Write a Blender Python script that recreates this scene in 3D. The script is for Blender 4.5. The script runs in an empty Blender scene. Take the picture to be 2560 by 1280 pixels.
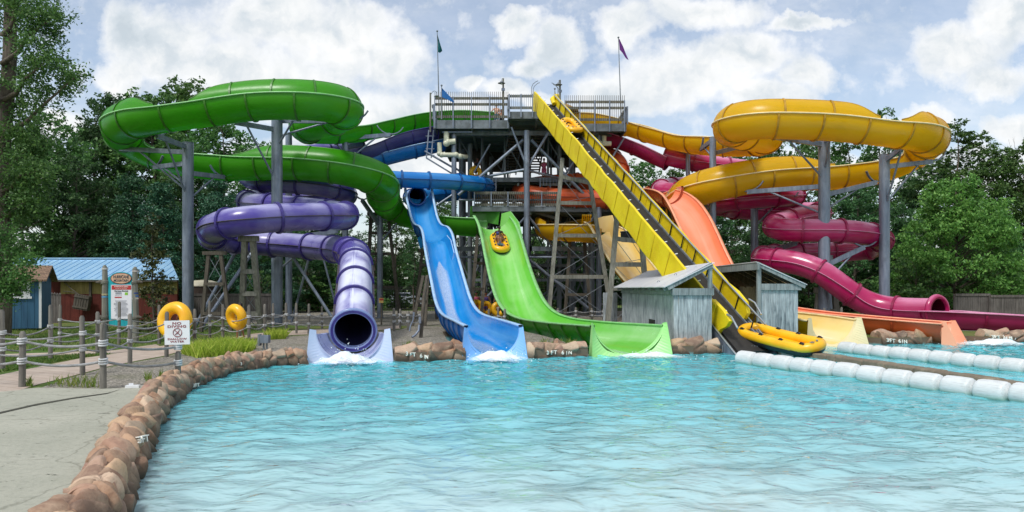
import bpy, bmesh, math, random
import numpy as np
from mathutils import Vector, Matrix, noise as mnoise

random.seed(7)
R_ = math.radians
scene = bpy.context.scene
COL = scene.collection
F_ = 1800.0
HZ = 722.0
EYE = 1.9
WATER = -0.25

def P(px, py, Y):
    """photo pixel + metres of depth -> a point in the place"""
    return Vector(((px - 1280.0) / F_ * Y, Y, EYE + (HZ - py) / F_ * Y))

def G(px, py, z=0.0):
    """photo pixel on the level z -> a point"""
    Y = (EYE - z) * F_ / (py - HZ)
    return Vector(((px - 1280.0) / F_ * Y, Y, z))

# ------------------------------------------------------------------ objects
def tag(o, label=None, cat=None, group=None, kind=None):
    if label: o['label'] = label
    if cat: o['category'] = cat
    if group: o['group'] = group
    if kind: o['kind'] = kind
    return o

def empty(name, loc=(0, 0, 0), label=None, cat=None, group=None, rz=0.0):
    o = bpy.data.objects.new(name, None)
    COL.objects.link(o)
    o.location = loc
    o.rotation_euler = (0, 0, rz)
    o.empty_display_size = 0.2
    return tag(o, label, cat, group)

def attach(o, parent):
    """parent so that world placement of mesh given in world coordinates stays"""
    if parent is not None:
        o.parent = parent
        m = Matrix.Translation(parent.location) @ parent.rotation_euler.to_matrix().to_4x4() if parent.parent is None else None
        if m is not None:
            o.matrix_parent_inverse = m.inverted()
    return o

def mesh_obj(name, verts, faces, mats, parent=None, smooth=False, midx=None, uvs=None, local=False, autosmooth=None):
    me = bpy.data.meshes.new(name)
    me.from_pydata([tuple(v) for v in verts], [], faces)
    if not isinstance(mats, (list, tuple)): mats = [mats]
    for m in mats: me.materials.append(m)
    if midx is not None:
        me.polygons.foreach_set('material_index', midx)
    if smooth is True:
        me.polygons.foreach_set('use_smooth', [True] * len(me.polygons))
    elif isinstance(smooth, (list, tuple)):
        me.polygons.foreach_set('use_smooth', list(smooth))
    if uvs is not None:
        ul = me.uv_layers.new(name='UVMap')
        li = np.zeros(len(me.loops), dtype=np.int32)
        me.loops.foreach_get('vertex_index', li)
        ul.data.foreach_set('uv', np.asarray(uvs, dtype=np.float32)[li].ravel())
    me.update()
    o = bpy.data.objects.new(name, me)
    COL.objects.link(o)
    if parent is not None:
        if local: o.parent = parent
        else: attach(o, parent)
    return o

class MB:
    """collects boxes, bars, tubes and lathes; build() links them as ONE mesh"""
    def __init__(s):
        s.v = []; s.f = []; s.m = []; s.s = []
    def add(s, vs, fs, mi=0, smooth=False):
        b = len(s.v)
        s.v.extend([Vector(v) for v in vs])
        for f in fs:
            s.f.append([i + b for i in f]); s.m.append(mi); s.s.append(smooth)
        return s
    def box(s, c, size, rz=0.0, mi=0, M=None):
        hx, hy, hz = size[0] / 2, size[1] / 2, size[2] / 2
        vs = [Vector((x, y, z)) for x in (-hx, hx) for y in (-hy, hy) for z in (-hz, hz)]
        if M is None: M = Matrix.Rotation(rz, 3, 'Z')
        vs = [M @ v + Vector(c) for v in vs]
        fs = [(0, 1, 3, 2), (4, 6, 7, 5), (0, 4, 5, 1), (2, 3, 7, 6), (0, 2, 6, 4), (1, 5, 7, 3)]
        return s.add(vs, fs, mi)
    def bar(s, p0, p1, w, h, up=(0, 0, 1), mi=0):
        p0 = Vector(p0); p1 = Vector(p1)
        t = (p1 - p0)
        if t.length < 1e-6: return s
        L = t.length; t.normalize()
        u = Vector(up)
        if abs(t.dot(u)) > 0.98: u = Vector((0, 1, 0))
        sd = t.cross(u).normalized(); u = sd.cross(t)
        M = Matrix((sd, t, u)).transposed()
        return s.box((p0 + p1) / 2, (w, L, h), M=M, mi=mi)
    def cyl(s, p0, p1, r0, r1=None, n=12, caps=True, mi=0, smooth=True):
        p0 = Vector(p0); p1 = Vector(p1)
        if r1 is None: r1 = r0
        t = (p1 - p0).normalized()
        a = Vector((0, 0, 1)) if abs(t.z) < 0.9 else Vector((1, 0, 0))
        x = t.cross(a).normalized(); y = t.cross(x)
        vs = []
        for p, r in ((p0, r0), (p1, r1)):
            for k in range(n):
                q = 2 * math.pi * k / n
                vs.append(p + (x * math.cos(q) + y * math.sin(q)) * r)
        fs = [(k, (k + 1) % n, n + (k + 1) % n, n + k) for k in range(n)]
        s.add(vs, fs, mi, smooth)
        if caps:
            s.add(vs[:n], [list(range(n))[::-1]], mi)
            s.add(vs[n:], [list(range(n))], mi)
        return s
    def tube(s, pts, r, n=8, mi=0, smooth=True, caps=True, closed=False):
        pts = [Vector(p) for p in pts]
        rs = r if isinstance(r, (list, tuple)) else [r] * len(pts)
        N = len(pts); vs = []
        prev = None
        for i, p in enumerate(pts):
            if closed: t = pts[(i + 1) % N] - pts[i - 1]
            else: t = pts[min(i + 1, N - 1)] - pts[max(i - 1, 0)]
            t.normalize()
            if prev is None:
                a = Vector((0, 0, 1)) if abs(t.z) < 0.9 else Vector((1, 0, 0))
                x = t.cross(a).normalized()
            else:
                x = (prev - t * prev.dot(t)).normalized()
            prev = x
            y = t.cross(x)
            for k in range(n):
                q = 2 * math.pi * k / n
                vs.append(p + (x * math.cos(q) + y * math.sin(q)) * rs[i])
        fs = []
        for i in range(N if closed else N - 1):
            j = (i + 1) % N
            for k in range(n):
                fs.append((i * n + k, i * n + (k + 1) % n, j * n + (k + 1) % n, j * n + k))
        s.add(vs, fs, mi, smooth)
        if caps and not closed:
            s.add(vs[:n], [list(range(n))[::-1]], mi)
            s.add(vs[-n:], [list(range(n))], mi)
        return s
    def lathe(s, c, prof, n=16, axis=(0, 0, 1), mi=0, smooth=True):
        """prof: list of (r, h)"""
        ax = Vector(axis).normalized()
        a = Vector((0, 0, 1)) if abs(ax.z) < 0.9 else Vector((1, 0, 0))
        x = ax.cross(a).normalized(); y = ax.cross(x)
        vs = []
        for r, h in prof:
            for k in range(n):
                q = 2 * math.pi * k / n
                vs.append(Vector(c) + ax * h + (x * math.cos(q) + y * math.sin(q)) * max(r, 1e-4))
        fs = []
        for i in range(len(prof) - 1):
            for k in range(n):
                fs.append((i * n + k, i * n + (k + 1) % n, (i + 1) * n + (k + 1) % n, (i + 1) * n + k))
        return s.add(vs, fs, mi, smooth)
    def sphere(s, c, r, n=12, m=8, sc=(1, 1, 1), mi=0):
        vs = []; fs = []
        for i in range(m + 1):
            th = math.pi * i / m
            for k in range(n):
                q = 2 * math.pi * k / n
                vs.append(Vector(c) + Vector((math.sin(th) * math.cos(q) * sc[0], math.sin(th) * math.sin(q) * sc[1], math.cos(th) * sc[2])) * r)
        for i in range(m):
            for k in range(n):
                fs.append((i * n + k, (i + 1) * n + k, (i + 1) * n + (k + 1) % n, i * n + (k + 1) % n))
        return s.add(vs, fs, mi, True)
    def build(s, name, mats, parent=None, local=False, label=None):
        o = mesh_obj(name, s.v, s.f, mats, parent, smooth=s.s, midx=s.m, local=local)
        if label: o['label'] = label
        return o

def copy_tree(o, parent=None):
    c = o.copy(); COL.objects.link(c)
    if parent is not None:
        c.parent = parent
    for ch in list(o.children):
        copy_tree(ch, c)
    return c

# ------------------------------------------------------------------ materials
def srgb(r, g, b):
    def f(c):
        c /= 255.0
        return c / 12.92 if c <= 0.04045 else ((c + 0.055) / 1.055) ** 2.4
    return (f(r), f(g), f(b), 1.0)

class NT:
    def __init__(s, tree):
        s.t = tree; s.n = tree.nodes; s.l = tree.links
    def new(s, typ, **kw):
        nd = s.n.new(typ)
        for k, v in kw.items():
            if k.startswith('i_'):
                key = k[2:]
                key = int(key) if key.isdigit() else key.replace('_', ' ')
                nd.inputs[key].default_value = v
            else: setattr(nd, k, v)
        return nd
    def link(s, a, b): s.l.new(a, b)
    def math(s, op, a, b=None, c=None, clamp=False):
        nd = s.n.new('ShaderNodeMath'); nd.operation = op; nd.use_clamp = clamp
        for i, v in enumerate((a, b, c)):
            if v is None: continue
            if isinstance(v, (int, float)): nd.inputs[i].default_value = v
            else: s.l.new(v, nd.inputs[i])
        return nd.outputs[0]
    def vmath(s, op, a, b=None, scale=None):
        nd = s.n.new('ShaderNodeVectorMath'); nd.operation = op
        for i, v in enumerate((a, b)):
            if v is None: continue
            if isinstance(v, (tuple, list, Vector)): nd.inputs[i].default_value = tuple(v)
            else: s.l.new(v, nd.inputs[i])
        if scale is not None:
            if isinstance(scale, (int, float)): nd.inputs['Scale'].default_value = scale
            else: s.l.new(scale, nd.inputs['Scale'])
        return nd
    def mix(s, fac, a, b, blend='MIX'):
        nd = s.n.new('ShaderNodeMix'); nd.data_type = 'RGBA'; nd.blend_type = blend
        nd.clamp_factor = True
        for key, v in ((0, fac), (6, a), (7, b)):
            if isinstance(v, (int, float)): nd.inputs[key].default_value = v
            elif isinstance(v, (tuple, list)): nd.inputs[key].default_value = tuple(v) if len(v) == 4 else tuple(v) + (1,)
            else: s.l.new(v, nd.inputs[key])
        return nd.outputs[2]
    def ramp(s, fac, stops):
        nd = s.n.new('ShaderNodeValToRGB')
        cr = nd.color_ramp
        while len(cr.elements) > 1: cr.elements.remove(cr.elements[-1])
        for i, (p, c) in enumerate(stops):
            e = cr.elements[0] if i == 0 else cr.elements.new(p)
            e.position = p
            if isinstance(c, (int, float)): c = (c, c, c, 1)
            e.color = c if len(c) == 4 else tuple(c) + (1,)
        s.l.new(fac, nd.inputs[0])
        return nd.outputs[0]
    def noise(s, vec, scale, detail=3, rough=0.55, dist=0.0):
        nd = s.n.new('ShaderNodeTexNoise')
        nd.inputs['Scale'].default_value = scale; nd.inputs['Detail'].default_value = detail
        nd.inputs['Roughness'].default_value = rough; nd.inputs['Distortion'].default_value = dist
        if vec is not None: s.l.new(vec, nd.inputs['Vector'])
        return nd.outputs['Fac']

def new_mat(name):
    m = bpy.data.materials.new(name); m.use_nodes = True
    nt = NT(m.node_tree)
    for nd in list(nt.n): nt.n.remove(nd)
    out = nt.new('ShaderNodeOutputMaterial')
    bs = nt.new('ShaderNodeBsdfPrincipled')
    nt.link(bs.outputs[0], out.inputs[0])
    return m, nt, bs, out

def coords(nt, kind='Object', scale=None):
    tc = nt.new('ShaderNodeTexCoord')
    v = tc.outputs[kind]
    if scale is not None:
        v = nt.vmath('MULTIPLY', v, scale).outputs[0]
    return v

def geo_pos(nt, scale=None):
    g = nt.new('ShaderNodeNewGeometry')
    v = g.outputs['Position']
    if scale is not None: v = nt.vmath('MULTIPLY', v, scale).outputs[0]
    return v

def bump(nt, bs, h, strength=0.3, dist=0.02):
    b = nt.new('ShaderNodeBump'); b.inputs['Strength'].default_value = strength; b.inputs['Distance'].default_value = dist
    nt.link(h, b.inputs['Height']); nt.link(b.outputs[0], bs.inputs['Normal'])
    return b

def simple(name, col, rough=0.6, var=0.15, scale=3.0, stretch=None, metal=0.0, bmp=0.0, spec=0.5, col2=None, dirt=None, dirt_scale=0.8, detail=4):
    """base colour with a noise variation towards col2 (wear / weathering), optional dirt patches and bump"""
    m, nt, bs, out = new_mat(name)
    pos = geo_pos(nt, stretch)
    n = nt.noise(pos, scale, detail, 0.6)
    c2 = col2 if col2 else tuple(min(1, c * (1 - var * 1.6)) for c in col[:3]) + (1,)
    c1 = col if col2 else tuple(min(1, c * (1 + var)) for c in col[:3]) + (1,)
    fac = nt.ramp(n, [(0.35, 0.0), (0.65, 1.0)])
    c = nt.mix(fac, c1, c2)
    if dirt:
        d = nt.noise(geo_pos(nt), dirt_scale, 5, 0.65)
        c = nt.mix(nt.ramp(d, [(0.52, 0.0), (0.75, 0.7)]), c, dirt)
    nt.link(c, bs.inputs['Base Color'])
    bs.inputs['Roughness'].default_value = rough
    bs.inputs['Metallic'].default_value = metal
    bs.inputs['Specular IOR Level'].default_value = spec
    if bmp > 0:
        n2 = nt.noise(pos, scale * 3, 4, 0.6)
        bump(nt, bs, n2, bmp, 0.02)
    return m

MAT = {}
def make_slide_mat(name, col, faded, rough=0.22, fade=0.5, fscale=(0.35, 2.2), trans=0.0, up_pale=0.0, streak=0.5):
    """gel coat fibreglass: faded in streaks along the slide; on drop chutes they paint in glossy reflections"""
    m, nt, bs, out = new_mat(name)
    uv = coords(nt, 'UV')
    v = nt.vmath('MULTIPLY', uv, (fscale[0], fscale[1], 1)).outputs[0]
    n = nt.noise(v, 1.0, 3, 0.5, 0.4)
    n2 = nt.noise(geo_pos(nt), 0.7, 3, 0.5)
    s = nt.math('ADD', nt.math('MULTIPLY', n, streak), nt.math('MULTIPLY', n2, 1 - streak))
    f = nt.ramp(s, [(0.42, 0.0), (0.62, 1.0)])
    f = nt.math('MULTIPLY', f, fade)
    if up_pale > 0:   # paler colour on up-facing parts of the shell, broken by noise
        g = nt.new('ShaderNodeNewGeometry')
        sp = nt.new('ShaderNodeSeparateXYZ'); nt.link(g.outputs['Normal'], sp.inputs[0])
        up = nt.math('MULTIPLY', nt.ramp(sp.outputs[2], [(0.25, 0.0), (0.8, 1.0)]), up_pale)
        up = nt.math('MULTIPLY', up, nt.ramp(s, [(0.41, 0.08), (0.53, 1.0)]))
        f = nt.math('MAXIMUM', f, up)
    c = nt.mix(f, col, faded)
    # faint panel grime
    gr = nt.noise(nt.vmath('MULTIPLY', uv, (0.9, 6.0, 1)).outputs[0], 1.0, 3, 0.6)
    c = nt.mix(nt.ramp(gr, [(0.55, 0.0), (0.9, 0.35)]), c, tuple(x * 0.55 for x in col[:3]) + (1,))
    nt.link(c, bs.inputs['Base Color'])
    bs.inputs['Roughness'].default_value = rough
    rr = nt.math('ADD', nt.math('MULTIPLY', f, 0.25), rough)
    nt.link(rr, bs.inputs['Roughness'])
    bs.inputs['Specular IOR Level'].default_value = 0.5
    # slight waviness of the laminate
    b = nt.noise(geo_pos(nt), 2.2, 2, 0.5)
    bump(nt, bs, b, 0.12, 0.05)
    if trans > 0:
        tr = nt.new('ShaderNodeBsdfTranslucent'); nt.link(c, tr.inputs['Color'])
        mx = nt.new('ShaderNodeMixShader'); mx.inputs[0].default_value = trans
        nt.link(bs.outputs[0], mx.inputs[1]); nt.link(tr.outputs[0], mx.inputs[2])
        nt.link(mx.outputs[0], out.inputs[0])
    MAT[name] = m
    return m

def wood(name, c1, c2, rough=0.85, axis='z', scale=1.0):
    m, nt, bs, out = new_mat(name)
    st = {'z': (14, 14, 1.0), 'x': (1.0, 14, 14), 'y': (14, 1.0, 14)}[axis]
    n = nt.noise(geo_pos(nt, tuple(a * scale for a in st)), 1.0, 5, 0.65, 0.6)
    n2 = nt.noise(geo_pos(nt), 1.1, 4, 0.6)
    s = nt.math('ADD', nt.math('MULTIPLY', n, 0.65), nt.math('MULTIPLY', n2, 0.35))
    nt.link(nt.ramp(s, [(0.36, c1), (0.64, c2)]), bs.inputs['Base Color'])
    bs.inputs['Roughness'].default_value = rough
    bs.inputs['Specular IOR Level'].default_value = 0.25
    bump(nt, bs, n, 0.35, 0.01)
    MAT[name] = m
    return m

# steel, timber, concrete and so on
MAT['steel'] = simple('galvanised_steel', srgb(140, 150, 165), 0.42, 0.1, 2.0, stretch=(3, 3, 0.5), metal=0.35, col2=srgb(112, 122, 138), dirt=srgb(80, 84, 88), bmp=0.05)
MAT['steel_dark'] = simple('weathered_steel', srgb(134, 142, 148), 0.5, 0.1, 2.0, stretch=(3, 3, 0.5), metal=0.15, col2=srgb(104, 112, 120), dirt=srgb(80, 80, 76))
MAT['deck_steel'] = simple('deck_steel', srgb(120, 128, 134), 0.55, 0.1, 1.6, metal=0.2, col2=srgb(88, 95, 98), dirt=srgb(58, 60, 56), dirt_scale=1.5)
MAT['chrome'] = simple('rail_tube', srgb(190, 195, 198), 0.25, 0.05, 3, metal=0.8)
wood('timber', srgb(92, 92, 84), srgb(146, 146, 136))
wood('timber_dark', srgb(62, 58, 52), srgb(102, 96, 86))
wood('timber_grey', srgb(96, 104, 106), srgb(160, 168, 168), scale=1.2)
wood('shed_board', srgb(100, 110, 116), srgb(196, 204, 206), scale=1.6)
wood('fence_post', srgb(78, 76, 72), srgb(136, 132, 124))
wood('picket', srgb(72, 68, 66), srgb(118, 112, 108))
wood('balk', srgb(96, 92, 84), srgb(150, 146, 138), axis='x')
MAT['white_paint'] = simple('white_paint', srgb(226, 228, 230), 0.5, 0.04, 4)
MAT['black_rubber'] = simple('black_rubber', srgb(34, 34, 36), 0.6, 0.2, 8, bmp=0.1)
MAT['belt'] = simple('belt_rubber', srgb(46, 44, 42), 0.8, 0.2, 5, col2=srgb(34, 33, 32), bmp=0.2)
MAT['pvc'] = simple('cream_pipe', srgb(205, 205, 180), 0.4, 0.05, 3, dirt=srgb(120, 124, 105))
MAT['rope'] = None
# ================================================================== camera, sun, sky
cam_d = bpy.data.cameras.new('camera')
cam = bpy.data.objects.new('camera', cam_d); COL.objects.link(cam)
cam.location = (0, 0, EYE); cam.rotation_euler = (R_(90), 0, 0)
cam_d.sensor_width = 36.0; cam_d.lens = 36.0 * F_ / 2560.0
cam_d.shift_y = (HZ - 640.0) / 2560.0
cam_d.clip_start = 0.1; cam_d.clip_end = 3000
scene.camera = cam
scene.render.engine = 'CYCLES'
scene.view_settings.view_transform = 'Standard'
scene.view_settings.look = 'None'
scene.view_settings.gamma = 1.0
scene.view_settings.exposure = 0.62
try:
    scene.cycles.use_denoising = True
    scene.cycles.denoiser = 'OPENIMAGEDENOISE'
    scene.cycles.max_bounces = 8
    scene.cycles.diffuse_bounces = 3
    scene.cycles.glossy_bounces = 4
    scene.cycles.transmission_bounces = 4
    scene.cycles.transparent_max_bounces = 12
    scene.cycles.caustics_reflective = False
    scene.cycles.caustics_refractive = False
    scene.cycles.sample_clamp_indirect = 6.0
except Exception:
    pass

SUN_AZ = R_(215)       # clockwise from +Y (north): behind and to the left of the camera
SUN_EL = R_(56)
sd = Vector((math.sin(SUN_AZ) * math.cos(SUN_EL), math.cos(SUN_AZ) * math.cos(SUN_EL), math.sin(SUN_EL)))
sun_d = bpy.data.lights.new('sun', 'SUN'); sun_d.energy = 1.6; sun_d.angle = R_(10.0); sun_d.color = (1.0, 0.975, 0.93)
sun = bpy.data.objects.new('sun', sun_d); COL.objects.link(sun)
sun.rotation_euler = (-sd).to_track_quat('-Z', 'Y').to_euler()
sun.location = (0, 0, 50)

w = bpy.data.worlds.new('World'); scene.world = w; w.use_nodes = True
nt = NT(w.node_tree)
for nd in list(nt.n): nt.n.remove(nd)
wout = nt.new('ShaderNodeOutputWorld')
sky = nt.new('ShaderNodeTexSky', sky_type='NISHITA')
sky.sun_disc = False; sky.sun_elevation = SUN_EL; sky.sun_rotation = SUN_AZ
sky.air_density = 1.0; sky.dust_density = 1.6; sky.ozone_density = 1.2
tc = nt.new('ShaderNodeTexCoord')
dirv = tc.outputs['Generated']
sp = nt.new('ShaderNodeSeparateXYZ'); nt.link(dirv, sp.inputs[0])
ay = nt.math('MAXIMUM', nt.math('ABSOLUTE', sp.outputs[1]), 0.12)
u = nt.math('DIVIDE', sp.outputs[0], ay)
v = nt.math('DIVIDE', sp.outputs[2], ay)
cmb = nt.new('ShaderNodeCombineXYZ'); nt.link(u, cmb.inputs[0]); nt.link(v, cmb.inputs[1])
uv0 = cmb.outputs[0]
# billowing edges: warp the cloud plane with noise
wn = nt.new('ShaderNodeTexNoise'); wn.inputs['Scale'].default_value = 9.0; wn.inputs['Detail'].default_value = 6; wn.inputs['Roughness'].default_value = 0.6
nt.link(uv0, wn.inputs['Vector'])
wv = nt.vmath('SUBTRACT', wn.outputs['Color'], (0.5, 0.5, 0.5)).outputs[0]
wv = nt.vmath('SCALE', wv, scale=0.085).outputs[0]
uvw = nt.vmath('ADD', uv0, wv).outputs[0]
blobs = [(320, 70, 95, 95), (300, 180, 80, 60), (420, 110, 130, 130), (560, 170, 150, 90), (700, 50, 220, 110), (860, 90, 190, 120), (980, 140, 110, 90), (680, 210, 260, 90), (1000, 300, 260, 90),
         (1180, 215, 42, 30), (1270, 235, 75, 36), (1350, 255, 60, 30), (1290, 60, 70, 45), (1390, 110, 75, 70), (1330, 165, 70, 35), (1570, 50, 90, 70), (1760, 20, 190, 55), (1860, 130, 170, 75),
         (1700, 190, 230, 85), (2010, 185, 75, 60), (1540, 235, 150, 60), (1900, 250, 150, 60), (2390, 130, 140, 85), (2520, 50, 130, 90), (2490, 190, 120, 60), (2530, 310, 80, 50), (2330, 285, 90, 45),
         (150, 315, 80, 55), (40, 420, 180, 90), (900, 430, 500, 110), (1500, 440, 400, 120), (2300, 420, 500, 70), (2010, 60, 120, 20), (2150, 300, 80, 40)]
dens = None
for (bx, by, rx, ry) in blobs:
    c = ((bx - 1280) / F_, (HZ - by) / F_, 0)
    d = nt.vmath('SUBTRACT', uvw, c).outputs[0]
    d = nt.vmath('MULTIPLY', d, (F_ / (rx * 1.04), F_ / (ry * 1.04), 0)).outputs[0]
    ln = nt.vmath('LENGTH', d).outputs['Value']
    dens = ln if dens is None else nt.math('SMOOTH_MIN', dens, ln, 0.25)
dens = nt.math('SUBTRACT', 1.0, dens)                # >0 inside
# the rest of the sky dome carries broken cloud too
fb = nt.noise(uvw, 1.6, 6, 0.6)
v_hi = nt.ramp(nt.math('MULTIPLY', v, 0.8), [(0.36, 0.0), (0.5, 1.0)])
wide = nt.math('MULTIPLY', nt.math('SUBTRACT', fb, 0.47), nt.math('MULTIPLY', v_hi, 4.0))
dens = nt.math('MAXIMUM', dens, wide)
fine = nt.noise(uv0, 22.0, 6, 0.62)
dens = nt.math('ADD', nt.math('ADD', dens, 0.06), nt.math('MULTIPLY', nt.math('SUBTRACT', fine, 0.5), 0.85))
alpha = nt.ramp(dens, [(0.0, 0.0), (0.06, 0.22), (0.2, 0.55), (0.42, 0.9), (0.7, 1.0)])
# thin veil everywhere
veil = nt.noise(nt.vmath('MULTIPLY', uv0, (1.0, 2.2, 1)).outputs[0], 3.0, 6, 0.65)
alpha = nt.math('MAXIMUM', alpha, nt.ramp(veil, [(0.34, 0.16), (0.52, 0.30), (0.72, 0.64)]))
# cloud brightness: bright rims and tops, grey thick cores and undersides
up = nt.vmath('ADD', uvw, (-0.012, 0.028, 0)).outputs[0]
n_a = nt.noise(uvw, 7.5, 6, 0.58); n_b = nt.noise(up, 7.5, 6, 0.58)
relief = nt.math('ADD', nt.math('MULTIPLY', nt.math('SUBTRACT', n_a, n_b), 2.0), 0.72)
core = nt.math('MULTIPLY', nt.ramp(dens, [(0.25, 0.0), (0.95, 1.0)]), nt.ramp(nt.noise(uvw, 4.5, 4, 0.55), [(0.35, 0.08), (0.62, 0.55)]))
lum = nt.math('SUBTRACT', relief, core, clamp=True)
ccol = nt.ramp(lum, [(0.0, (0.54, 0.61, 0.67, 1)), (0.3, (0.64, 0.70, 0.75, 1)), (0.6, (0.84, 0.86, 0.87, 1)), (0.85, (0.95, 0.955, 0.96, 1))])
skc = nt.mix(1.0, sky.outputs[0], (1.0, 1.0, 0.985), 'MULTIPLY')
bg1 = nt.new('ShaderNodeBackground'); nt.link(skc, bg1.inputs[0]); bg1.inputs[1].default_value = 0.112
bg2 = nt.new('ShaderNodeBackground'); nt.link(ccol, bg2.inputs[0]); bg2.inputs[1].default_value = 0.72
mx = nt.new('ShaderNodeMixShader'); nt.link(alpha, mx.inputs[0]); nt.link(bg1.outputs[0], mx.inputs[1]); nt.link(bg2.outputs[0], mx.inputs[2])
nt.link(mx.outputs[0], wout.inputs[0])
w.cycles.sampling_method = 'MANUAL'
w.cycles.sample_map_resolution = 1024

# ================================================================== ground, deck, path, gravel, pool
def smooth_poly(pts, n=6, closed=False):
    out = []
    N = len(pts)
    for i in range(N if closed else N - 1):
        p0 = pts[(i - 1) % N] if closed or i > 0 else pts[i]
        p1 = pts[i]; p2 = pts[(i + 1) % N]
        p3 = pts[(i + 2) % N] if closed or i + 2 < N else p2
        for k in range(n):
            t = k / n
            out.append(0.5 * ((2 * p1) + (p2 - p0) * t + (2 * p0 - 5 * p1 + 4 * p2 - p3) * t * t + (3 * p1 - p0 - 3 * p2 + p3) * t ** 3))
    if not closed: out.append(pts[-1])
    return out

left_edge_px = [(298, 1340), (326, 1240), (354, 1165), (388, 1085), (425, 1015), (475, 975), (540, 945), (610, 926), (690, 915), (770, 909)]
left_edge = smooth_poly([G(x, y, WATER) for x, y in left_edge_px], 5)
left_edge = [Vector((-3.2, 4.2, WATER)), Vector((-3.4, 5.0, WATER))] + left_edge
def V0(x, y): return Vector((x, y, WATER))
back_edge = [G(985, 904, WATER), G(1165, 899, WATER), G(1310, 896, WATER), G(1470, 891, WATER), G(1670, 885, WATER), G(1790, 882, WATER)]
N_PUR = [V0(-5.9, 23.7), V0(-4.2, 23.7)]; N_BLU = [V0(-2.45, 27), V0(-3.1, 32), V0(-1.35, 32.3), V0(-.5, 27)]
N_GRN = [V0(1.3, 29), V0(-.3, 35.6), V0(2.4, 36.2), V0(4.0, 29)]
N_YEL = [V0(11.0, 27.4), V0(9.7, 31), V0(11.9, 32), V0(13.9, 28.4)]; N_ORA = [V0(15.6, 30), V0(14, 31.6), V0(16, 32.2), V0(18.0, 29.8)]
right_edge = [Vector((8.2, 27.2, WATER)), G(2000, 868, WATER), G(2200, 861, WATER), G(2330, 859, WATER), G(2470, 858, WATER), Vector((21, 28.7, WATER)), Vector((36, 28.8, WATER))]
front_edge = [Vector((36, 2.2, WATER)), Vector((-2.6, 2.2, WATER))]
pool_outline = left_edge + back_edge + right_edge + front_edge
def push_out(pts, d):
    out = []
    for i, p in enumerate(pts):
        t = (pts[min(i + 1, len(pts) - 1)] - pts[max(i - 1, 0)]); t.z = 0; t.normalize()
        out.append(p + Vector((-t.y, t.x, 0)) * d)
    return out
left_out = push_out(left_edge, 0.24)
hole_outline = left_out + N_PUR + back_edge[:2] + N_BLU + back_edge[2:4] + N_GRN + back_edge[4:] + right_edge[:2] + N_YEL + right_edge[2:4] + N_ORA + right_edge[4:] + front_edge

def flat_fill(name, outer, holes, z, mat, kind='structure', label=None):
    bm = bmesh.new()
    for loop in [outer] + holes:
        vs = [bm.verts.new((p[0], p[1], z)) for p in loop]
        for i in range(len(vs)): bm.edges.new((vs[i], vs[(i + 1) % len(vs)]))
    bmesh.ops.triangle_fill(bm, use_beauty=True, use_dissolve=False, edges=bm.edges[:])
    for f in bm.faces:
        if f.normal.z < 0: f.normal_flip()
    me = bpy.data.meshes.new(name); bm.to_mesh(me); bm.free()
    me.materials.append(mat)
    o = bpy.data.objects.new(name, me); COL.objects.link(o)
    if kind: o['kind'] = kind
    return o

# materials of the ground
m, nt, bs, out = new_mat('turf')
pos = geo_pos(nt)
n1 = nt.noise(pos, 0.5, 5, 0.6); n2 = nt.noise(pos, 9.0, 4, 0.7)
c = nt.mix(nt.ramp(n1, [(0.4, 0.0), (0.66, 1.0)]), srgb(84, 112, 50), srgb(122, 118, 72))
c = nt.mix(nt.ramp(n2, [(0.4, 0.0), (0.7, 0.8)]), c, srgb(50, 74, 30))
nt.link(c, bs.inputs['Base Color']); bs.inputs['Roughness'].default_value = 0.9; bs.inputs['Specular IOR Level'].default_value = 0.15
bump(nt, bs, n2, 0.8, 0.05); MAT['turf'] = m

m, nt, bs, out = new_mat('pool_deck_concrete')
pos = geo_pos(nt)
n1 = nt.noise(pos, 0.55, 6, 0.6); n2 = nt.noise(pos, 14.0, 4, 0.7)
n3 = nt.noise(nt.vmath('MULTIPLY', pos, (1, 2.4, 1)).outputs[0], 4.6, 6, 0.72, 0.8)
c = nt.mix(nt.ramp(n1, [(0.35, 0.0), (0.68, 1.0)]), srgb(168, 167, 152), srgb(148, 149, 134))
c = nt.mix(nt.ramp(n2, [(0.45, 0.0), (0.8, 0.5)]), c, srgb(116, 118, 106))
c = nt.mix(nt.ramp(n3, [(0.61, 0.0), (0.66, 0.85)]), c, srgb(66, 68, 56))
vor = nt.new('ShaderNodeTexVoronoi', feature='DISTANCE_TO_EDGE'); vor.inputs['Scale'].default_value = 0.33
wv_ = nt.new('ShaderNodeTexNoise'); wv_.inputs['Scale'].default_value = 2.5; wv_.inputs['Detail'].default_value = 4
nt.link(pos, wv_.inputs['Vector'])
nt.link(nt.vmath('ADD', pos, nt.vmath('SCALE', wv_.outputs['Color'], scale=0.5).outputs[0]).outputs[0], vor.inputs['Vector'])
c = nt.mix(nt.ramp(vor.outputs['Distance'], [(0.0, 0.5), (0.008, 0.0)]), c, srgb(92, 92, 78))
nt.link(c, bs.inputs['Base Color']); bs.inputs['Roughness'].default_value = 0.8
bump(nt, bs, nt.math('ADD', n2, n1), 0.35, 0.03); MAT['deck'] = m

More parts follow.
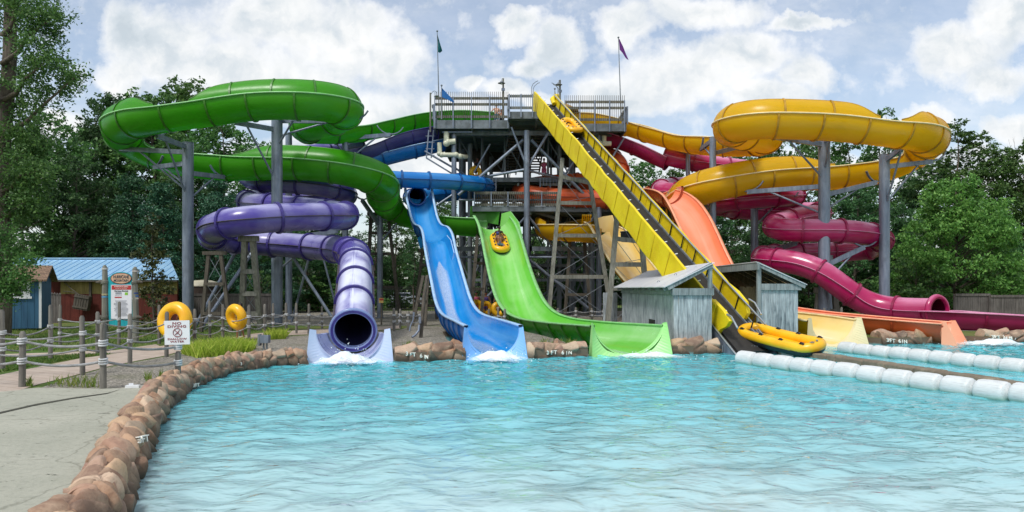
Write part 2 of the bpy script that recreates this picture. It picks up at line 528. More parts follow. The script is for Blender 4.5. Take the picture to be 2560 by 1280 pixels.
m, nt, bs, out = new_mat('stamped_path')
pos = geo_pos(nt)
br = nt.new('ShaderNodeTexBrick'); br.inputs['Scale'].default_value = 0.9; br.inputs['Mortar Size'].default_value = 0.012
br.inputs['Color1'].default_value = srgb(182, 168, 154); br.inputs['Color2'].default_value = srgb(174, 158, 144); br.inputs['Mortar'].default_value = srgb(152, 136, 122)
rot = nt.new('ShaderNodeMapping'); rot.inputs['Rotation'].default_value = (0, 0, 0.5); nt.link(pos, rot.inputs[0]); nt.link(rot.outputs[0], br.inputs['Vector'])
n1 = nt.noise(pos, 1.4, 6, 0.65)
nt.link(nt.mix(nt.ramp(n1, [(0.4, 0.0), (0.75, 0.6)]), br.outputs['Color'], srgb(146, 128, 114)), bs.inputs['Base Color'])
bs.inputs['Roughness'].default_value = 0.8; bump(nt, bs, n1, 0.3, 0.02); MAT['path'] = m

m, nt, bs, out = new_mat('gravel_bed')
pos = geo_pos(nt)
vor = nt.new('ShaderNodeTexVoronoi'); vor.inputs['Scale'].default_value = 26.0; nt.link(pos, vor.inputs['Vector'])
n1 = nt.noise(pos, 0.8, 5, 0.6); n2 = nt.noise(pos, 9.0, 4, 0.8)
spx = nt.new('ShaderNodeSeparateXYZ'); nt.link(vor.outputs['Color'], spx.inputs[0])
c = nt.ramp(spx.outputs[0], [(0.0, srgb(96, 92, 84)), (0.5, srgb(142, 136, 124)), (1.0, srgb(192, 184, 170))])
c = nt.mix(nt.ramp(n2, [(0.4, 0.0), (0.7, 0.6)]), c, srgb(92, 88, 80))
c = nt.mix(nt.ramp(n1, [(0.5, 0.0), (0.72, 0.75)]), c, srgb(104, 104, 78))
nt.link(c, bs.inputs['Base Color']); bs.inputs['Roughness'].default_value = 0.9
bump(nt, bs, vor.outputs['Distance'], 0.9, 0.04); MAT['gravel'] = m

big = [Vector((-700, -60, 0)), Vector((700, -60, 0)), Vector((700, 900, 0)), Vector((-700, 900, 0))]
flat_fill('ground', big, [hole_outline], 0.0, MAT['turf'])
# deck: bottom left of the picture, behind the camera too
deck_top = [G(-260, 990), G(0, 978), G(95, 970), G(200, 972), G(300, 972), G(372, 962), G(440, 955)]
rock_in = [p + Vector((-0.02, 0.02, 0)) for p in left_edge]
deck_poly = [Vector((-30, 1.5, 0)), Vector((-3.3, 1.5, 0))] + [Vector((p.x, p.y, 0)) for p in left_out if p.y < G(440, 955).y]
deck_poly += [G(440, 955) + Vector((0, 0.1, 0))] + list(reversed(deck_top)) + [Vector((-30, 13.3, 0))]
flat_fill('pool_deck', deck_poly, [], 0.008, MAT['deck'])
# slightly lower slab joint and older slab at the left
slab = [G(-300, 1056), G(0, 1032), G(90, 1012), G(180, 996), G(268, 984), G(300, 975), G(200, 975), G(95, 973), G(0, 981), G(-300, 992)]
flat_fill('pool_deck_slab', slab, [], 0.013, MAT['deck'])
mbj = [G(-300, 1060), G(0, 1036), G(90, 1015), G(180, 999), G(268, 986), G(300, 976), G(268, 984.5), G(180, 996.5), G(90, 1012), G(0, 1032.5), G(-300, 1056)]
flat_fill('slab_joint', mbj, [], 0.018, simple('joint_dirt', srgb(74, 74, 62), 0.9))
path_lo = [G(-300, 1060), G(0, 992), G(95, 962), G(180, 941), G(265, 918), G(340, 903), G(412, 890), G(478, 871), G(566, 857), G(650, 845), G(740, 838), G(860, 832), G(1000, 822)]
path_hi = [G(1000, 814), G(860, 820), G(740, 826), G(640, 834), G(560, 848), G(470, 857), G(400, 866), G(287, 885), G(200, 897), G(100, 917), G(0, 938), G(-300, 1000)]
flat_fill('path', path_lo + path_hi, [], 0.010, MAT['path'])
flat_fill('side_path', [G(0, 893), G(120, 889), G(287, 884), G(400, 866), G(390, 861), G(287, 876), G(120, 882), G(0, 886), G(-200, 892), G(-200, 900)], [], 0.006, MAT['path'])
grav = [G(95, 972)] + [G(180, 943), G(265, 920), G(340, 905), G(412, 892), G(478, 873), G(566, 859), G(650, 847), G(740, 840), G(860, 834), G(1000, 824), V0(-5, 36.5), V0(0, 36.8), V0(4.2, 36.8), V0(4.4, 29)]
grav += [Vector((4.9, 24.0, 0))] + [back_edge[4]] + N_GRN[::-1] + back_edge[2:4][::-1] + N_BLU[::-1] + back_edge[:2][::-1] + N_PUR[::-1] + [Vector((p.x, p.y, 0)) for p in reversed(left_out) if p.y > G(440, 955).y] + [G(440, 957), G(372, 964), G(300, 974), G(200, 974)]
flat_fill('gravel_bed', grav, [], 0.004, MAT['gravel'])
flat_fill('gravel_yard', [Vector((-9, 37, 0)), Vector((4.5, 37, 0)), Vector((4.7, 33, 0)), Vector((14, 34, 0)), Vector((22, 32, 0)), Vector((26, 62, 0)), Vector((-20, 62, 0)), Vector((-16, 40, 0))], [], 0.002, MAT['gravel'])

# pool shell: floor and sides
m, nt, bs, out = new_mat('pool_floor_paint')
pos = geo_pos(nt)
spx = nt.new('ShaderNodeSeparateXYZ'); nt.link(pos, spx.inputs[0])
n1 = nt.noise(nt.vmath('MULTIPLY', pos, (0.7, 1.3, 1)).outputs[0], 0.45, 6, 0.6, 0.6); n2 = nt.noise(pos, 2.5, 5, 0.7)
depth = nt.ramp(nt.math('MULTIPLY', nt.math('ADD', spx.outputs[1], nt.math('MULTIPLY', n1, 5.0)), 0.035), [(0.25, srgb(244, 250, 248)), (0.5, srgb(204, 238, 240)), (0.8, srgb(166, 238, 246))])
wr = nt.new('ShaderNodeTexNoise'); wr.inputs['Scale'].default_value = 2.2; wr.inputs['Detail'].default_value = 3; nt.link(pos, wr.inputs['Vector'])
wp = nt.vmath('ADD', pos, nt.vmath('MULTIPLY', nt.vmath('SUBTRACT', wr.outputs['Color'], (0.5, 0.5, 0.5)).outputs[0], (1.6, 0.5, 0)).outputs[0]).outputs[0]
n3 = nt.noise(nt.vmath('MULTIPLY', wp, (0.5, 1.1, 1)).outputs[0], 0.9, 5, 0.62)
c = nt.mix(nt.ramp(n3, [(0.52, 0.0), (0.64, 0.9)]), depth, srgb(44, 104, 112))  # dark blotches: reflections of tower and trees painted in with floor grime
# joints of the pool floor, wavering through the ripples
sw = nt.new('ShaderNodeSeparateXYZ'); nt.link(wp, sw.inputs[0])
for kx, off in ((0.16, 0.075), (0.16, 0.62)):
    fx_ = nt.math('ABSOLUTE', nt.math('SUBTRACT', nt.math('FRACT', nt.math('ADD', nt.math('MULTIPLY', nt.math('SUBTRACT', sw.outputs[0], nt.math('MULTIPLY', sw.outputs[1], -0.16)), kx), off)), 0.5))
    c = nt.mix(nt.ramp(fx_, [(0.0, 0.8), (0.012, 0.0)]), c, srgb(52, 92, 92))
c = nt.mix(nt.ramp(n2, [(0.62, 0.0), (0.8, 0.4)]), c, srgb(88, 132, 128))
nt.link(c, bs.inputs['Base Color']); bs.inputs['Roughness'].default_value = 0.7
MAT['pool_floor'] = m
mb = MB()
po = [Vector((p.x, p.y)) for p in hole_outline]
N = len(po)
vs = [(p.x, p.y, 0.0) for p in po] + [(p.x, p.y, -1.0) for p in po]
mb.add(vs, [(i, i + N, (i + 1) % N + N, (i + 1) % N) for i in range(N)])
mb.add([(-14, 0, -0.8), (40, 0, -0.5), (40, 32, -1.05), (-14, 32, -1.05)], [(0, 1, 2, 3)])
m, nt, bs, out = new_mat('pool_side')
pos = geo_pos(nt); spx = nt.new('ShaderNodeSeparateXYZ'); nt.link(pos, spx.inputs[0]); n1 = nt.noise(pos, 5, 5, 0.7)
c = nt.mix(nt.ramp(nt.math('ADD', nt.math('MULTIPLY', spx.outputs[2], -1.0), nt.math('MULTIPLY', n1, 0.1)), [(0.24, 0.0), (0.36, 1.0)]), srgb(112, 96, 80), srgb(120, 180, 186))
nt.link(c, bs.inputs['Base Color']); bs.inputs['Roughness'].default_value = 0.8
for i in range(len(mb.m)): mb.m[i] = 1 if i < N else 0
tag(mb.build('pool_basin', [MAT['pool_floor'], m]), kind='structure')

# ---- water: a real rippled surface
m = bpy.data.materials.new('pool_water'); m.use_nodes = True
nt = NT(m.node_tree)
for nd in list(nt.n): nt.n.remove(nd)
out = nt.new('ShaderNodeOutputMaterial')
pos = geo_pos(nt)
spx = nt.new('ShaderNodeSeparateXYZ'); nt.link(pos, spx.inputs[0])
h1 = nt.noise(nt.vmath('MULTIPLY', pos, (0.85, 1.4, 1)).outputs[0], 3.4, 2, 0.5, 0.3)
h2 = nt.noise(nt.vmath('MULTIPLY', pos, (0.9, 1.3, 1)).outputs[0], 12.0, 2, 0.5, 0.2)
hh = nt.math('ADD', h1, nt.math('MULTIPLY', h2, 0.09))
bp = nt.new('ShaderNodeBump'); bp.inputs['Strength'].default_value = 0.6; bp.inputs['Distance'].default_value = 0.075
nt.link(hh, bp.inputs['Height'])
fr = nt.new('ShaderNodeFresnel'); fr.inputs['IOR'].default_value = 1.33; nt.link(bp.outputs[0], fr.inputs['Normal'])
gl = nt.new('ShaderNodeBsdfGlossy'); gl.inputs['Roughness'].default_value = 0.04; nt.link(bp.outputs[0], gl.inputs['Normal'])
tr = nt.new('ShaderNodeBsdfTransparent'); tr.inputs['Color'].default_value = (0.86, 0.97, 0.98, 1)
df = nt.new('ShaderNodeBsdfDiffuse'); nt.link(bp.outputs[0], df.inputs['Normal'])
n1 = nt.noise(pos, 0.35, 4, 0.6)
yy = nt.math('MULTIPLY', nt.math('ADD', spx.outputs[1], nt.math('MULTIPLY', n1, 4.0)), 0.035)
wc = nt.ramp(yy, [(0.25, srgb(226, 242, 242)), (0.42, srgb(166, 226, 234)), (0.56, srgb(118, 222, 236)), (0.9, srgb(104, 232, 248))])
nt.link(wc, df.inputs['Color'])
m1 = nt.new('ShaderNodeMixShader'); m1.inputs[0].default_value = 0.52
nt.link(tr.outputs[0], m1.inputs[1]); nt.link(df.outputs[0], m1.inputs[2])
m2 = nt.new('ShaderNodeMixShader')
nt.link(fr.outputs[0], m2.inputs[0]); nt.link(m1.outputs[0], m2.inputs[1]); nt.link(gl.outputs[0], m2.inputs[2])
nt.link(m2.outputs[0], out.inputs[0])
MAT['water'] = m

def inside(poly, X, Y):
    c = np.zeros(X.shape, dtype=bool)
    n = len(poly)
    for i in range(n):
        x1, y1 = poly[i][0], poly[i][1]; x2, y2 = poly[(i + 1) % n][0], poly[(i + 1) % n][1]
        if y1 == y2: continue
        cond = ((y1 > Y) != (y2 > Y)) & (X < (x2 - x1) * (Y - y1) / (y2 - y1) + x1)
        c ^= cond
    return c

rng = np.random.default_rng(5)
ys = [2.3]
while ys[-1] < 29.0: ys.append(ys[-1] + 0.045 + 0.0035 * ys[-1])
ys = np.array(ys); xs = np.arange(-9.0, 24.01, 0.085)
XX, YY = np.meshgrid(xs, ys)
ZZ = np.zeros_like(XX)
for k in range(46):
    wl = 0.26 * (1.0 + 4.5 * rng.random() ** 2)
    th = rng.normal(math.pi / 2, 1.1)
    amp = 0.0042 * wl ** 0.9
    ph = rng.random() * 6.28
    wob = 0.6 * np.sin(XX * 0.7 + ph) + 0.5 * np.sin(YY * 0.9 + 2 * ph)
    ZZ += amp * np.sin((XX * math.cos(th) + YY * math.sin(th)) * 2 * math.pi / wl + ph + wob)
# rougher water where the slides empty into the pool
for (cx, cy, rr) in ((-4.4, 20.3, 2.2), (-0.5, 21.2, 2.0), (3.9, 22.4, 2.2), (17.5, 27.0, 2.4)):
    g = np.exp(-((XX - cx) ** 2 + (YY - cy) ** 2) / (rr * rr))
    for k in range(14):
        wl = 0.22 + 0.35 * rng.random(); th = rng.random() * 6.28; ph = rng.random() * 6.28
        ZZ += g * 0.007 * np.sin((XX * math.cos(th) + YY * math.sin(th)) * 6.28 / wl + ph)
ny, nx = XX.shape
grown = []
cxm = sum(p.x for p in pool_outline) / len(pool_outline); cym = sum(p.y for p in pool_outline) / len(pool_outline)
poly_w = [(cxm + (p.x - cxm) * 1.015, cym + (p.y - cym) * 1.015) for p in pool_outline]
ins = inside(poly_w, XX, YY)
vi = np.arange(ny * nx).reshape(ny, nx)
q = np.stack([vi[:-1, :-1], vi[:-1, 1:], vi[1:, 1:], vi[1:, :-1]], -1).reshape(-1, 4)
okq = (ins[:-1, :-1] & ins[:-1, 1:] & ins[1:, 1:] & ins[1:, :-1]).reshape(-1)
q = q[okq]
used = np.unique(q); remap = -np.ones(ny * nx, dtype=int); remap[used] = np.arange(len(used))
vv = np.stack([XX.ravel(), YY.ravel(), WATER + ZZ.ravel()], -1)[used]
def np_mesh(name, verts, quads, mats, smooth=True):
    me = bpy.data.meshes.new(name)
    nv, nf = len(verts), len(quads); k = quads.shape[1]
    me.vertices.add(nv); me.vertices.foreach_set('co', np.asarray(verts, dtype=np.float32).ravel())
    me.loops.add(nf * k); me.loops.foreach_set('vertex_index', np.asarray(quads, dtype=np.int32).ravel())
    me.polygons.add(nf); me.polygons.foreach_set('loop_start', np.arange(0, nf * k, k, dtype=np.int32))
    me.polygons.foreach_set('use_smooth', np.full(nf, smooth, dtype=bool))
    for mm in (mats if isinstance(mats, (list, tuple)) else [mats]): me.materials.append(mm)
    me.update(calc_edges=True)
    return me
me = np_mesh('water', vv, remap[q], MAT['water'])
wo = bpy.data.objects.new('water', me); COL.objects.link(wo); tag(wo, kind='structure')
# ================================================================== water slides
def catmull(ctrl, step=0.3, smooth_iter=6):
    """ctrl: list of (Vector, *extras) -> (pts, extras arrays) resampled at even steps"""
    pts = [c[0] for c in ctrl]; ex = np.array([list(c[1:]) for c in ctrl], dtype=float) if len(ctrl[0]) > 1 else np.zeros((len(ctrl), 0))
    dense = []; dex = []
    N = len(pts)
    for i in range(N - 1):
        p0 = pts[i - 1] if i > 0 else pts[0] * 2 - pts[1]
        p1, p2 = pts[i], pts[i + 1]
        p3 = pts[i + 2] if i + 2 < N else pts[-1] * 2 - pts[-2]
        # centripetal knots
        t0 = 0.0; t1 = t0 + max((p1 - p0).length, 1e-3) ** 0.5; t2 = t1 + max((p2 - p1).length, 1e-3) ** 0.5; t3 = t2 + max((p3 - p2).length, 1e-3) ** 0.5
        n = max(8, int((p2 - p1).length / 0.05))
        for k in range(n):
            t = t1 + (t2 - t1) * k / n
            A1 = p0 * ((t1 - t) / (t1 - t0)) + p1 * ((t - t0) / (t1 - t0))
            A2 = p1 * ((t2 - t) / (t2 - t1)) + p2 * ((t - t1) / (t2 - t1))
            A3 = p2 * ((t3 - t) / (t3 - t2)) + p3 * ((t - t2) / (t3 - t2))
            B1 = A1 * ((t2 - t) / (t2 - t0)) + A2 * ((t - t0) / (t2 - t0))
            B2 = A2 * ((t3 - t) / (t3 - t1)) + A3 * ((t - t1) / (t3 - t1))
            dense.append(B1 * ((t2 - t) / (t2 - t1)) + B2 * ((t - t1) / (t2 - t1)))
            f = k / n
            dex.append(ex[i] * (1 - f) + ex[i + 1] * f)
    dense.append(pts[-1]); dex.append(ex[-1])
    d = np.array([tuple(p) for p in dense]); e = np.array(dex)
    s = np.concatenate([[0], np.cumsum(np.linalg.norm(np.diff(d, axis=0), axis=1))])
    L = s[-1]; n = max(3, int(L / step)) + 1
    ss = np.linspace(0, L, n)
    q = np.stack([np.interp(ss, s, d[:, k]) for k in range(3)], -1)
    qe = np.stack([np.interp(ss, s, e[:, k]) for k in range(e.shape[1])], -1) if e.shape[1] else np.zeros((n, 0))
    for _ in range(smooth_iter):
        q[1:-1] = q[1:-1] * 0.5 + (q[:-2] + q[2:]) * 0.25
        if qe.shape[1]: qe[1:-1] = qe[1:-1] * 0.5 + (qe[:-2] + qe[2:]) * 0.25
    return q, qe, ss

def frames(q, bank=None):
    T = np.zeros_like(q); T[1:-1] = q[2:] - q[:-2]; T[0] = q[1] - q[0]; T[-1] = q[-1] - q[-2]
    T /= np.linalg.norm(T, axis=1)[:, None]
    S = np.cross(T, np.array([0, 0, 1.0])); S /= np.linalg.norm(S, axis=1)[:, None]
    U = np.cross(S, T)
    if bank is not None:
        b = np.radians(bank)[:, None]
        S2 = S * np.cos(b) + U * np.sin(b); U2 = -S * np.sin(b) + U * np.cos(b)
        S, U = S2, U2
    return T, S, U

def surf(name, rows, mats, parent, ss, wrap=False, flip=False, midx=None, vscale=1.0):
    """rows: array [n, k, 3] -> one smooth mesh with UV (metres along, turn around)"""
    n, k, _ = rows.shape
    verts = rows.reshape(-1, 3)
    idx = np.arange(n * k).reshape(n, k)
    a = idx[:-1, :-1]; b = idx[:-1, 1:]; c = idx[1:, 1:]; d = idx[1:, :-1]
    quads = np.stack([a, b, c, d] if not flip else [a, d, c, b], -1).reshape(-1, 4)
    if wrap:
        a = idx[:-1, -1]; b = idx[:-1, 0]; c = idx[1:, 0]; d = idx[1:, -1]
        quads = np.concatenate([quads, np.stack([a, b, c, d] if not flip else [a, d, c, b], -1).reshape(-1, 4)])
    me = np_mesh(name, verts, quads, mats)
    ul = me.uv_layers.new(name='UVMap')
    uvv = np.stack([np.repeat(ss, k), np.tile(np.linspace(0, 1, k), n)], -1).astype(np.float32)
    ul.data.foreach_set('uv', uvv[quads.ravel()].ravel())
    if midx is not None: me.polygons.foreach_set('material_index', midx)
    o = bpy.data.objects.new(name, me); COL.objects.link(o)
    if parent: attach(o, parent)
    return o

def arc_rows(q, S, U, ang, rad, ax=None, flat=None):
    """ang [n,k] degrees from straight down (minus = left, plus = right of travel); rad [n,k] or scalar"""
    a = np.radians(ang)[:, :, None]
    r = (np.ones_like(ang) * rad)[:, :, None]
    return q[:, None, :] + r * (np.sin(a) * S[:, None, :] - np.cos(a) * U[:, None, :])

def strip(q, A, B, c0, wA, wB):
    """rectangular profile swept: centre rows c0 [n,3], directions A,B [n,3]"""
    p = [c0 - A * wA - B * wB, c0 + A * wA - B * wB, c0 + A * wA + B * wB, c0 - A * wA + B * wB]
    return np.stack(p, 1)

def ring_mesh(i, q, T, S, U, R, a0, a1, mat, parent, name, wid=0.13, hgt=0.09, n=30, full=False, r_in=0.0):
    mb = MB()
    c = Vector(q[i]); t = Vector(T[i]); s = Vector(S[i]); u = Vector(U[i])
    vs = []; fs = []
    k = n if full else n + 1
    for j in range(k):
        a = math.radians(a0 + (a1 - a0) * j / n)
        d = s * math.sin(a) - u * math.cos(a)
        for (rr, off) in ((R + 0.004 - r_in, -wid / 2), (R + hgt, -wid / 2), (R + hgt, wid / 2), (R + 0.004 - r_in, wid / 2)):
            vs.append(c + d * rr + t * off)
    for j in range(n):
        b0 = j * 4; b1 = ((j + 1) % k) * 4
        for m in range(4):
            fs.append((b0 + m, b0 + (m + 1) % 4, b1 + (m + 1) % 4, b1 + m))
    if not full:
        fs.append((0, 3, 2, 1)); e = (k - 1) * 4; fs.append((e, e + 1, e + 2, e + 3))
    mb.add(vs, fs, 0, False)
    return mb.build(name, mat, parent)

def make_tube(root, ctrl, R, m_out, m_in, m_ring, m_seam, spacing=2.3, step=0.25, name='tube', seam=True, rings=True, start_ring=True, split=None):
    q, qe, ss = catmull(ctrl, step)
    T, S, U = frames(q)
    n = len(q); k = 30
    ang = np.tile(np.linspace(-180, 180, k, endpoint=False), (n, 1))
    # the laminate bulges a little, section by section
    mats = m_out; mi = None
    if split:
        ia = int(np.argmin(np.linalg.norm(q - np.array(tuple(split[0])), axis=1)))
        rowm = np.arange(n - 1) >= ia
        mi = np.concatenate([np.repeat(rowm, k - 1), rowm]).astype(np.int32); mats = [m_out, split[1]]
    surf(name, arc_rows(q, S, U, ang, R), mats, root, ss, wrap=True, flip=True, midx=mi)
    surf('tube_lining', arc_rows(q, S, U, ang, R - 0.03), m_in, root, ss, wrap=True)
    if seam:
        for sg in (-1, 1):
            c0 = q + S * sg * (R + 0.03)
            surf('seam_flange', strip(q, S, U, c0, 0.045, 0.014), m_seam, root, ss, wrap=True, flip=True)
    if rings:
        cnt = max(2, int(round(ss[-1] / spacing)))
        for j in range(0 if start_ring else 1, cnt + 1):
            i = min(n - 1, int(round(j * (n - 1) / cnt)))
            ring_mesh(i, q, T, S, U, R, -180, 180, m_ring, root, 'joint_flange', full=True, wid=0.11, hgt=0.085)
    return q, T, S, U

def make_trough(root, ctrl, m_out, m_in, m_rim, m_rib, spacing=2.0, step=0.25, name='trough', a_open=92, rim_w=0.07, ribs=True):
    """ctrl: (point, R, bank, ext_left, ext_right) ; ext = degrees the shell rises past the rim on that side; bowl: half width R"""
    q, e, ss = catmull(ctrl, step)
    Rr = e[:, 0]; bank = e[:, 1]; xl = e[:, 2]; xr = e[:, 3]
    T, S, U = frames(q, bank)
    n = len(q); k = 25
    ang = np.tile(np.linspace(-a_open, a_open, k), (n, 1))
    rad = np.tile(Rr[:, None], (1, k))
    surf(name, arc_rows(q, S, U, ang, rad + 0.04), m_out, root, ss, flip=True)
    surf('riding_surface', arc_rows(q, S, U, ang, rad), m_in, root, ss)
    for sg in (-1, 1):
        a = math.radians(a_open) * sg
        d = np.sin(a) * S - np.cos(a) * U
        c0 = q + d * (Rr[:, None] + 0.045)
        surf('rim', strip(q, S, U, c0, rim_w, 0.03), m_rim, root, ss, wrap=True, flip=True)
    # raised guard on the outside of the bends
    for sg, ext in ((-1, xl), (1, xr)):
        i = 0
        while i < n:
            if ext[i] > 6:
                j = i
                while j < n and ext[j] > 6: j += 1
                sl = slice(i, j)
                if j - i > 3:
                    kk = 9
                    t = np.linspace(0, 1, kk)[None, :]
                    A = sg * (a_open + 1 + t * ext[sl][:, None])
                    surf('splash_guard', arc_rows(q[sl], S[sl], U[sl], A, np.tile(Rr[sl][:, None] + 0.035, (1, kk))), m_out, root, ss[sl], flip=(sg > 0))
                    surf('splash_guard_lining', arc_rows(q[sl], S[sl], U[sl], A, np.tile(Rr[sl][:, None] - 0.005, (1, kk))), m_in, root, ss[sl], flip=(sg < 0))
                    d = np.sin(np.radians(A[:, -1]))[:, None] * S[sl] - np.cos(np.radians(A[:, -1]))[:, None] * U[sl]
                    c0 = q[sl] + d * (Rr[sl][:, None] + 0.015)
                    surf('guard_edge', strip(q[sl], S[sl], U[sl], c0, 0.03, 0.03), m_rib, root, ss[sl], wrap=True, flip=True)
                    cnt = max(1, int(round((ss[j - 1] - ss[i]) / spacing)))
                    for c in range(1, cnt):
                        ii = i + int(round(c * (j - 1 - i) / cnt))
                        lo, hi = sorted((sg * (a_open + 2), sg * (a_open + ext[ii])))
                        ring_mesh(ii, q, T, S, U, Rr[ii] + 0.035, lo, hi, m_rib, root, 'guard_joint', wid=0.09, hgt=0.05, n=8)
                i = j
            else: i += 1
    if ribs:
        cnt = max(2, int(round(ss[-1] / spacing)))
        for j in range(0, cnt + 1):
            i = min(n - 1, int(round(j * (n - 1) / cnt)))
            ring_mesh(i, q, T, S, U, Rr[i] + 0.04, -a_open + 3, a_open - 3, m_rib, root, 'joint_flange', wid=0.09, hgt=0.07, n=20)
    return q, T, S, U, Rr

# ---- colours
g_out = make_slide_mat('green_shell', srgb(84, 186, 34), srgb(120, 194, 74), 0.26, 0.35, trans=0.55)
g_in = make_slide_mat('green_lining', srgb(92, 184, 62), srgb(164, 208, 146), 0.16, 0.6, trans=0.5)
g_drop = make_slide_mat('green_drop', srgb(120, 210, 78), srgb(182, 230, 162), 0.10, 0.9, fscale=(0.06, 3.2), trans=0.12, streak=0.85)  # long pale streaks put glossy reflections along the chute into the colour
g_rim = simple('green_rim', srgb(140, 202, 130), 0.4, 0.1, 3)
g_rib = simple('green_rib', srgb(62, 120, 34), 0.4, 0.2, 3)
p_out = make_slide_mat('purple_shell', srgb(78, 66, 150), srgb(212, 212, 238), 0.24, 0.25, fscale=(0.25, 3.0), up_pale=0.5)
p_chute = make_slide_mat('purple_chute', srgb(128, 124, 180), srgb(212, 216, 236), 0.24, 0.7, fscale=(0.35, 4.0), up_pale=0.98)
p_dark = make_slide_mat('purple_shell_dark', srgb(68, 62, 126), srgb(116, 112, 160), 0.3, 0.4)
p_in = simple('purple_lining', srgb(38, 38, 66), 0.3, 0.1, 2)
p_ring = simple('purple_ring', srgb(66, 56, 128), 0.35, 0.15, 4)
p_pale = make_slide_mat('purple_pale', srgb(150, 160, 204), srgb(212, 218, 242), 0.2, 0.9, fscale=(0.4, 3.0))
b_out = make_slide_mat('blue_shell', srgb(16, 112, 190), srgb(90, 160, 216), 0.24, 0.3, up_pale=0.5)
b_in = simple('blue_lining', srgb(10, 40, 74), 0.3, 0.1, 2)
b_drop = make_slide_mat('blue_drop', srgb(12, 142, 218), srgb(104, 180, 232), 0.08, 0.75, fscale=(0.05, 4.0), trans=0.1, streak=0.85)  # pale blue streaks imitate glossy reflections down the chute
b_drop_out = make_slide_mat('blue_drop_shell', srgb(14, 96, 176), srgb(70, 140, 200), 0.3, 0.4)
b_rim = simple('blue_rim', srgb(170, 204, 240), 0.4, 0.08, 3)
b_ring = simple('blue_ring', srgb(14, 78, 140), 0.35, 0.15, 4)
y_out = make_slide_mat('yellow_shell', srgb(240, 202, 16), srgb(242, 212, 70), 0.26, 0.35, trans=0.52)
y_in = make_slide_mat('yellow_lining', srgb(238, 198, 64), srgb(244, 214, 140), 0.2, 0.6, trans=0.5)
y_drop = make_slide_mat('yellow_drop', srgb(250, 212, 116), srgb(250, 238, 204), 0.10, 0.95, fscale=(0.06, 2.2), trans=0.1, streak=0.85)  # cream streaks stand in for gloss reflected along the chute
y_rim = simple('yellow_rim', srgb(236, 214, 160), 0.4, 0.08, 3)
y_rib = simple('yellow_rib', srgb(178, 134, 30), 0.4, 0.2, 3)
o_out = make_slide_mat('orange_shell', srgb(206, 82, 34), srgb(224, 128, 92), 0.26, 0.4, up_pale=0.35)
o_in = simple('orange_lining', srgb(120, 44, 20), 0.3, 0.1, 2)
o_drop = make_slide_mat('orange_drop', srgb(252, 146, 104), srgb(252, 182, 152), 0.10, 0.85, fscale=(0.06, 3.0), trans=0.15, streak=0.85)  # light coral streaks painted as reflections on the glossy chute
o_rim = simple('orange_rim', srgb(240, 160, 124), 0.4, 0.08, 3)
o_rib = simple('orange_rib', srgb(170, 70, 36), 0.4, 0.2, 3)
m_out = make_slide_mat('magenta_shell', srgb(166, 18, 84), srgb(226, 158, 192), 0.18, 0.12, fscale=(0.3, 3.5), up_pale=0.62)
m_dark = make_slide_mat('magenta_trough', srgb(142, 22, 76), srgb(176, 60, 112), 0.26, 0.4)
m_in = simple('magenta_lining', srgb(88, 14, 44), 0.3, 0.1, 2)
m_ring = simple('magenta_ring', srgb(142, 20, 72), 0.32, 0.15, 4)
m_rim = simple('magenta_rim', srgb(214, 140, 176), 0.35, 0.08, 3)
seam_dark = simple('seam_dark', srgb(70, 62, 70), 0.5, 0.2, 5)

def C(px, py, Y, *ex): return (P(px, py, Y),) + ex
def end_panel(root, c, T, S, U, R, depth, half, mat, name='end_panel', n=18, lean=0.35, amax=94):
    """flat board round the mouth of an open trough: outline minus the trough's curve; 0.06 m thick"""
    c = Vector(c); T = Vector(T); S = Vector(S); U = Vector((0, 0, 1))
    T = Vector((T.x, T.y, 0)).normalized(); S = T.cross(U)
    mb = MB()
    for sg in (-1, 1):
        inner = []
        for j in range(n + 1):
            a = math.radians(amax * (1 - j / n))
            inner.append((sg * (R - 0.012) * math.sin(a), -(R - 0.012) * math.cos(a)))
        outer = []; z0 = -R * math.cos(math.radians(amax)) + 0.04
        for j in range(n + 1):
            f = j / n
            # outer contour: straight down the side, then along the water to the middle
            if f < 0.6:
                g = f / 0.6
                outer.append((sg * (half - 0.10 * (1 - g)), z0 - g * (depth + z0)))
            else:
                g = (f - 0.6) / 0.4
                outer.append((sg * half * (1 - g), -depth))
        for (lo, hi) in ((0.0, 0.10),):
            vs = []
            for (x, z) in inner: vs.append(c + S * x + U * z + T * 0.0)
            for (x, z) in outer: vs.append(c + S * x + U * z + T * (0.10 + lean * (-z) / depth))
            for (x, z) in inner: vs.append(c + S * x + U * z + T * -0.12)
            for (x, z) in outer: vs.append(c + S * x + U * z + T * (-0.02))
            m = n + 1; fs = []
            for j in range(n):
                fs.append((j, j + 1, m + j + 1, m + j))
                fs.append((2 * m + j, 3 * m + j, 3 * m + j + 1, 2 * m + j + 1))
                fs.append((m + j, m + j + 1, 3 * m + j + 1, 3 * m + j)); fs.append((j + 1, j, 2 * m + j, 2 * m + j + 1))
            mb.add(vs, fs, 0, False)
    return mb.build(name, mat, root)

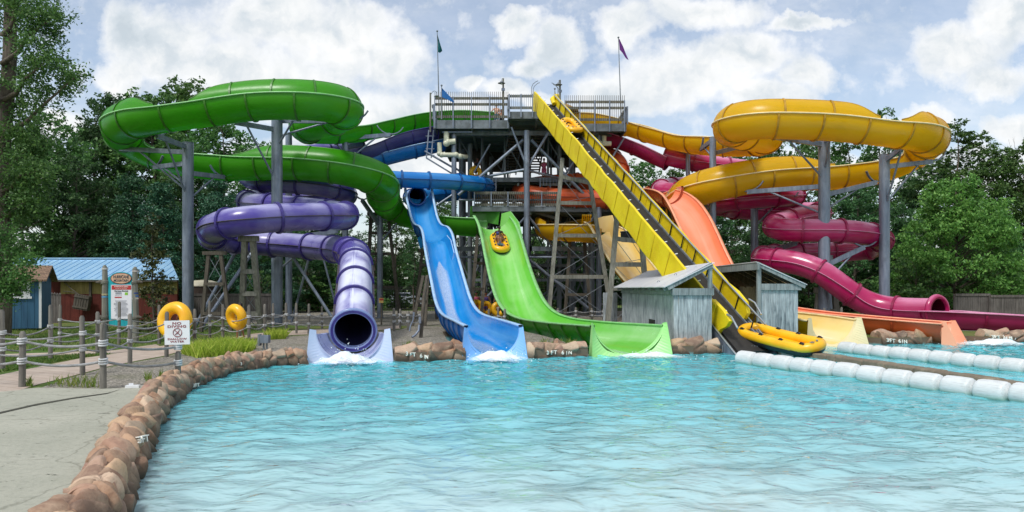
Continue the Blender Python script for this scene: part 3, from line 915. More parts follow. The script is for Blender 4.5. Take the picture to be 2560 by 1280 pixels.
# ------------------------------------------------------------------ GREEN raft slide
green = empty('raft_slide', P(1080, 282, 46.5), 'long green open raft slide curling left of the tower and dropping to the pool', 'water slide', 'raft slides of the tower')
R0 = 0.95
gp = [C(1226, 290, 53, R0, 0, 0, 0), C(1150, 285, 52.3, R0, 0, 0, 0), C(1080, 287, 51.2, R0, 0, 0, 0), C(1000, 298, 49.8, R0, 0, 0, 0), C(930, 311, 48, R0, 0, 0, 0), C(860, 320, 46, R0, 6, 0, 30),
      C(800, 320, 45.2, R0, 8, 0, 55), C(764, 316, 43.6, R0, 8, 0, 55), C(776, 309, 42, R0, 8, 0, 50), C(815, 300, 41.3, R0, 0, 0, 0), C(845, 289, 40.6, R0, -4, 40, 0),
      C(862, 275, 39, R0, -6, 60, 0), C(848, 262, 37.4, R0, -6, 60, 0), C(800, 253, 36.3, R0, -5, 60, 0), C(740, 249, 36, R0, -4, 60, 0), C(640, 251, 36, R0, -3, 60, 0), C(550, 262, 36, R0, -2, 50, 0), C(500, 269, 36, R0, 0, 0, 0),
      C(430, 278, 36, R0, 0, 0, 0), C(392, 284, 36, R0, 0, 8, 0), C(360, 290, 36.1, R0, -5, 56, 0), C(322, 301, 36.9, R0, -6, 60, 0), C(302, 318, 38.6, R0, -6, 60, 0), C(318, 345, 40.4, R0, -6, 50, 0),
      C(370, 372, 41.2, R0, -6, 8, 0), C(440, 394, 41.4, R0, 10, 0, 0), C(560, 408, 41.4, R0, 14, 0, 0), C(622, 408, 41.2, R0, 8, 0, 8), C(680, 406, 41, R0, 4, 0, 58), C(760, 407, 40.8, R0, 2, 0, 60), C(850, 417, 40.6, R0, 2, 0, 60),
      C(905, 431, 41.0, R0, 2, 0, 58), C(945, 449, 42.2, R0, 3, 0, 56), C(957, 470, 44.0, R0, 3, 0, 46), C(958, 492, 45.8, R0, 0, 0, 10), C(975, 515, 47.4, R0, -3, 6, 0), C(1015, 532, 48.2, R0, -3, 6, 0), C(1080, 541, 48.2, R0, 0, 0, 0), C(1150, 549, 47.8, 1.02, 0, 0, 0), C(1205, 551, 47.4, 1.08, 0, 0, 0)]
make_trough(green, gp, g_out, g_in, g_rim, g_rib, 2.1)
# launch corner + drop + run-out (one wide trough)
Rg = 1.22
def water_sheet(root, q, T, S, U, R, f0, f1, half, mat, lift=0.012, name='water_sheet'):
    """thin running water on the floor of an open chute"""
    n = len(q); a, b = int(f0 * (n - 1)), int(f1 * (n - 1)); sl = slice(a, b + 1); m_ = b - a + 1
    ss = np.linspace(0, 1, m_) * 12.0; k = 11
    wob = np.array([0.8 + 0.35 * mnoise.noise(Vector((i * 0.07, 2.0, 5.0))) for i in range(m_)])
    env = np.minimum(1, np.minimum(np.arange(m_), np.arange(m_)[::-1] + 6) / 6.0)
    ang = np.linspace(-half, half, k)[None, :] * (wob * env)[:, None]
    return surf(name, arc_rows(q[sl], S[sl], U[sl], ang, np.tile((np.ones(n) * R)[sl][:, None] - lift, (1, k))), mat, root, ss)
m, nt, bs, out = new_mat('running_water')
uv = coords(nt, 'UV')
n1 = nt.noise(nt.vmath('MULTIPLY', uv, (1.6, 9.0, 1)).outputs[0], 3.0, 5, 0.7); n2 = nt.noise(geo_pos(nt), 9.0, 4, 0.7)
bs.inputs['Base Color'].default_value = (0.80, 0.88, 0.92, 1); bs.inputs['Roughness'].default_value = 0.12
bump(nt, bs, n2, 0.6, 0.03)
tr = nt.new('ShaderNodeBsdfTransparent'); mx = nt.new('ShaderNodeMixShader')
spu = nt.new('ShaderNodeSeparateXYZ'); nt.link(uv, spu.inputs[0])
edg = nt.ramp(nt.math('ADD', nt.math('ABSOLUTE', nt.math('SUBTRACT', spu.outputs[1], 0.5)), nt.math('MULTIPLY', nt.math('SUBTRACT', n1, 0.5), 0.25)), [(0.26, 1.0), (0.46, 0.0)])
st_ = nt.ramp(spu.outputs[0], [(0.02, 0.0), (0.2, 1.0)])
nt.link(nt.math('MULTIPLY', nt.math('MULTIPLY', edg, st_), nt.ramp(nt.math('ADD', nt.math('MULTIPLY', n1, 0.6), nt.math('MULTIPLY', n2, 0.4)), [(0.36, 0.26), (0.66, 0.6)])), mx.inputs[0]); nt.link(tr.outputs[0], mx.inputs[1]); nt.link(bs.outputs[0], mx.inputs[2]); nt.link(mx.outputs[0], out.inputs[0])
RUNW = m
def floor_pts(lst, R, bank=0):
    return [C(x, y - R * F_ / Y, Y, R, bank, 0, 0) for (x, y, Y) in lst]
gd = floor_pts([(1232, 577, 47.0), (1243, 594, 46.0), (1252, 622, 45.0), (1268, 690, 42.4), (1284, 748, 40.0), (1303, 797, 37.6), (1328, 828, 35.4), (1364, 846, 33.2), (1410, 857, 30.8), (1470, 868, 28.0), (1530, 878, 25.4), (1572, 886, 23.6)], Rg)
qg, Tg, Sg, Ug, Rgg = make_trough(green, gd, g_out, g_drop, g_rim, g_rib, 1.9, name='drop_chute', a_open=77, rim_w=0.09)
end_panel(green, qg[-1], Tg[-1], Sg[-1], Ug[-1], Rg, 1.36, 1.36, amax=80, mat=make_slide_mat('green_panel', srgb(164, 228, 138), srgb(176, 226, 160), 0.3, 0.6))
water_sheet(green, qg, Tg, Sg, Ug, Rgg, 0.78, 1.0, 16, RUNW)
# raised corner walls at the launch
def wall_patch(root, pts_low, pts_high, mat_a, mat_b, rim, name, th=0.06):
    n = len(pts_low); mb = MB(); vs = []
    for a, b in zip(pts_low, pts_high): vs += [Vector(a), Vector(b)]
    nrm = (Vector(pts_low[-1]) - Vector(pts_low[0])).cross(Vector((0, 0, 1))).normalized()
    m = len(vs)
    vs2 = vs + [v - nrm * th for v in vs]
    f1 = [(2 * i, 2 * i + 2, 2 * i + 3, 2 * i + 1) for i in range(n - 1)]
    f2 = [(m + 2 * i + 1, m + 2 * i + 3, m + 2 * i + 2, m + 2 * i) for i in range(n - 1)]
    f3 = [(2 * i + 1, 2 * i + 3, m + 2 * i + 3, m + 2 * i + 1) for i in range(n - 1)] + [(0, 1, m + 1, m), (2 * n - 2, m + 2 * n - 2, m + 2 * n - 1, 2 * n - 1)]
    mb.add(vs2, f1, 0, True); mb.add(vs2, f2, 1, True); mb.add(vs2, f3, 2, False)
    return mb.build(name, [mat_a, mat_b, rim], root)
wall_patch(green, [P(1178, 555, 48.8), P(1200, 556, 48.8), P(1225, 558, 48.6), P(1245, 562, 48.2)], [P(1178, 540, 48.8), P(1200, 524, 48.8), P(1225, 523, 48.6), P(1250, 521, 48.2)], g_in, g_out, g_rim, 'corner_wall')
wall_patch(green, [P(1250, 566, 48.1), P(1266, 575, 47.6), P(1288, 590, 46.2), P(1296, 620, 45.2)], [P(1254, 534, 48.1), P(1275, 528, 47.6), P(1296, 556, 46.2), P(1304, 590, 45.2)], g_drop, g_out, g_rim, 'corner_wall')
wall_patch(green, [P(1174, 549, 48.9), P(1186, 550, 48.85), P(1198, 551, 48.8)], [P(1176, 516, 48.9), P(1188, 513, 48.85), P(1199, 514, 48.8)], g_out, g_out, g_rim, 'corner_wall')

# ------------------------------------------------------------------ PURPLE tube slide
purple = empty('tube_slide', P(1075, 335, 50), 'purple enclosed tube slide twisting down left of the blue chute', 'water slide', 'enclosed tube slides of the tower')
Rp = 0.62
make_trough(purple, [C(1085, 322, 50.5, 0.75, 0, 0, 0), C(1040, 330, 50, 0.75, 0, 0, 0), C(985, 345, 49.5, 0.75, 0, 0, 0), C(935, 366, 49, 0.75, 0, 0, 0), C(896, 378, 48.6, 0.72, 0, 0, 0)], p_dark, p_dark, p_ring, p_ring, 2.2)
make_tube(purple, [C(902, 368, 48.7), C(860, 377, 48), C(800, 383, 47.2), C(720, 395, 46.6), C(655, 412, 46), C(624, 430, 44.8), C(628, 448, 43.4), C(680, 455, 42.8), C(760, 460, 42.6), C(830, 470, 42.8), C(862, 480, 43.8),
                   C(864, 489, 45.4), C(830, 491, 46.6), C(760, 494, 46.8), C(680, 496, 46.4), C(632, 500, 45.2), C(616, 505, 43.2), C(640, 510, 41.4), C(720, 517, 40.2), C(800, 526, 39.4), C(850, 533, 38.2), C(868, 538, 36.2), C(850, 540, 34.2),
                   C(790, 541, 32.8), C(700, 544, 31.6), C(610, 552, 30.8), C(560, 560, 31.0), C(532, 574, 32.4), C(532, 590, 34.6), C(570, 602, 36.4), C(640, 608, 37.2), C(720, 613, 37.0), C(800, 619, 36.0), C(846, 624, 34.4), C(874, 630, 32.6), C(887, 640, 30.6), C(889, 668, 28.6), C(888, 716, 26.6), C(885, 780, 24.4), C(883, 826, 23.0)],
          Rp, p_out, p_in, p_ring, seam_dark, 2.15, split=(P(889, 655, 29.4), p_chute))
# mouth collar and landing trough
qm = np.array([tuple(P(883, 826, 23.0)), tuple(P(882.6, 832, 22.8))])
px = [C(884, 822, 23.3, 0.80, 0, 0, 0), C(883, 823, 22.9, 0.86, 0, 0, 0), C(880, 822, 22.3, 0.94, 0, 0, 0), C(877, 822, 21.6, 0.99, 0, 0, 0), C(876, 822, 21.3, 1.0, 0, 0, 0)]
qq, TT, SS, UU, RR = make_trough(purple, px, p_pale, p_pale, p_pale, p_ring, 9, name='landing_trough', a_open=80, rim_w=0.05, ribs=False)
end_panel(purple, qq[-1], TT[-1], SS[-1], UU[-1], 1.0, 1.02, 1.26, make_slide_mat('purple_panel', srgb(196, 206, 234), srgb(214, 222, 244), 0.35, 0.5), lean=0.1, amax=88)
m, nt, bs, out = new_mat('white_water')
n1 = nt.noise(geo_pos(nt), 14, 5, 0.7); bs.inputs['Base Color'].default_value = (0.88, 0.91, 0.95, 1); bs.inputs['Roughness'].default_value = 0.4
bump(nt, bs, n1, 0.9, 0.05)
tr = nt.new('ShaderNodeBsdfTransparent'); mx = nt.new('ShaderNodeMixShader'); nt.link(nt.ramp(n1, [(0.36, 0.25), (0.55, 0.92)]), mx.inputs[0]); nt.link(tr.outputs[0], mx.inputs[1]); nt.link(bs.outputs[0], mx.inputs[2]); nt.link(mx.outputs[0], out.inputs[0])
water_sheet(purple, qq, TT, SS, UU, RR, 0.1, 1.0, 22, m, 0.03)
T1 = (P(883, 826, 23.0) - P(885, 780, 24.4)).normalized()
mb = MB()
mb.lathe(P(883, 826, 23.0), [(0.58, -0.10), (0.74, -0.10), (0.765, 0.0), (0.74, 0.03), (0.60, 0.05), (0.58, -0.10)], 36, T1)
mb.build('mouth_collar', make_slide_mat('collar', srgb(126, 142, 186), srgb(172, 184, 216), 0.25, 0.6), purple)

# ------------------------------------------------------------------ BLUE slide
blue = empty('tube_slide', P(1065, 365, 50), 'blue slide with a tube at the tower and an open humped chute into the pool', 'water slide', 'enclosed tube slides of the tower')
make_trough(blue, [C(1100, 352, 51, 0.72, 0, 0, 0), C(1060, 362, 50.4, 0.72, 0, 0, 0), C(1010, 374, 50, 0.72, 0, 0, 0), C(955, 388, 49.6, 0.72, 0, 0, 0), C(905, 402, 49.2, 0.7, 0, 0, 0), C(880, 410, 49, 0.7, 0, 0, 0)], b_out, b_drop, b_rim, b_ring, 2.0)
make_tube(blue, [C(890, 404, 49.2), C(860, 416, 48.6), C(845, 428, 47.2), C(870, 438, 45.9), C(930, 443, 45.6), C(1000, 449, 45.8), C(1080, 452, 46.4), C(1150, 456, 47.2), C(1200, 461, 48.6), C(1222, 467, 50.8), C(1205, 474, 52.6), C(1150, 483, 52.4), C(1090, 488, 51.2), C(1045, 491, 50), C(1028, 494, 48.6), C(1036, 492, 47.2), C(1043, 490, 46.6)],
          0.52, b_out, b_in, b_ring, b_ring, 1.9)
bd = [C(1045, 497 - 0.72 * F_ / 46.6, 46.6, .72, 0, 0, 0)]
bd = floor_pts([(1046, 506, 46.8), (1053, 550, 45.7), (1063, 590, 44.8), (1072, 601, 44.0), (1084, 605, 42.6), (1093, 620, 41.8), (1100, 660, 40.4), (1109, 700, 38.6), (1121, 752, 36.6), (1133, 800, 34.4), (1146, 828, 32.4), (1162, 845, 30.0), (1186, 860, 27.0), (1214, 878, 24.0), (1234, 891, 22.3)], 0.82)
qb, Tb, Sb, Ub, Rbb = make_trough(blue, bd, b_drop_out, b_drop, b_rim, b_ring, 1.9, name='drop_chute', a_open=98, rim_w=0.07)
end_panel(blue, qb[-1], Tb[-1], Sb[-1], Ub[-1], 0.82, 0.95, 1.02, make_slide_mat('blue_panel', srgb(120, 176, 236), srgb(150, 196, 240), 0.3, 0.5), lean=0.25)
water_sheet(blue, qb, Tb, Sb, Ub, Rbb, 0.30, 0.99, 34, RUNW)
# crest of the hump: the side walls flare out there
for sg, a in ((-1, [(1044, 596, 43), (1054, 586, 42.4), (1064, 610, 41.4), (1070, 640, 40.4)]), (1, [(1098, 603, 43), (1116, 588, 42.4), (1126, 600, 41.6), (1134, 632, 40.4)])):
    lo = [P(x + (6 if sg < 0 else -6), y + 26, Y) for x, y, Y in a]; hi = [P(*t) for t in a]
    wall_patch(blue, lo, hi, b_drop, b_drop_out, b_rim, 'hump_wall')

# ------------------------------------------------------------------ YELLOW raft slide
yellow = empty('raft_slide', P(1562, 300, 48), 'long golden yellow open raft slide curling right of the tower', 'water slide', 'raft slides of the tower')
yp = [C(1434, 290, 53, R0, 0, 0, 0), C(1500, 292, 52.4, R0, 0, 0, 0), C(1565, 303, 51.2, R0, 0, 0, 0), C(1625, 321, 49.6, R0, 0, 0, 0), C(1690, 338, 48, R0, 0, 0, 0), C(1760, 349, 46, R0, 0, 0, 0), C(1830, 352, 45.4, R0, -4, 30, 0), C(1886, 350, 44.6, R0, -4, 50, 0),
      C(1916, 345, 43.2, R0, -4, 50, 0), C(1906, 338, 41.8, R0, -4, 40, 0), C(1870, 333, 41.2, R0, 0, 0, 0), C(1846, 327, 40.4, R0, 4, 0, 40), C(1828, 317, 38.8, R0, 4, 0, 60), C(1844, 306, 37.2, R0, 4, 0, 60), C(1892, 298, 36.3, R0, 3, 0, 60), C(1960, 298, 36, R0, 3, 0, 60), C(2050, 301, 36, R0, 3, 0, 60), C(2120, 306, 36, R0, 2, 0, 56), C(2160, 310, 36, R0, 0, 0, 6),
      C(2210, 316, 36, R0, 0, 0, 0), C(2245, 320, 36, R0, 0, 0, 6), C(2272, 324, 36.2, R0, 5, 0, 52), C(2305, 332, 37, R0, 6, 0, 60), C(2322, 345, 38.6, R0, 6, 0, 60), C(2304, 366, 40.2, R0, 6, 0, 46), C(2260, 392, 41, R0, 4, 0, 6), C(2200, 414, 41.2, R0, -8, 0, 0), C(2120, 428, 41.2, R0, -12, 0, 0), C(2050, 432, 41.1, R0, -8, 8, 0),
      C(1990, 432, 41, R0, -3, 56, 0), C(1910, 437, 40.9, R0, -2, 60, 0), C(1830, 450, 40.9, R0, -2, 60, 0), C(1770, 465, 41.4, R0, -3, 58, 0), C(1730, 480, 42.6, R0, -3, 50, 0), C(1706, 498, 44.4, R0, -3, 30, 0), C(1690, 512, 46.4, R0, 0, 0, 0), C(1650, 528, 49, R0, 0, 0, 0), C(1590, 540, 51, R0, 0, 0, 0), C(1500, 549, 52.6, R0, 0, 0, 0), C(1420, 556, 52.8, R0, 0, 0, 0), C(1376, 560, 51, R0, 0, 0, 30), C(1374, 563, 49, R0, 0, 0, 30), C(1400, 565, 47.8, R0, 0, 0, 0), C(1445, 566, 47.2, R0, 0, 0, 0), C(1496, 568, 46.8, 1.02, 0, 0, 0)]
make_trough(yellow, yp, y_out, y_in, y_rim, y_rib, 2.1)
yd = floor_pts([(1500, 594, 46.8), (1520, 604, 46.2), (1540, 632, 45.0), (1572, 684, 42.6), (1612, 738, 40.0), (1660, 782, 37.6), (1726, 806, 35.2), (1800, 818, 33.4), (1900, 832, 31.2), (2010, 848, 29.0), (2085, 862, 27.6)], Rg)
qy, Ty, Sy, Uy, Ryy = make_trough(yellow, yd, y_out, y_drop, y_rim, y_rib, 1.9, name='drop_chute', a_open=77, rim_w=0.09)
end_panel(yellow, qy[-1], Ty[-1], Sy[-1], Uy[-1], Rg, 1.36, 1.36, amax=80, mat=make_slide_mat('yellow_panel', srgb(226, 212, 166), srgb(236, 224, 186), 0.3, 0.6))
wall_patch(yellow, [P(1490, 580, 47.9), P(1506, 580, 47.8), P(1524, 584, 47.4), P(1532, 600, 46.6)], [P(1492, 546, 47.9), P(1508, 541, 47.8), P(1530, 538, 47.4), P(1536, 560, 46.6)], y_drop, y_out, y_rim, 'corner_wall')
for k in range(5):
    ring_mesh(0, np.array([tuple(P(1459 + 5 * k, 568, 47.1))]), np.array([[1.0, 0, 0]]), np.array([[0, -1.0, 0]]), np.array([[0, 0, 1.0]]), 0.93, -150, -62, y_out, yellow, 'corrugation', wid=0.09, hgt=0.10, n=10)

# ------------------------------------------------------------------ ORANGE slide
orange = empty('tube_slide', P(1510, 385, 52), 'orange slide with tubes behind the tower and a coral open chute', 'water slide', 'enclosed tube slides of the tower')
make_tube(orange, [C(1440, 360, 54), C(1490, 375, 53), C(1525, 392, 51.8), C(1548, 412, 50.2), C(1548, 434, 49.4), C(1520, 452, 50.2), C(1455, 455, 51.4), C(1385, 458, 52.2), C(1325, 466, 52.8), C(1300, 476, 51.6), C(1322, 486, 50.2), C(1385, 493, 49.6), C(1450, 496, 49.4), C(1530, 500, 49.2), C(1590, 502, 48.8)],
          0.62, o_out, o_in, o_rib, o_rib, 2.0)
make_trough(orange, [C(1585, 497, 48.9, 0.7, 0, 0, 0), C(1612, 491, 47.2, 0.76, 0, 0, 0), C(1634, 483, 45.0, 0.82, 0, 0, 0), C(1650, 475, 43.0, 0.88, 0, 0, 0), C(1664, 470, 41.4, 0.92, 0, 0, 0)], o_out, o_drop, o_rim, o_rib, 1.2, a_open=95)
od = floor_pts([(1652, 508, 42.0), (1674, 512, 41.0), (1698, 526, 40.2), (1722, 560, 39.2), (1746, 608, 38.0), (1774, 668, 36.8), (1812, 732, 35.6), (1860, 778, 34.5), (1930, 806, 33.4), (2030, 824, 32.0), (2150, 838, 30.6), (2270, 850, 29.4), (2368, 859, 28.5)], 0.95)
qo, To, So, Uo, Roo = make_trough(orange, od, o_out, o_drop, o_rim, o_rib, 1.9, name='drop_chute', a_open=82, rim_w=0.08)
end_panel(orange, qo[-1], To[-1], So[-1], Uo[-1], 0.95, 1.06, 1.10, amax=84, mat=make_slide_mat('orange_panel', srgb(238, 160, 124), srgb(242, 178, 146), 0.3, 0.6), lean=0.5)

# ------------------------------------------------------------------ MAGENTA slide
magenta = empty('tube_slide', P(1530, 345, 50), 'magenta enclosed tube slide coiling at the right into a long trough', 'water slide', 'enclosed tube slides of the tower')
make_trough(magenta, [C(1505, 335, 51.2, 0.75, 0, 0, 0), C(1550, 345, 50.8, 0.75, 0, 0, 0), C(1600, 364, 50.2, 0.75, 0, 0, 0), C(1645, 386, 49.8, 0.75, 0, 0, 0), C(1672, 398, 49.5, 0.72, 0, 0, 0)], m_dark, m_dark, m_rim, m_ring, 2.2)
make_tube(magenta, [C(1664, 390, 49.6), C(1705, 400, 49.2), C(1760, 410, 48.8), C(1840, 420, 48.8), C(1930, 430, 49.4), C(1985, 441, 51), C(1950, 450, 52.8), C(1860, 456, 53.2), C(1760, 462, 52.4), C(1690, 466, 51), C(1652, 472, 49.2), C(1668, 480, 47.6), C(1740, 482, 46.8), C(1860, 484, 46.4), C(1950, 486, 45.8), C(1988, 488, 44.4), C(1966, 491, 43.2), C(1900, 494, 42.9), C(1836, 500, 43.1), C(1800, 508, 44.2),
                   C(1808, 518, 45.8), C(1860, 525, 46.6), C(1950, 530, 46.6), C(2020, 530, 45.8), C(2052, 532, 44.2), C(2046, 537, 42.8), C(2000, 544, 42), C(1954, 556, 41.4), C(1936, 567, 40.2), C(1960, 575, 39.2), C(2020, 576, 38.7), C(2090, 577, 38.6), C(2150, 582, 38.9), C(2190, 591, 39.8), C(2204, 606, 41.4), C(2180, 621, 42.9), C(2110, 629, 43.6), C(2020, 633, 43.7), C(1950, 637, 43),
                   C(1914, 642, 41.6), C(1912, 647, 40), C(1946, 651, 38.9), C(2000, 659, 38.2), C(2050, 678, 37.6), C(2102, 716, 37.2), C(2150, 750, 37.0), C(2196, 768, 36.6), C(2250, 775, 35.9), C(2300, 777, 35.1), C(2343, 778, 34.3)],
          0.62, m_out, m_in, m_ring, m_rim, 2.15)
make_trough(magenta, [C(2328, 779, 34.6, 0.70, 0, 0, 0), C(2352, 779, 34.1, 0.78, 0, 0, 0), C(2384, 780, 33.6, 0.84, 0, 0, 0), C(2430, 783, 33.1, 0.88, 0, 0, 0), C(2500, 787, 32.7, 0.9, 0, 0, 0), C(2600, 793, 32.3, 0.9, 0, 0, 0), C(2760, 802, 31.8, 0.9, 0, 0, 0), C(2900, 810, 31.4, 0.9, 0, 0, 0)], m_dark, m_dark, m_rim, m_ring, 2.2, name='exit_trough', rim_w=0.11)
mb = MB()
mb.lathe(P(2343, 778, 34.3), [(0.60, -0.08), (0.80, -0.08), (0.82, 0.0), (0.76, 0.12), (0.60, 0.13), (0.60, -0.08)], 36, P(2343, 778, 34.3) - P(2300, 777, 35.1))
mb.build('mouth_collar', m_out, magenta)

# ------------------------------------------------------------------ supports: steel columns with arms, all reaching the ground
def column(px, ptop, Y, r, label, arms=(), pbase=None, mat=None, group='steel columns carrying the slides'):
    top = P(px, ptop, Y)
    root = empty('support_column', (top.x, top.y, 0), label, 'column', group)
    M = MAT['steel'] if mat is None else mat
    mb = MB().cyl((top.x, top.y, -0.05), top, r, n=20)
    mb.build('shaft', M, root)
    mb = MB().cyl((top.x, top.y, -0.05), (top.x, top.y, 0.04), r * 1.6, n=20); mb.build('base_plate', M, root)
    mb = MB().cyl(top + Vector((0, 0, 0.003)), top + Vector((0, 0, 0.03)), r * 1.04, n=20); mb.build('cap_plate', M, root)
    for (z0, tip, brace) in arms:
        tip = P(*tip)
        d = tip - top; d.z = 0; d.normalize()
        s = Vector((top.x, top.y, 0)) + d * r * 0.9
        s.z = P(px, z0, Y).z
        MB().bar(s, tip, 0.16, 0.24).build('arm', M, root)
        if brace:
            b0 = Vector((s.x, s.y, P(px, brace, Y).z)); b1 = s + (tip - s) * 0.72
            MB().cyl(b0, b1, 0.055, n=8).build('arm_brace', M, root)
        # cradle under the shell
        perp = d.cross(Vector((0, 0, 1)))
        pts = []
        for k in range(9):
            a = R_(-62 + 124 * k / 8)
            pts.append(tip + Vector((0, 0, 1.02)) + perp * 0.0 + d * (math.sin(a) * 0.98) + Vector((0, 0, -math.cos(a) * 0.98)))
        mb = MB()
        for a, b in zip(pts[:-1], pts[1:]): mb.bar(a, b, 0.12, 0.06)
        mb.bar(tip, tip + Vector((0, 0, 0.1)), 0.12, 0.12)
        mb.build('cradle', M, root)
    return root
column(470, 358, 39, 0.29, 'tall grey steel column under the left bend of the green slide', [(368, (392, 339, 36.6), 480), (380, (300, 372, 39.5), 470), (408, (385, 418, 40.8), 462), (432, (560, 443, 40.8), 490)])
column(692.5, 288, 38.6, 0.29, 'thickest grey steel column, in the middle of the green slide loops', [(325, (588, 306, 36.6), 440), (296, (750, 298, 37.0), 360), (302, (880, 303, 38.5), 338), (600, (845, 577, 38.5), 668)])
column(722, 335, 44.5, 0.20, 'slim grey column just behind the thick middle column on the left')
column(863, 332, 46, 0.20, 'grey steel column under the upper green trough near the tower', [(340, (800, 326, 45.3), 378), (345, (975, 337, 47), 400)])
column(950, 540, 47, 0.19, 'short grey column beneath the lower green bend beside the wooden frame', [(545, (1010, 556, 47.8), 600), (560, (905, 500, 45.5), None)])
column(1782, 344, 41.8, 0.19, 'grey column at the left end of the yellow slide loops', [(350, (1752, 373, 45.6), 390), (382, (1860, 364, 43.5), None), (520, (1700, 500, 43.5), None)])
column(2060.5, 350, 38.4, 0.30, 'thickest grey column at the right, under the middle of the yellow slide', [(362, (1935, 342, 36.8), 440), (352, (2080, 344, 36.6), 420), (466, (1868, 480, 40.3), 530), (485, (2190, 456, 40.6), 520), (660, (2160, 618, 38.8), 700)])
column(2211, 388, 38.8, 0.27, 'rightmost tall grey column under the yellow right bend', [(400, (2270, 358, 36.8), 505), (416, (2330, 404, 39.4), 500)])
column(1720, 365, 48.4, 0.15, 'slim far grey column between the magenta and yellow chutes', [(380, (1690, 372, 49), None)])
column(1886, 510, 44.4, 0.22, 'short grey column in the middle of the magenta coil', [(520, (1960, 506, 43.2), 560), (640, (1990, 608, 39.5), 690)])
column(2070, 640, 42, 0.28, 'low grey column under the magenta coil behind the exit tube', [])

def steel_strut(p0, p1, label, r=0.07):
    p0 = Vector(p0); p1 = Vector(p1)
    o = MB().cyl(p0, p1, r, n=10).build('diagonal_strut', MAT['steel'])
    return tag(o, label, 'strut', 'diagonal steel struts at the left')
def gnd(x, y, Y): v = P(x, y, Y); v.z = -0.05; return v
steel_strut(gnd(487, 790, 36), P(602, 606, 37), 'upper one of two parallel diagonal steel pipes beside the left column', 0.09)
steel_strut(gnd(500, 795, 34), P(628, 634, 36.5), 'lower one of two parallel diagonal steel pipes beside the left column', 0.09)
steel_strut(gnd(728, 782, 40), P(772, 646, 39), 'steep slender steel brace leaning right behind the purple chute', 0.06)
steel_strut(gnd(845, 775, 37), P(730, 640, 37), 'long steel brace sloping down right to the purple chute', 0.08)
steel_strut(gnd(850, 772, 43), P(808, 645, 43), 'short steel brace right beside the purple chute', 0.06)

def a_frame(legs_top, legs_bot, Ytop, Ybot, label, rungs=(0.35, 0.68), mat='timber', w=0.24, cables=True, cap=True, parts_w=None, group='timber frames propping the slides'):
    """two inclined timber legs with cross beams; pixel positions of the tops and feet"""
    a = [P(x, y, Ytop) for x, y in legs_top]; b = [P(x, y, Ybot) for x, y in legs_bot]
    for v in b: v.z = -0.05
    c = (b[0] + b[1]) / 2
    root = empty('timber_frame', (c.x, c.y, 0), label, 'frame', group)
    M = MAT[mat]
    for k in (0, 1):
        MB().bar(b[k], a[k], w, w, up=(0, 1, 0)).build('leg', M, root)
    if cap:
        d = (a[1] - a[0]).normalized()
        MB().bar(a[0] - d * 0.25 + Vector((0, -0.02, 0.02)), a[1] + d * 0.25 + Vector((0, -0.02, 0.02)), w * 1.2, w * 1.1).build('cap_beam', M, root)
    for f in rungs:
        fz = []
        zr = (b[0] + (a[0] - b[0]) * f).z
        q0 = b[0] + (a[0] - b[0]) * f; f1 = min(0.98, (zr - b[1].z) / (a[1].z - b[1].z)); q1 = b[1] + (a[1] - b[1]) * f1
        MB().bar(q0 + Vector((0, -0.1, 0)), q1 + Vector((0, -0.1, 0)), 0.06, w * 0.95).build('cross_beam', M, root)
    if cables:
        fs = [0.02] + list(rungs) + [0.97]
        for f0, f1 in zip(fs[:-1], fs[1:]):
            mb = MB()
            for s in (0, 1):
                mb.cyl(b[s] + (a[s] - b[s]) * f0, b[1 - s] + (a[1 - s] - b[1 - s]) * f1, 0.015, n=5)
            mb.build('cable', MAT['steel_dark'], root)
    return root
a_frame([(522, 634), (552, 634)], [(502, 800), (578, 800)], 31.5, 31.5, 'weathered timber frame under the far left end of the purple tube', (0.25, 0.62), 'timber_dark', w=0.14)
a_frame([(612, 598), (632, 598)], [(604, 800), (652, 800)], 31.5, 33, 'pale timber frame with two legs under the front of the purple ring', (0.2, 0.42, 0.66), w=0.22)
a_frame([(928, 536), (970, 536)], [(914, 780), (1000, 780)], 47.5, 47.5, 'dark timber frame under the lower green bend right of the purple chute', (0.3, 0.62, 0.82), 'timber_dark', w=0.2, cables=False)
a_frame([(1056, 628), (1082, 628)], [(1036, 800), (1092, 800)], 45.5, 45.5, 'dark timber frame with rungs behind the blue chute hump', (0.2, 0.4, 0.6, 0.8), 'timber_dark', w=0.17, cables=False)
a_frame([(1058, 690), (1070, 690)], [(1030, 840), (1062, 840)], 37.5, 36.5, 'low pair of leaning posts beneath the blue chute', (0.5,), 'timber_dark', w=0.15, cables=False, cap=False)
a_frame([(1194, 585), (1216, 650)], [(1176, 800), (1202, 806)], 47, 45, 'leaning dark timber legs left of the green drop chute', (0.35, 0.65), 'timber_dark', w=0.2, cables=False, cap=False)
a_frame([(1425, 600), (1460, 600)], [(1412, 780), (1478, 780)], 48, 48, 'slender timber frame below the yellow launch trough', (0.3, 0.55), 'timber_dark', w=0.2, cables=False)
a_frame([(2048, 726), (2086, 726)], [(2040, 800), (2094, 800)], 38.6, 38.6, 'short timber frame under the sloping magenta chute', (0.4,), 'timber', w=0.26, cables=False)
a_frame([(1660, 505), (1672, 505)], [(1650, 790), (1690, 790)], 44.5, 44.5, 'timber frame below the coral chute crest', (0.3, 0.6, 0.85), 'timber_dark', w=0.2, cables=False)
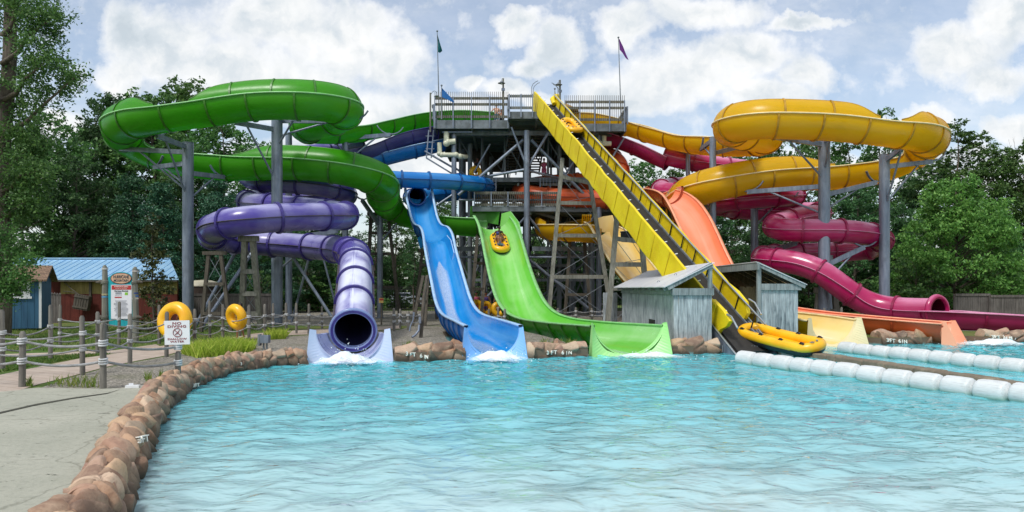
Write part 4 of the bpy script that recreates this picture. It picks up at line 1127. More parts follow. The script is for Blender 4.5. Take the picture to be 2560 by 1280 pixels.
# ================================================================== slide tower
YT = 48.0
def X_(px, Y=YT): return (px - 1280) / F_ * Y
def Z_(py, Y=YT): return EYE + (HZ - py) / F_ * Y
tower = empty('slide_tower', (1.0, 54, 0), 'tall grey steel tower with railed decks where all the slides start', 'tower')
SD, ST, DS = MAT['steel_dark'], MAT['steel'], MAT['deck_steel']
ZD = Z_(301); ZB = Z_(322)
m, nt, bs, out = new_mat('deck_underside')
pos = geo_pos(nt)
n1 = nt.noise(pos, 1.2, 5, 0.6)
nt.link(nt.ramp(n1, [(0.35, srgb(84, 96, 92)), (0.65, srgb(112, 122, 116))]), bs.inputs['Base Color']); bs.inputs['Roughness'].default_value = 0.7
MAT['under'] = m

def deck(name, x0, x1, y0, y1, z0, z1, joists=True):
    mb = MB()
    mb.box(((x0 + x1) / 2, (y0 + y1) / 2, z1 - 0.05), (x1 - x0, y1 - y0, 0.1), mi=1)
    t = 0.09
    mb.box(((x0 + x1) / 2, y0 - t / 2 - 0.003, (z0 + z1) / 2), (x1 - x0 + 2 * t, t, z1 - z0))
    mb.box(((x0 + x1) / 2, y1 + t / 2 + 0.003, (z0 + z1) / 2), (x1 - x0 + 2 * t, t, z1 - z0))
    for x in (x0 - t / 2 - 0.003, x1 + t / 2 + 0.003):
        mb.box((x, (y0 + y1) / 2, (z0 + z1) / 2), (t, y1 - y0, z1 - z0))
    o = mb.build(name, [DS, MAT['under']], tower)
    if joists:
        y = y0 + 0.9
        while y < y1 - 0.3:
            MB().box(((x0 + x1) / 2, y, z1 - 0.24), (x1 - x0 - 0.05, 0.10, 0.26)).build('joist', MAT['under'], tower)
            y += 1.35
        n = max(2, int((x1 - x0) / 1.7))
        for k in range(1, n):
            x = x0 + (x1 - x0) * k / n
            MB().box((x, (y0 + y1) / 2, z1 - 0.46), (0.14, y1 - y0 - 0.05, 0.18)).build('girder', MAT['under'], tower)
    return o
deck('upper_deck', X_(1087), X_(1271), YT, 60.5, ZB, ZD)
deck('upper_deck', X_(1410), X_(1562), YT, 60.5, Z_(338) + 0.25, Z_(310))
deck('upper_deck', X_(1273), X_(1408), YT - 1.0, 60.5, Z_(306, YT), Z_(289, YT))
deck('middle_deck', X_(1166, 50), X_(1490, 50), 50, 60, Z_(455, 50), Z_(444, 50))
deck('lower_deck', X_(1184), X_(1398), YT + 0.2, 60, Z_(528), Z_(515))
deck('lower_deck', X_(1400), X_(1560), YT + 1.5, 60, Z_(524), Z_(514))

def railing(p0, p1, z, h, spacing=0.125, rails=(0.12, 1.0), picket_top=None, post_n=4, name='railing', wood=True, pk=0.028, post_drop=0.0, pmat=None):
    """pickets + rails between two points at height z; one mesh for the picket pattern, posts of their own"""
    p0 = Vector((p0[0], p0[1], z)); p1 = Vector((p1[0], p1[1], z))
    L = (p1 - p0).length; d = (p1 - p0).normalized(); nrm = d.cross(Vector((0, 0, 1)))
    root = tower
    mb = MB()
    n = int(L / spacing)
    for k in range(n + 1):
        p = p0 + d * (L * k / n)
        top = h if picket_top is None else picket_top
        mb.box(p + Vector((0, 0, (rails[0] - 0.08 + top) / 2)), (pk, pk, top - rails[0] + 0.08), rz=math.atan2(d.y, d.x))
    o = mb.build(name, pmat or ST, root)
    for r in rails:
        MB().bar(p0 + Vector((0, 0, r)) - nrm * 0.05, p1 + Vector((0, 0, r)) - nrm * 0.05, 0.05, 0.17).build('rail', MAT['timber'] if wood else ST, o)
    for k in range(post_n + 1):
        p = p0 + d * (L * k / post_n)
        MB().bar(p + Vector((0, 0, -post_drop)) + nrm * 0.06, p + Vector((0, 0, h)) + nrm * 0.06, 0.07, 0.07).build('rail_post', ST, o)
    return o
deck('landing', X_(1325, 52), X_(1420, 52), 52, 57, Z_(668, 52), Z_(660, 52), False)
deck('landing', X_(1170, 53), X_(1260, 53), 53, 58, Z_(715, 53), Z_(707, 53), False)
hh = Z_(231) - ZD
railing((X_(1088), YT - 0.16), (X_(1270), YT - 0.16), ZD, Z_(244) - ZD, rails=(Z_(293) - ZD, Z_(262) - ZD, Z_(247) - ZD), picket_top=hh, post_n=4, post_drop=0.55, pmat=MAT['timber_dark'])
railing((X_(1087) - 0.14, YT + 0.1), (X_(1087) - 0.14, 60), ZD, 1.1, rails=(0.2, 1.0), post_n=5)
z2 = Z_(310)
railing((X_(1412), YT - 0.16), (X_(1560), YT - 0.16), z2, Z_(253) - z2, rails=(Z_(300) - z2, Z_(271) - z2, Z_(256) - z2), picket_top=Z_(240) - z2, post_n=4, post_drop=0.55, pmat=MAT['timber_dark'])
railing((X_(1562) + 0.14, YT + 0.1), (X_(1562) + 0.14, 60), z2, 1.2, rails=(0.2, 1.1), post_n=5)
z3 = Z_(289, YT)
railing((X_(1274), YT - 1.16), (X_(1330), YT - 1.16), z3, 1.12, rails=(0.24, 1.0), post_n=2, post_drop=0.4)
railing((X_(1273) - 0.05, YT - 1.1), (X_(1273) - 0.05, YT + 1.4), z3, 1.12, rails=(0.24, 1.0), post_n=1, post_drop=0.4)
railing((X_(1090), 60.3), (X_(1560), 60.3), ZD, 1.1, rails=(0.2, 1.0), post_n=8)
zl = Z_(515)
railing((X_(1186), YT + 0.05), (X_(1396), YT + 0.05), zl, 0.95, rails=(0.1, 0.88), post_n=5, pk=0.045, pmat=MAT['timber_dark'])
railing((X_(1402), YT + 1.35), (X_(1556), YT + 1.35), zl, 0.95, rails=(0.1, 0.88), post_n=4, pk=0.045, pmat=MAT['timber_dark'])
zm = Z_(444, 50)
railing((X_(1172, 50), 49.85), (X_(1240, 50), 49.85), Z_(480, 50), 0.95, rails=(0.5,), post_n=2, pk=0.05, spacing=0.2)
railing((X_(1350, 50), 49.85), (X_(1400, 50), 49.85), Z_(480, 50), 0.95, rails=(0.5,), post_n=2, pk=0.05, spacing=0.2)

def tcol(px, Y, r, ztop, z0=-0.05):
    x = X_(px, Y)
    o = MB().cyl((x, Y, z0), (x, Y, ztop), r, n=16).build('column', ST if Y < 51 else SD, tower)
    MB().cyl((x, Y, -0.05), (x, Y, 0.05), r * 1.6, n=16).build('base_plate', SD, o)
for px, Y, r in ((1135, 48.6, 0.17), (1317, 47.6, 0.19), (1497, 49.2, 0.19), (1175, 52, 0.17), (1157, 54, 0.2), (1313, 54, 0.17), (1476, 54, 0.17), (1160, 59.5, 0.17), (1312, 59.5, 0.17), (1462, 59.5, 0.17), (1228, 57, 0.15), (1398, 52.5, 0.17), (1398, 58, 0.15)):
    tcol(px, Y, r, Z_(330, 48))
def brace(a, b, r=0.075, name='brace', mat=None):
    MB().cyl(P(*a), P(*b), r, n=10).build(name, mat or ST, tower)
for a, b, r in [((1146, 488, 48.6), (1308, 350, 48.2), .11), ((1279, 318, 47.8), (1315, 412, 47.6), .08), ((1178, 448, 49), (1312, 424, 47.8), .09), ((1328, 350, 48.2), (1470, 496, 49), .11), ((1370, 332, 48), (1320, 418, 47.8), .09),
                ((1320, 426, 47.8), (1400, 446, 49.5), .08), ((1062, 378, 49), (1134, 420, 48.8), .07), ((1106, 330, 48.2), (1180, 330, 48.2), .05), ((1138, 420, 48.8), (1178, 448, 50), .07), ((1225, 360, 50), (1185, 432, 50), .07),
                ((1147, 500, 48.4), (1392, 500, 48.4), .07), ((1147, 643, 48.4), (1490, 643, 48.6), .08), ((1088, 516, 48.4), (1136, 484, 48.6), .08), ((1320, 540, 48), (1400, 640, 49), .09), ((1322, 648, 48), (1470, 770, 49), .1), ((1316, 540, 48.2), (1225, 640, 49), .08),
                ((1312, 650, 48.2), (1180, 780, 49), .1), ((1180, 540, 52), (1310, 640, 53), .08), ((1178, 650, 52), (1312, 780, 53), .08), ((1495, 530, 49.4), (1400, 640, 50), .08), ((1310, 540, 54), (1160, 640, 54), .08), ((1316, 540, 54), (1470, 640, 54), .08), ((1310, 770, 54), (1165, 650, 54), .08), ((1316, 770, 54), (1470, 650, 54), .08),
                ((1406, 448, 50), (1476, 340, 50), .08), ((1440, 345, 49), (1493, 400, 49.2), .07), ((1560, 345, 49), (1497, 450, 49.2), .07), ((1185, 455, 51), (1310, 520, 52), .07), ((1320, 520, 52), (1470, 455, 51), .07)]:
    brace(a, b, r)
for Yp in (52.0, 54.5, 57.0, 59.5):
    xs_ = [1150, 1205, 1262, 1314, 1370, 1425, 1476]
    for k, xp in enumerate(xs_):
        if k % 2 == 1 or Yp in (52.0, 57.0):
            MB().cyl(P(xp + (Yp - 52) * 1.5, 800, Yp), P(xp + (Yp - 52) * 1.5, 345, Yp), 0.085, n=8).build('post', SD, tower)
    for (ya, yb_) in ((350, 440), (535, 640), (645, 770)):
        for k in range(0, len(xs_) - 1):
            if (k + int(Yp)) % 2: continue
            brace((xs_[k], ya, Yp), (xs_[k + 1], yb_, Yp), 0.05, mat=SD); 
            if yb_ > 500: brace((xs_[k + 1], ya, Yp), (xs_[k], yb_, Yp), 0.05, mat=SD)
    for py in (588, 700):
        MB().bar(P(1150, py, Yp), P(1478, py, Yp), 0.12, 0.2).build('beam', SD, tower)
for (x0, x1, Y, py) in ((1140, 1496, 49.2, 333), (1148, 1480, 54, 338), (1160, 1462, 59.5, 360), (1150, 1480, 54, 536), (1150, 1480, 54, 640), (1158, 1462, 59.5, 536), (1138, 1330, 49.0, 622), (1320, 1495, 49.0, 622), (1158, 1465, 59.5, 640), (1160, 1462, 59.5, 745)):
    MB().box(((X_(x0, Y) + X_(x1, Y)) / 2, Y, Z_(py, Y)), (X_(x1, Y) - X_(x0, Y), 0.16, 0.3)).build('beam', SD, tower)
def stair(pt, pb, wdt, n, name='stair_flight'):
    a = P(*pt); b = P(*pb)
    mb = MB()
    for k in range(n):
        c = b + (a - b) * ((k + 0.5) / n)
        mb.box(c, (wdt, 0.30, 0.06))
    o = mb.build(name, MAT['timber_dark'], tower)
    for s in (-1, 1):
        off = Vector((s * (wdt / 2 + 0.05), 0, 0))
        MB().bar(b + off, a + off, 0.07, 0.28).build('stringer', SD, o)
        MB().bar(b + off + Vector((0, 0, 1.0)), a + off + Vector((0, 0, 1.0)), 0.05, 0.05).build('handrail', SD, o)
stair((1289, 336, 50.6), (1272, 434, 54.6), 0.95, 14)
stair((1345, 336, 50.6), (1330, 434, 54.6), 0.95, 14)
stair((1300, 452, 52), (1290, 512, 56), 1.2, 11)
stair((1240, 530, 52), (1290, 640, 57), 1.1, 15)
stair((1300, 650, 53), (1240, 770, 58), 1.1, 15)
MB().box((X_(1365, 55), 55, Z_(487, 55)), (2.1, 0.08, 1.35)).build('plank_wall', MAT['timber_dark'], tower)
MB().box((X_(1225, 55), 55, Z_(487, 55)), (2.4, 0.08, 1.1)).build('plank_wall', MAT['timber_dark'], tower)
MB().box((X_(1185, 56), 56, Z_(372, 56)), (2.2, 0.08, 2.0)).build('plank_wall', MAT['timber_dark'], tower)
MB().box((X_(1270, 58), 58, Z_(390, 58)), (3.4, 0.08, 2.6)).build('plank_wall', MAT['timber_dark'], tower)
MB().box((X_(1420, 58), 58, Z_(385, 58)), (3.4, 0.08, 2.2)).build('plank_wall', MAT['timber_dark'], tower)
# side frame at the left with ladders of steel
for x in (1066, 1078):
    MB().bar(P(x, 395, 49.5), P(x + 6, 325, 49.5), 0.08, 0.08).build('side_frame', ST, tower)
for y in (340, 356, 372, 388):
    MB().bar(P(1064, y, 49.5), P(1086, y, 49.5), 0.05, 0.05).build('side_frame', ST, tower)
MB().bar(P(1066, 395, 49.5), P(1140, 440, 49.5), 0.1, 0.1).build('side_frame', ST, tower)
# roof-like beam below the lower deck on the right
MB().bar(P(1330, 528, 50), P(1390, 546, 50), 0.1, 0.2).build('beam', SD, tower)
def pipe_run(pts, r, label):
    mbp = MB(); vv_ = [P(*p) for p in pts]
    sm = smooth_poly(vv_, 6)
    mbp.tube(vv_, r, n=12)
    for p in vv_[1:-1]: mbp.sphere(p, r * 1.22, 10, 6)
    o = mbp.build('water_pipe', MAT['pvc'])
    return tag(o, label, 'pipe')
pipe_run([(1116, 330, 48.3), (1116, 358, 48.3), (1120, 355, 48.3), (1139, 353, 48.3)], 0.19, 'short cream pipe with an elbow hanging under the left of the tower deck')
pipe_run([(1099, 357, 48.5), (1099, 384, 48.5), (1104, 387, 48.5), (1140, 387, 48.5), (1150, 391, 48.6), (1166, 392, 49.4)], 0.16, 'longer cream pipe bending from vertical to level under the tower')
pipe_run([(1510, 340, 49.0), (1510, 356, 49.0), (1500, 359, 49.0), (1528, 359, 49.0)], 0.17, 'beige pipe stub under the right end of the tower deck')

def pole_lamp(px, ptop, pbot, Y, label, shade_y, box_y=None):
    b = P(px, pbot, Y); t = P(px, ptop, Y)
    root = empty('deck_lamp', b, label, 'lamp', 'lamps on the tower deck')
    MB().cyl(b, t, 0.075, 0.06, n=10).build('pole', MAT['timber'], root)
    sh = P(px - 4, shade_y, Y) + Vector((0, -0.16, 0))
    MB().lathe(sh, [(0.02, 0.16), (0.08, 0.12), (0.10, 0.05), (0.26, -0.02), (0.24, -0.03), (0.02, 0.0)], 16).build('lamp_shade', SD, root)
    MB().sphere(sh + Vector((0, 0, -0.07)), 0.06, 8, 6).build('bulb', MAT['white_paint'], root)
    MB().tube([sh + Vector((0, 0, 0.15)), sh + Vector((0.02, 0.05, 0.3)), sh + Vector((0.06, 0.16, 0.32)), sh + Vector((0.1, 0.16, 0.2))], 0.015, n=6).build('bracket', SD, root)
    if box_y:
        MB().box(P(px, box_y, Y) + Vector((0, -0.12, 0)), (0.24, 0.1, 0.16)).build('control_box', ST, root)
pole_lamp(1258, 196, 300, 48.6, 'wooden lamp post with a disc shade left of the conveyor top', 209, 225)
pole_lamp(1400, 200, 306, 48.8, 'wooden lamp post with a disc shade right of the conveyor top', 213, 229)
b = P(1076, 272, 49.2)
root = empty('deck_lamp', b, 'gooseneck lamp at the left corner of the tower deck', 'lamp', 'lamps on the tower deck')
MB().cyl(P(1076, 330, 49.2), P(1076, 232, 49.2), 0.06, n=8).build('pole', MAT['timber'], root)
MB().tube([P(1077, 236, 49.2), P(1081, 230, 49.2), P(1086, 227, 49.2), P(1091, 230, 49.2), P(1092, 236, 49.2)], 0.02, n=6).build('bracket', SD, root)
MB().lathe(P(1092, 241, 49.2), [(0.02, 0.12), (0.06, 0.08), (0.20, 0.0), (0.19, -0.01), (0.02, 0.0)], 14).build('lamp_shade', SD, root)

def flag(pole_top, pole_bot, Y, pts, col, label, ball=True):
    a = P(pole_bot[0], pole_bot[1], Y); t = P(pole_top[0], pole_top[1], Y)
    root = empty('flag_pole', a, label, 'flag', 'flags on the tower')
    MB().cyl(a, t, 0.045, 0.022, n=8).build('pole', MAT['steel_dark'], root)
    MB().sphere(t + Vector((0, 0, 0.06)), 0.07, 8, 6).build('finial', MAT['steel_dark'], root)
    m, nt, bs, out = new_mat('flag_cloth')
    nt.link(nt.mix(nt.noise(geo_pos(nt), 3, 2), col, tuple(c * 0.8 for c in col[:3]) + (1,)), bs.inputs['Base Color']); bs.inputs['Roughness'].default_value = 0.8
    tr = nt.new('ShaderNodeBsdfTranslucent'); tr.inputs['Color'].default_value = col
    mx = nt.new('ShaderNodeMixShader'); mx.inputs[0].default_value = 0.35
    nt.link(bs.outputs[0], mx.inputs[1]); nt.link(tr.outputs[0], mx.inputs[2]); nt.link(mx.outputs[0], out.inputs[0])
    # cloth hung between the left edge (pole) and the right edge, with folds
    n = 10; kk = 7
    rows = []
    for i in range(n + 1):
        f = i / n
        def ev(L):
            s = f * (len(L) - 1); k = min(int(s), len(L) - 2); g = s - k
            return (L[k][0] * (1 - g) + L[k + 1][0] * g, L[k][1] * (1 - g) + L[k + 1][1] * g)
        l = ev(pts[0]); r = ev(pts[1])
        row = []
        for j in range(kk):
            h = j / (kk - 1)
            v = P(l[0] * (1 - h) + r[0] * h, l[1] * (1 - h) + r[1] * h, Y)
            v.y += 0.16 * math.sin(h * 7 + f * 3) * h
            row.append(v)
        rows.append(row)
    vs = [v for r in rows for v in r]; fs = [(i * kk + j, i * kk + j + 1, (i + 1) * kk + j + 1, (i + 1) * kk + j) for i in range(n) for j in range(kk - 1)]
    off = len(vs); vs2 = [v + Vector((0, 0.015, 0)) for v in vs]
    mb = MB().add(vs + vs2, fs + [tuple(off + i for i in f[::-1]) for f in fs], 0, True)
    mb.build('flag', m, root)
flag((1093, 80), (1098, 290), 48.4, ([(1093, 84), (1095, 106), (1095, 131)], [(1093, 84), (1100, 108), (1106, 127), (1101, 131)]), srgb(16, 112, 118), 'teal flag hanging limp on the tallest pole at the left of the tower')
flag((1104, 216), (1104, 298), 47.5, ([(1104, 220), (1105, 243)], [(1105, 220), (1112, 226), (1121, 236), (1128, 244), (1137, 257)]), srgb(54, 132, 206), 'bright blue flag draped over the left tower railing')
flag((1546, 96), (1553, 300), 48.4, ([(1547, 98), (1549, 122), (1549, 124)], [(1548, 98), (1558, 112), (1566, 136), (1571, 151)]), srgb(128, 62, 156), 'purple flag on the pole at the right of the tower')
flag((1387, 224), (1388, 252), 48.6, ([(1387, 228), (1388, 248)], [(1388, 228), (1390, 238), (1393, 249)]), srgb(206, 180, 60), 'small yellow pennant beside the right lamp post')

# thatched parasol on the deck
pb = P(1414, 306, 52)
root = empty('thatched_parasol', (pb.x, pb.y, z2), 'brown thatched parasol on the right of the tower deck', 'parasol')
MB().cyl((pb.x, pb.y, z2), (pb.x, pb.y, Z_(262, 52)), 0.06, n=8).build('pole', MAT['timber_dark'], root)
mb = MB(); mb.lathe((pb.x, pb.y, Z_(262, 52)), [(0.05, 0.1), (0.5, -0.15), (0.95, -0.42), (0.98, -0.62), (0.9, -0.55), (0.3, -0.2), (0.03, 0.0)], 24)
mb.build('thatch', wood('thatch', srgb(112, 84, 46), srgb(178, 146, 92), scale=2), root)

# ================================================================== conveyor
Bc = P(1872, 868, 24.2); Tc = P(1366, 268, 47.4)
D = (Tc - Bc).normalized(); Sx = D.cross(Vector((0, 0, 1))).normalized(); Nn = Sx.cross(D)
Lc = (Tc - Bc).length
conv = empty('raft_conveyor', (Bc.x, Bc.y, 0), 'long yellow sided conveyor with a black belt carrying rafts up the tower', 'conveyor')
def K(t, s, n): return Bc + D * t + Sx * s + Nn * n
m, nt, bs, out = new_mat('yellow_vinyl')
n1 = nt.noise(geo_pos(nt), 1.1, 4, 0.55); n2 = nt.noise(geo_pos(nt, (1, 1, 1)), 4.5, 4, 0.6, 0.8)
nt.link(nt.mix(nt.ramp(n1, [(0.4, 0), (0.7, 1)]), srgb(236, 212, 26), srgb(222, 190, 14)), bs.inputs['Base Color'])
bs.inputs['Roughness'].default_value = 0.5
bump(nt, bs, nt.math('ADD', n2, n1), 0.35, 0.06)
vin = m
vseam = simple('vinyl_seam', srgb(206, 178, 22), 0.6, 0.1, 4)
# belt with low ribs
mb = MB()
mb.bar(K(-0.3, 0, 0), K(Lc + 0.2, 0, 0), 1.14, 0.10, up=Nn)
o = mb.build('belt', MAT['belt'], conv)
MB().bar(K(-0.2, 0, -0.16), K(Lc, 0, -0.16), 1.1, 0.16, up=Nn).build('belt_bed', SD, conv)
MB().cyl(K(Lc + 0.2, -0.68, -0.05), K(Lc + 0.2, 0.68, -0.05), 0.2, n=16).build('drive_drum', MAT['belt'], conv)
# padded vinyl sides: cross section swept with soft wrinkles
def pad(s0, t0, t1, lo, hi, th, name, seed, end_low=False):
    n = int((t1 - t0) / 0.28)
    prof = []
    K8 = [(.38, lo), (-.38, lo), (-.5, lo + 0.02), (-.5, lo + 0.06), (-.5, (lo + hi) / 2), (-.5, hi - 0.06), (-.5, hi - 0.02), (-.38, hi), (.38, hi), (.5, hi - 0.02), (.5, hi - 0.06), (.5, (lo + hi) / 2), (.5, lo + 0.06), (.5, lo + 0.02)]
    vs = []
    for i in range(n + 1):
        t = t0 + (t1 - t0) * i / n
        ph = math.sin(t * 2.1 + seed) * 0.035 + mnoise.noise(Vector((t * 1.3, seed, 0))) * 0.05
        for (a, h) in K8:
            bul = mnoise.noise(Vector((t * 0.9, h * 2, seed * 3))) * 0.05
            hh_ = h + (ph if h < 0.2 else ph * 0.35)
            vs.append(K(t, s0 + a * th + bul, hh_))
    k = len(K8)
    fs = [(i * k + j, i * k + (j + 1) % k, (i + 1) * k + (j + 1) % k, (i + 1) * k + j) for i in range(n) for j in range(k)]
    fs += [tuple(range(k))[::-1], tuple(n * k + j for j in range(k))]
    o = MB().add(vs, fs, 0, True).build(name, vin, conv)
    t = t0 + 0.9
    while t < t1 - 0.4:      # stitched joints of the vinyl
        MB().bar(K(t, s0 - 0.52 * th - 0.012, lo + 0.05), K(t, s0 - 0.52 * th - 0.012, hi - 0.04), 0.035, 0.02, up=Sx).build('stitched_seam', vseam, o)
        t += 1.55
    return o
pad(-0.70, 1.45, Lc + 0.75, -0.42, 0.80, 0.10, 'side_panel', 1)
pad(0.70, 2.7, Lc + 0.9, -0.3, 0.66, 0.10, 'side_panel', 5)
# scooped apron at the foot of each side
def apron(s0, name, sg):
    pts = [(1.8, 0.80), (1.0, 0.84), (0.45, 0.76), (0.55, 0.48), (0.82, 0.18), (0.92, -0.1), (0.9, -0.50), (1.2, -0.66), (1.9, -0.52)] if sg < 0 else [(3.2, 0.64), (2.5, 0.72), (1.8, 0.68), (1.5, 0.4), (1.6, 0.05), (2.0, -0.25), (3.3, -0.28)]
    mb = MB(); vs = [K(t, s0 + sg * 0.02, n) for t, n in pts] + [K(t, s0 - sg * 0.12, n) for t, n in pts]
    k = len(pts)
    fs = [tuple(range(k)), tuple(range(2 * k - 1, k - 1, -1))] + [(j, (j + 1) % k, k + (j + 1) % k, k + j) for j in range(k)]
    mb.add(vs, fs); mb.build(name, vin, conv)
apron(-0.70, 'apron', -1); apron(0.73, 'apron', 1)
for s in (-0.92, 0.92):
    MB().bar(K(-0.6, s * 0.84, -0.22), K(2.4, s * 0.84, -0.22), 0.08, 0.62, up=Nn).build('side_plate', ST, conv)
    MB().cyl(K(-0.8, s * 0.88, 0.12), K(2.0, s * 0.88, 0.12), 0.035, n=8).build('guard_tube', MAT['chrome'], conv)
MB().bar(K(0.5, 0.6, -0.5), K(Lc, 0.6, -0.42), 0.1, 0.2, up=Nn).build('truss_chord', SD, conv)
# hand rail with stanchions on the right, bolts on the left edge
ho = MB().cyl(K(0.3, 0.58, 0.70), K(Lc + 0.6, 0.58, 0.70), 0.035, n=8).build('hand_rail', MAT['chrome'], conv)
MB().bar(K(0.2, 0.60, 0.05), K(Lc, 0.60, 0.05), 0.05, 0.14, up=Nn).build('kick_rail', ST, conv)
t = 1.0
while t < Lc:
    MB().cyl(K(t, 0.60, 0.02), K(t, 0.58, 0.70), 0.028, n=6).build('stanchion', MAT['black_rubber'], ho)
    t += 1.22
mb = MB(); t = 1.0
while t < Lc:
    mb.cyl(K(t, -0.66, 0.80), K(t, -0.56, 0.83), 0.022, n=6); t += 1.05
mb.build('fastener_row', MAT['white_paint'], conv)
for s, dx in ((-0.9, 0.10), (-0.9, 0.55), (0.9, 0.1), (0.9, 0.5)):
    b0 = K(Lc + 0.2 + dx, s, 0.5); sg = 1 if s < 0 else -1
    MB().tube([b0, b0 + Vector((0, 0, 0.55)), b0 + Vector((0.08 * sg, 0, 0.75)), b0 + Vector((0.28 * sg, 0, 0.92)), b0 + Vector((0.42 * sg, 0, 0.98))], 0.022, n=6).build('spray_arm', SD, conv)
MB().tube([K(0.75, -0.68, 0.84), K(0.5, -0.66, 0.90), K(0.0, -0.66, 0.78)], 0.035, n=8).build('grab_bar', MAT['chrome'], conv)
MB().tube([K(1.9, 0.8, 0.74), K(1.55, 0.82, 0.80), K(1.0, 0.82, 0.66)], 0.035, n=8).build('grab_bar', MAT['chrome'], conv)
# yellow bumper roll at the top
MB().tube([K(Lc + 0.0, 0.5, 0.25), K(Lc + 0.4, 0.45, 0.45), K(Lc + 0.8, 0.75, 0.5), K(Lc + 1.1, 1.0, 0.5)], 0.16, n=10).build('bumper_roll', vin, conv)
# legs of the conveyor: timber A-frames
a_frame([(1406, 396), (1474, 452)], [(1370, 800), (1532, 810)], 43.5, 42, 'tallest timber frame under the upper half of the conveyor', (0.27, 0.52, 0.72, 0.885), 'timber', w=0.23, cap=False, group='timber frames carrying the conveyor')
a_frame([(1543, 536), (1604, 600)], [(1518, 800), (1622, 800)], 37.5, 36.8, 'timber frame under the middle of the conveyor in front of the yellow chute', (0.34, 0.55, 0.78), 'timber', w=0.25, cap=False, group='timber frames carrying the conveyor')
# black tank on the frame
tk = P(1582, 604, 38.2)
root = empty('water_tank', (tk.x, tk.y, tk.z), 'black round tank sitting on the conveyor frame', 'tank')
MB().lathe(tk, [(0.02, 0), (0.62, 0.0), (0.64, 0.03), (0.64, 0.48), (0.62, 0.5), (0.02, 0.52)], 24).build('shell', MAT['black_rubber'], root)
MB().lathe(tk, [(0.63, 0.49), (0.68, 0.49), (0.68, 0.53), (0.63, 0.53)], 24).build('rim', MAT['steel'], root)

# ================================================================== board shed: two lean-to halves either side of the conveyor
shed_l = empty('board_shed', (6.1, 30, 0), 'grey board shed with a white metal roof left of the conveyor foot', 'shed', 'board sheds at the conveyor foot')
SB, TG = MAT['shed_board'], MAT['timber_grey']
roof_m = simple('white_roof_metal', srgb(206, 208, 212), 0.45, 0.06, 1.2, col2=srgb(188, 190, 196))
def boards(name, p0, p1, z0, z1, root, th=0.03, mat=None, ztop2=None, bw=0.15):
    """upright boards of slightly varying set-back between two ground points (one wall = one mesh)"""
    p0 = Vector(p0); p1 = Vector(p1); L = (p1 - p0).length; d = (p1 - p0) / L; nrm = d.cross(Vector((0, 0, 1)))
    mb = MB(); n = int(L / bw)
    for k in range(n):
        f = (k + 0.5) / n
        c = p0 + d * (L * f) + nrm * random.uniform(-0.006, 0.006)
        zt = z1 if ztop2 is None else z1 + (ztop2 - z1) * f
        zb = z0 + random.uniform(-0.02, 0.02)
        mb.box(Vector((c.x, c.y, (zb + zt) / 2)), (L / n - 0.008, th, zt - zb), rz=math.atan2(d.y, d.x))
    return mb.build(name, mat or SB, root)
zE, zR = 1.97, 2.80
boards('side_wall', (5.52, 36, 0), (5.52, 24.56, 0), 0.05, 2.02, shed_l)
boards('far_gable', (5.5, 36.0, 0), (6.74, 36.0, 0), 0.05, 1.98, shed_l, ztop2=2.62)
boards('front_wall', (5.50, 24.5, 0), (6.80, 24.5, 0), 0.05, 1.72, shed_l)
boards('rear_wall', (4.75, 37.6, 0), (5.5, 37.6, 0), 0.05, 1.7, shed_l)
boards('inner_wall', (6.78, 24.6, 0), (6.78, 36, 0), 0.05, 1.0, shed_l)
MB().box((6.15, 24.44, 1.80), (1.40, 0.06, 0.24)).build('header_board', TG, shed_l)
MB().box((5.45, 30.2, 1.78), (0.05, 11.3, 0.16)).build('header_board', TG, shed_l)
MB().bar((6.74, 24.52, 1.9), (6.74, 24.52, zR - 0.06), 0.13, 0.13).build('post', TG, shed_l)
MB().bar((6.74, 36, 0.0), (6.74, 36, zR - 0.06), 0.13, 0.13).build('post', TG, shed_l)
MB().bar((5.28, 24.42, zE - 0.05), (6.80, 24.42, zR - 0.07), 0.05, 0.15).build('barge_board', TG, shed_l)
for k in range(9):
    y = 24.8 + k * 1.35
    MB().bar((5.22, y, zE - 0.10), (6.74, y, zR - 0.12), 0.06, 0.12).build('rafter', TG, shed_l)
mb = MB(); n = 14
vs = []; 
for k in range(n + 1):
    y = 24.36 + (36.6 - 24.36) * k / n
    for (x, z) in ((5.16, zE), (6.86, zR)):
        vs.append((x, y, z + (0.006 if k % 2 else 0)))
base = len(vs)
vs += [(x, y, z - 0.03) for x, y, z in vs]
fs = [(2 * k, 2 * k + 1, 2 * k + 3, 2 * k + 2) for k in range(n)] + [(base + 2 * k + 2, base + 2 * k + 3, base + 2 * k + 1, base + 2 * k) for k in range(n)]
fs += [(0, base, base + 1, 1), (2 * n, 2 * n + 1, base + 2 * n + 1, base + 2 * n)] + [(2 * k, 2 * k + 2, base + 2 * k + 2, base + 2 * k) for k in range(n)] + [(2 * k + 1, base + 2 * k + 1, base + 2 * k + 3, 2 * k + 3) for k in range(n)]
mb.add(vs, [f[::-1] for f in fs]); mb.build('roof', roof_m, shed_l)
MB().box((5.49, 28.2, 0.52), (0.05, 1.1, 0.36)).build('hatch', MAT['black_rubber'], shed_l)
mb = MB()
for (y, f) in ((27.0, 0.15), (26.3, 0.45)):
    c = Vector((5.2 + 1.6 * f, y, zE + 0.83 * f * 1.0 + 0.05)); mb.tube([c, c + Vector((0.03, 0, 0.06)), c + Vector((0.09, 0, 0.05)), c + Vector((0.09, 0, 0.0))], 0.012, n=6)
mb.build('roof_hook', SD, shed_l)

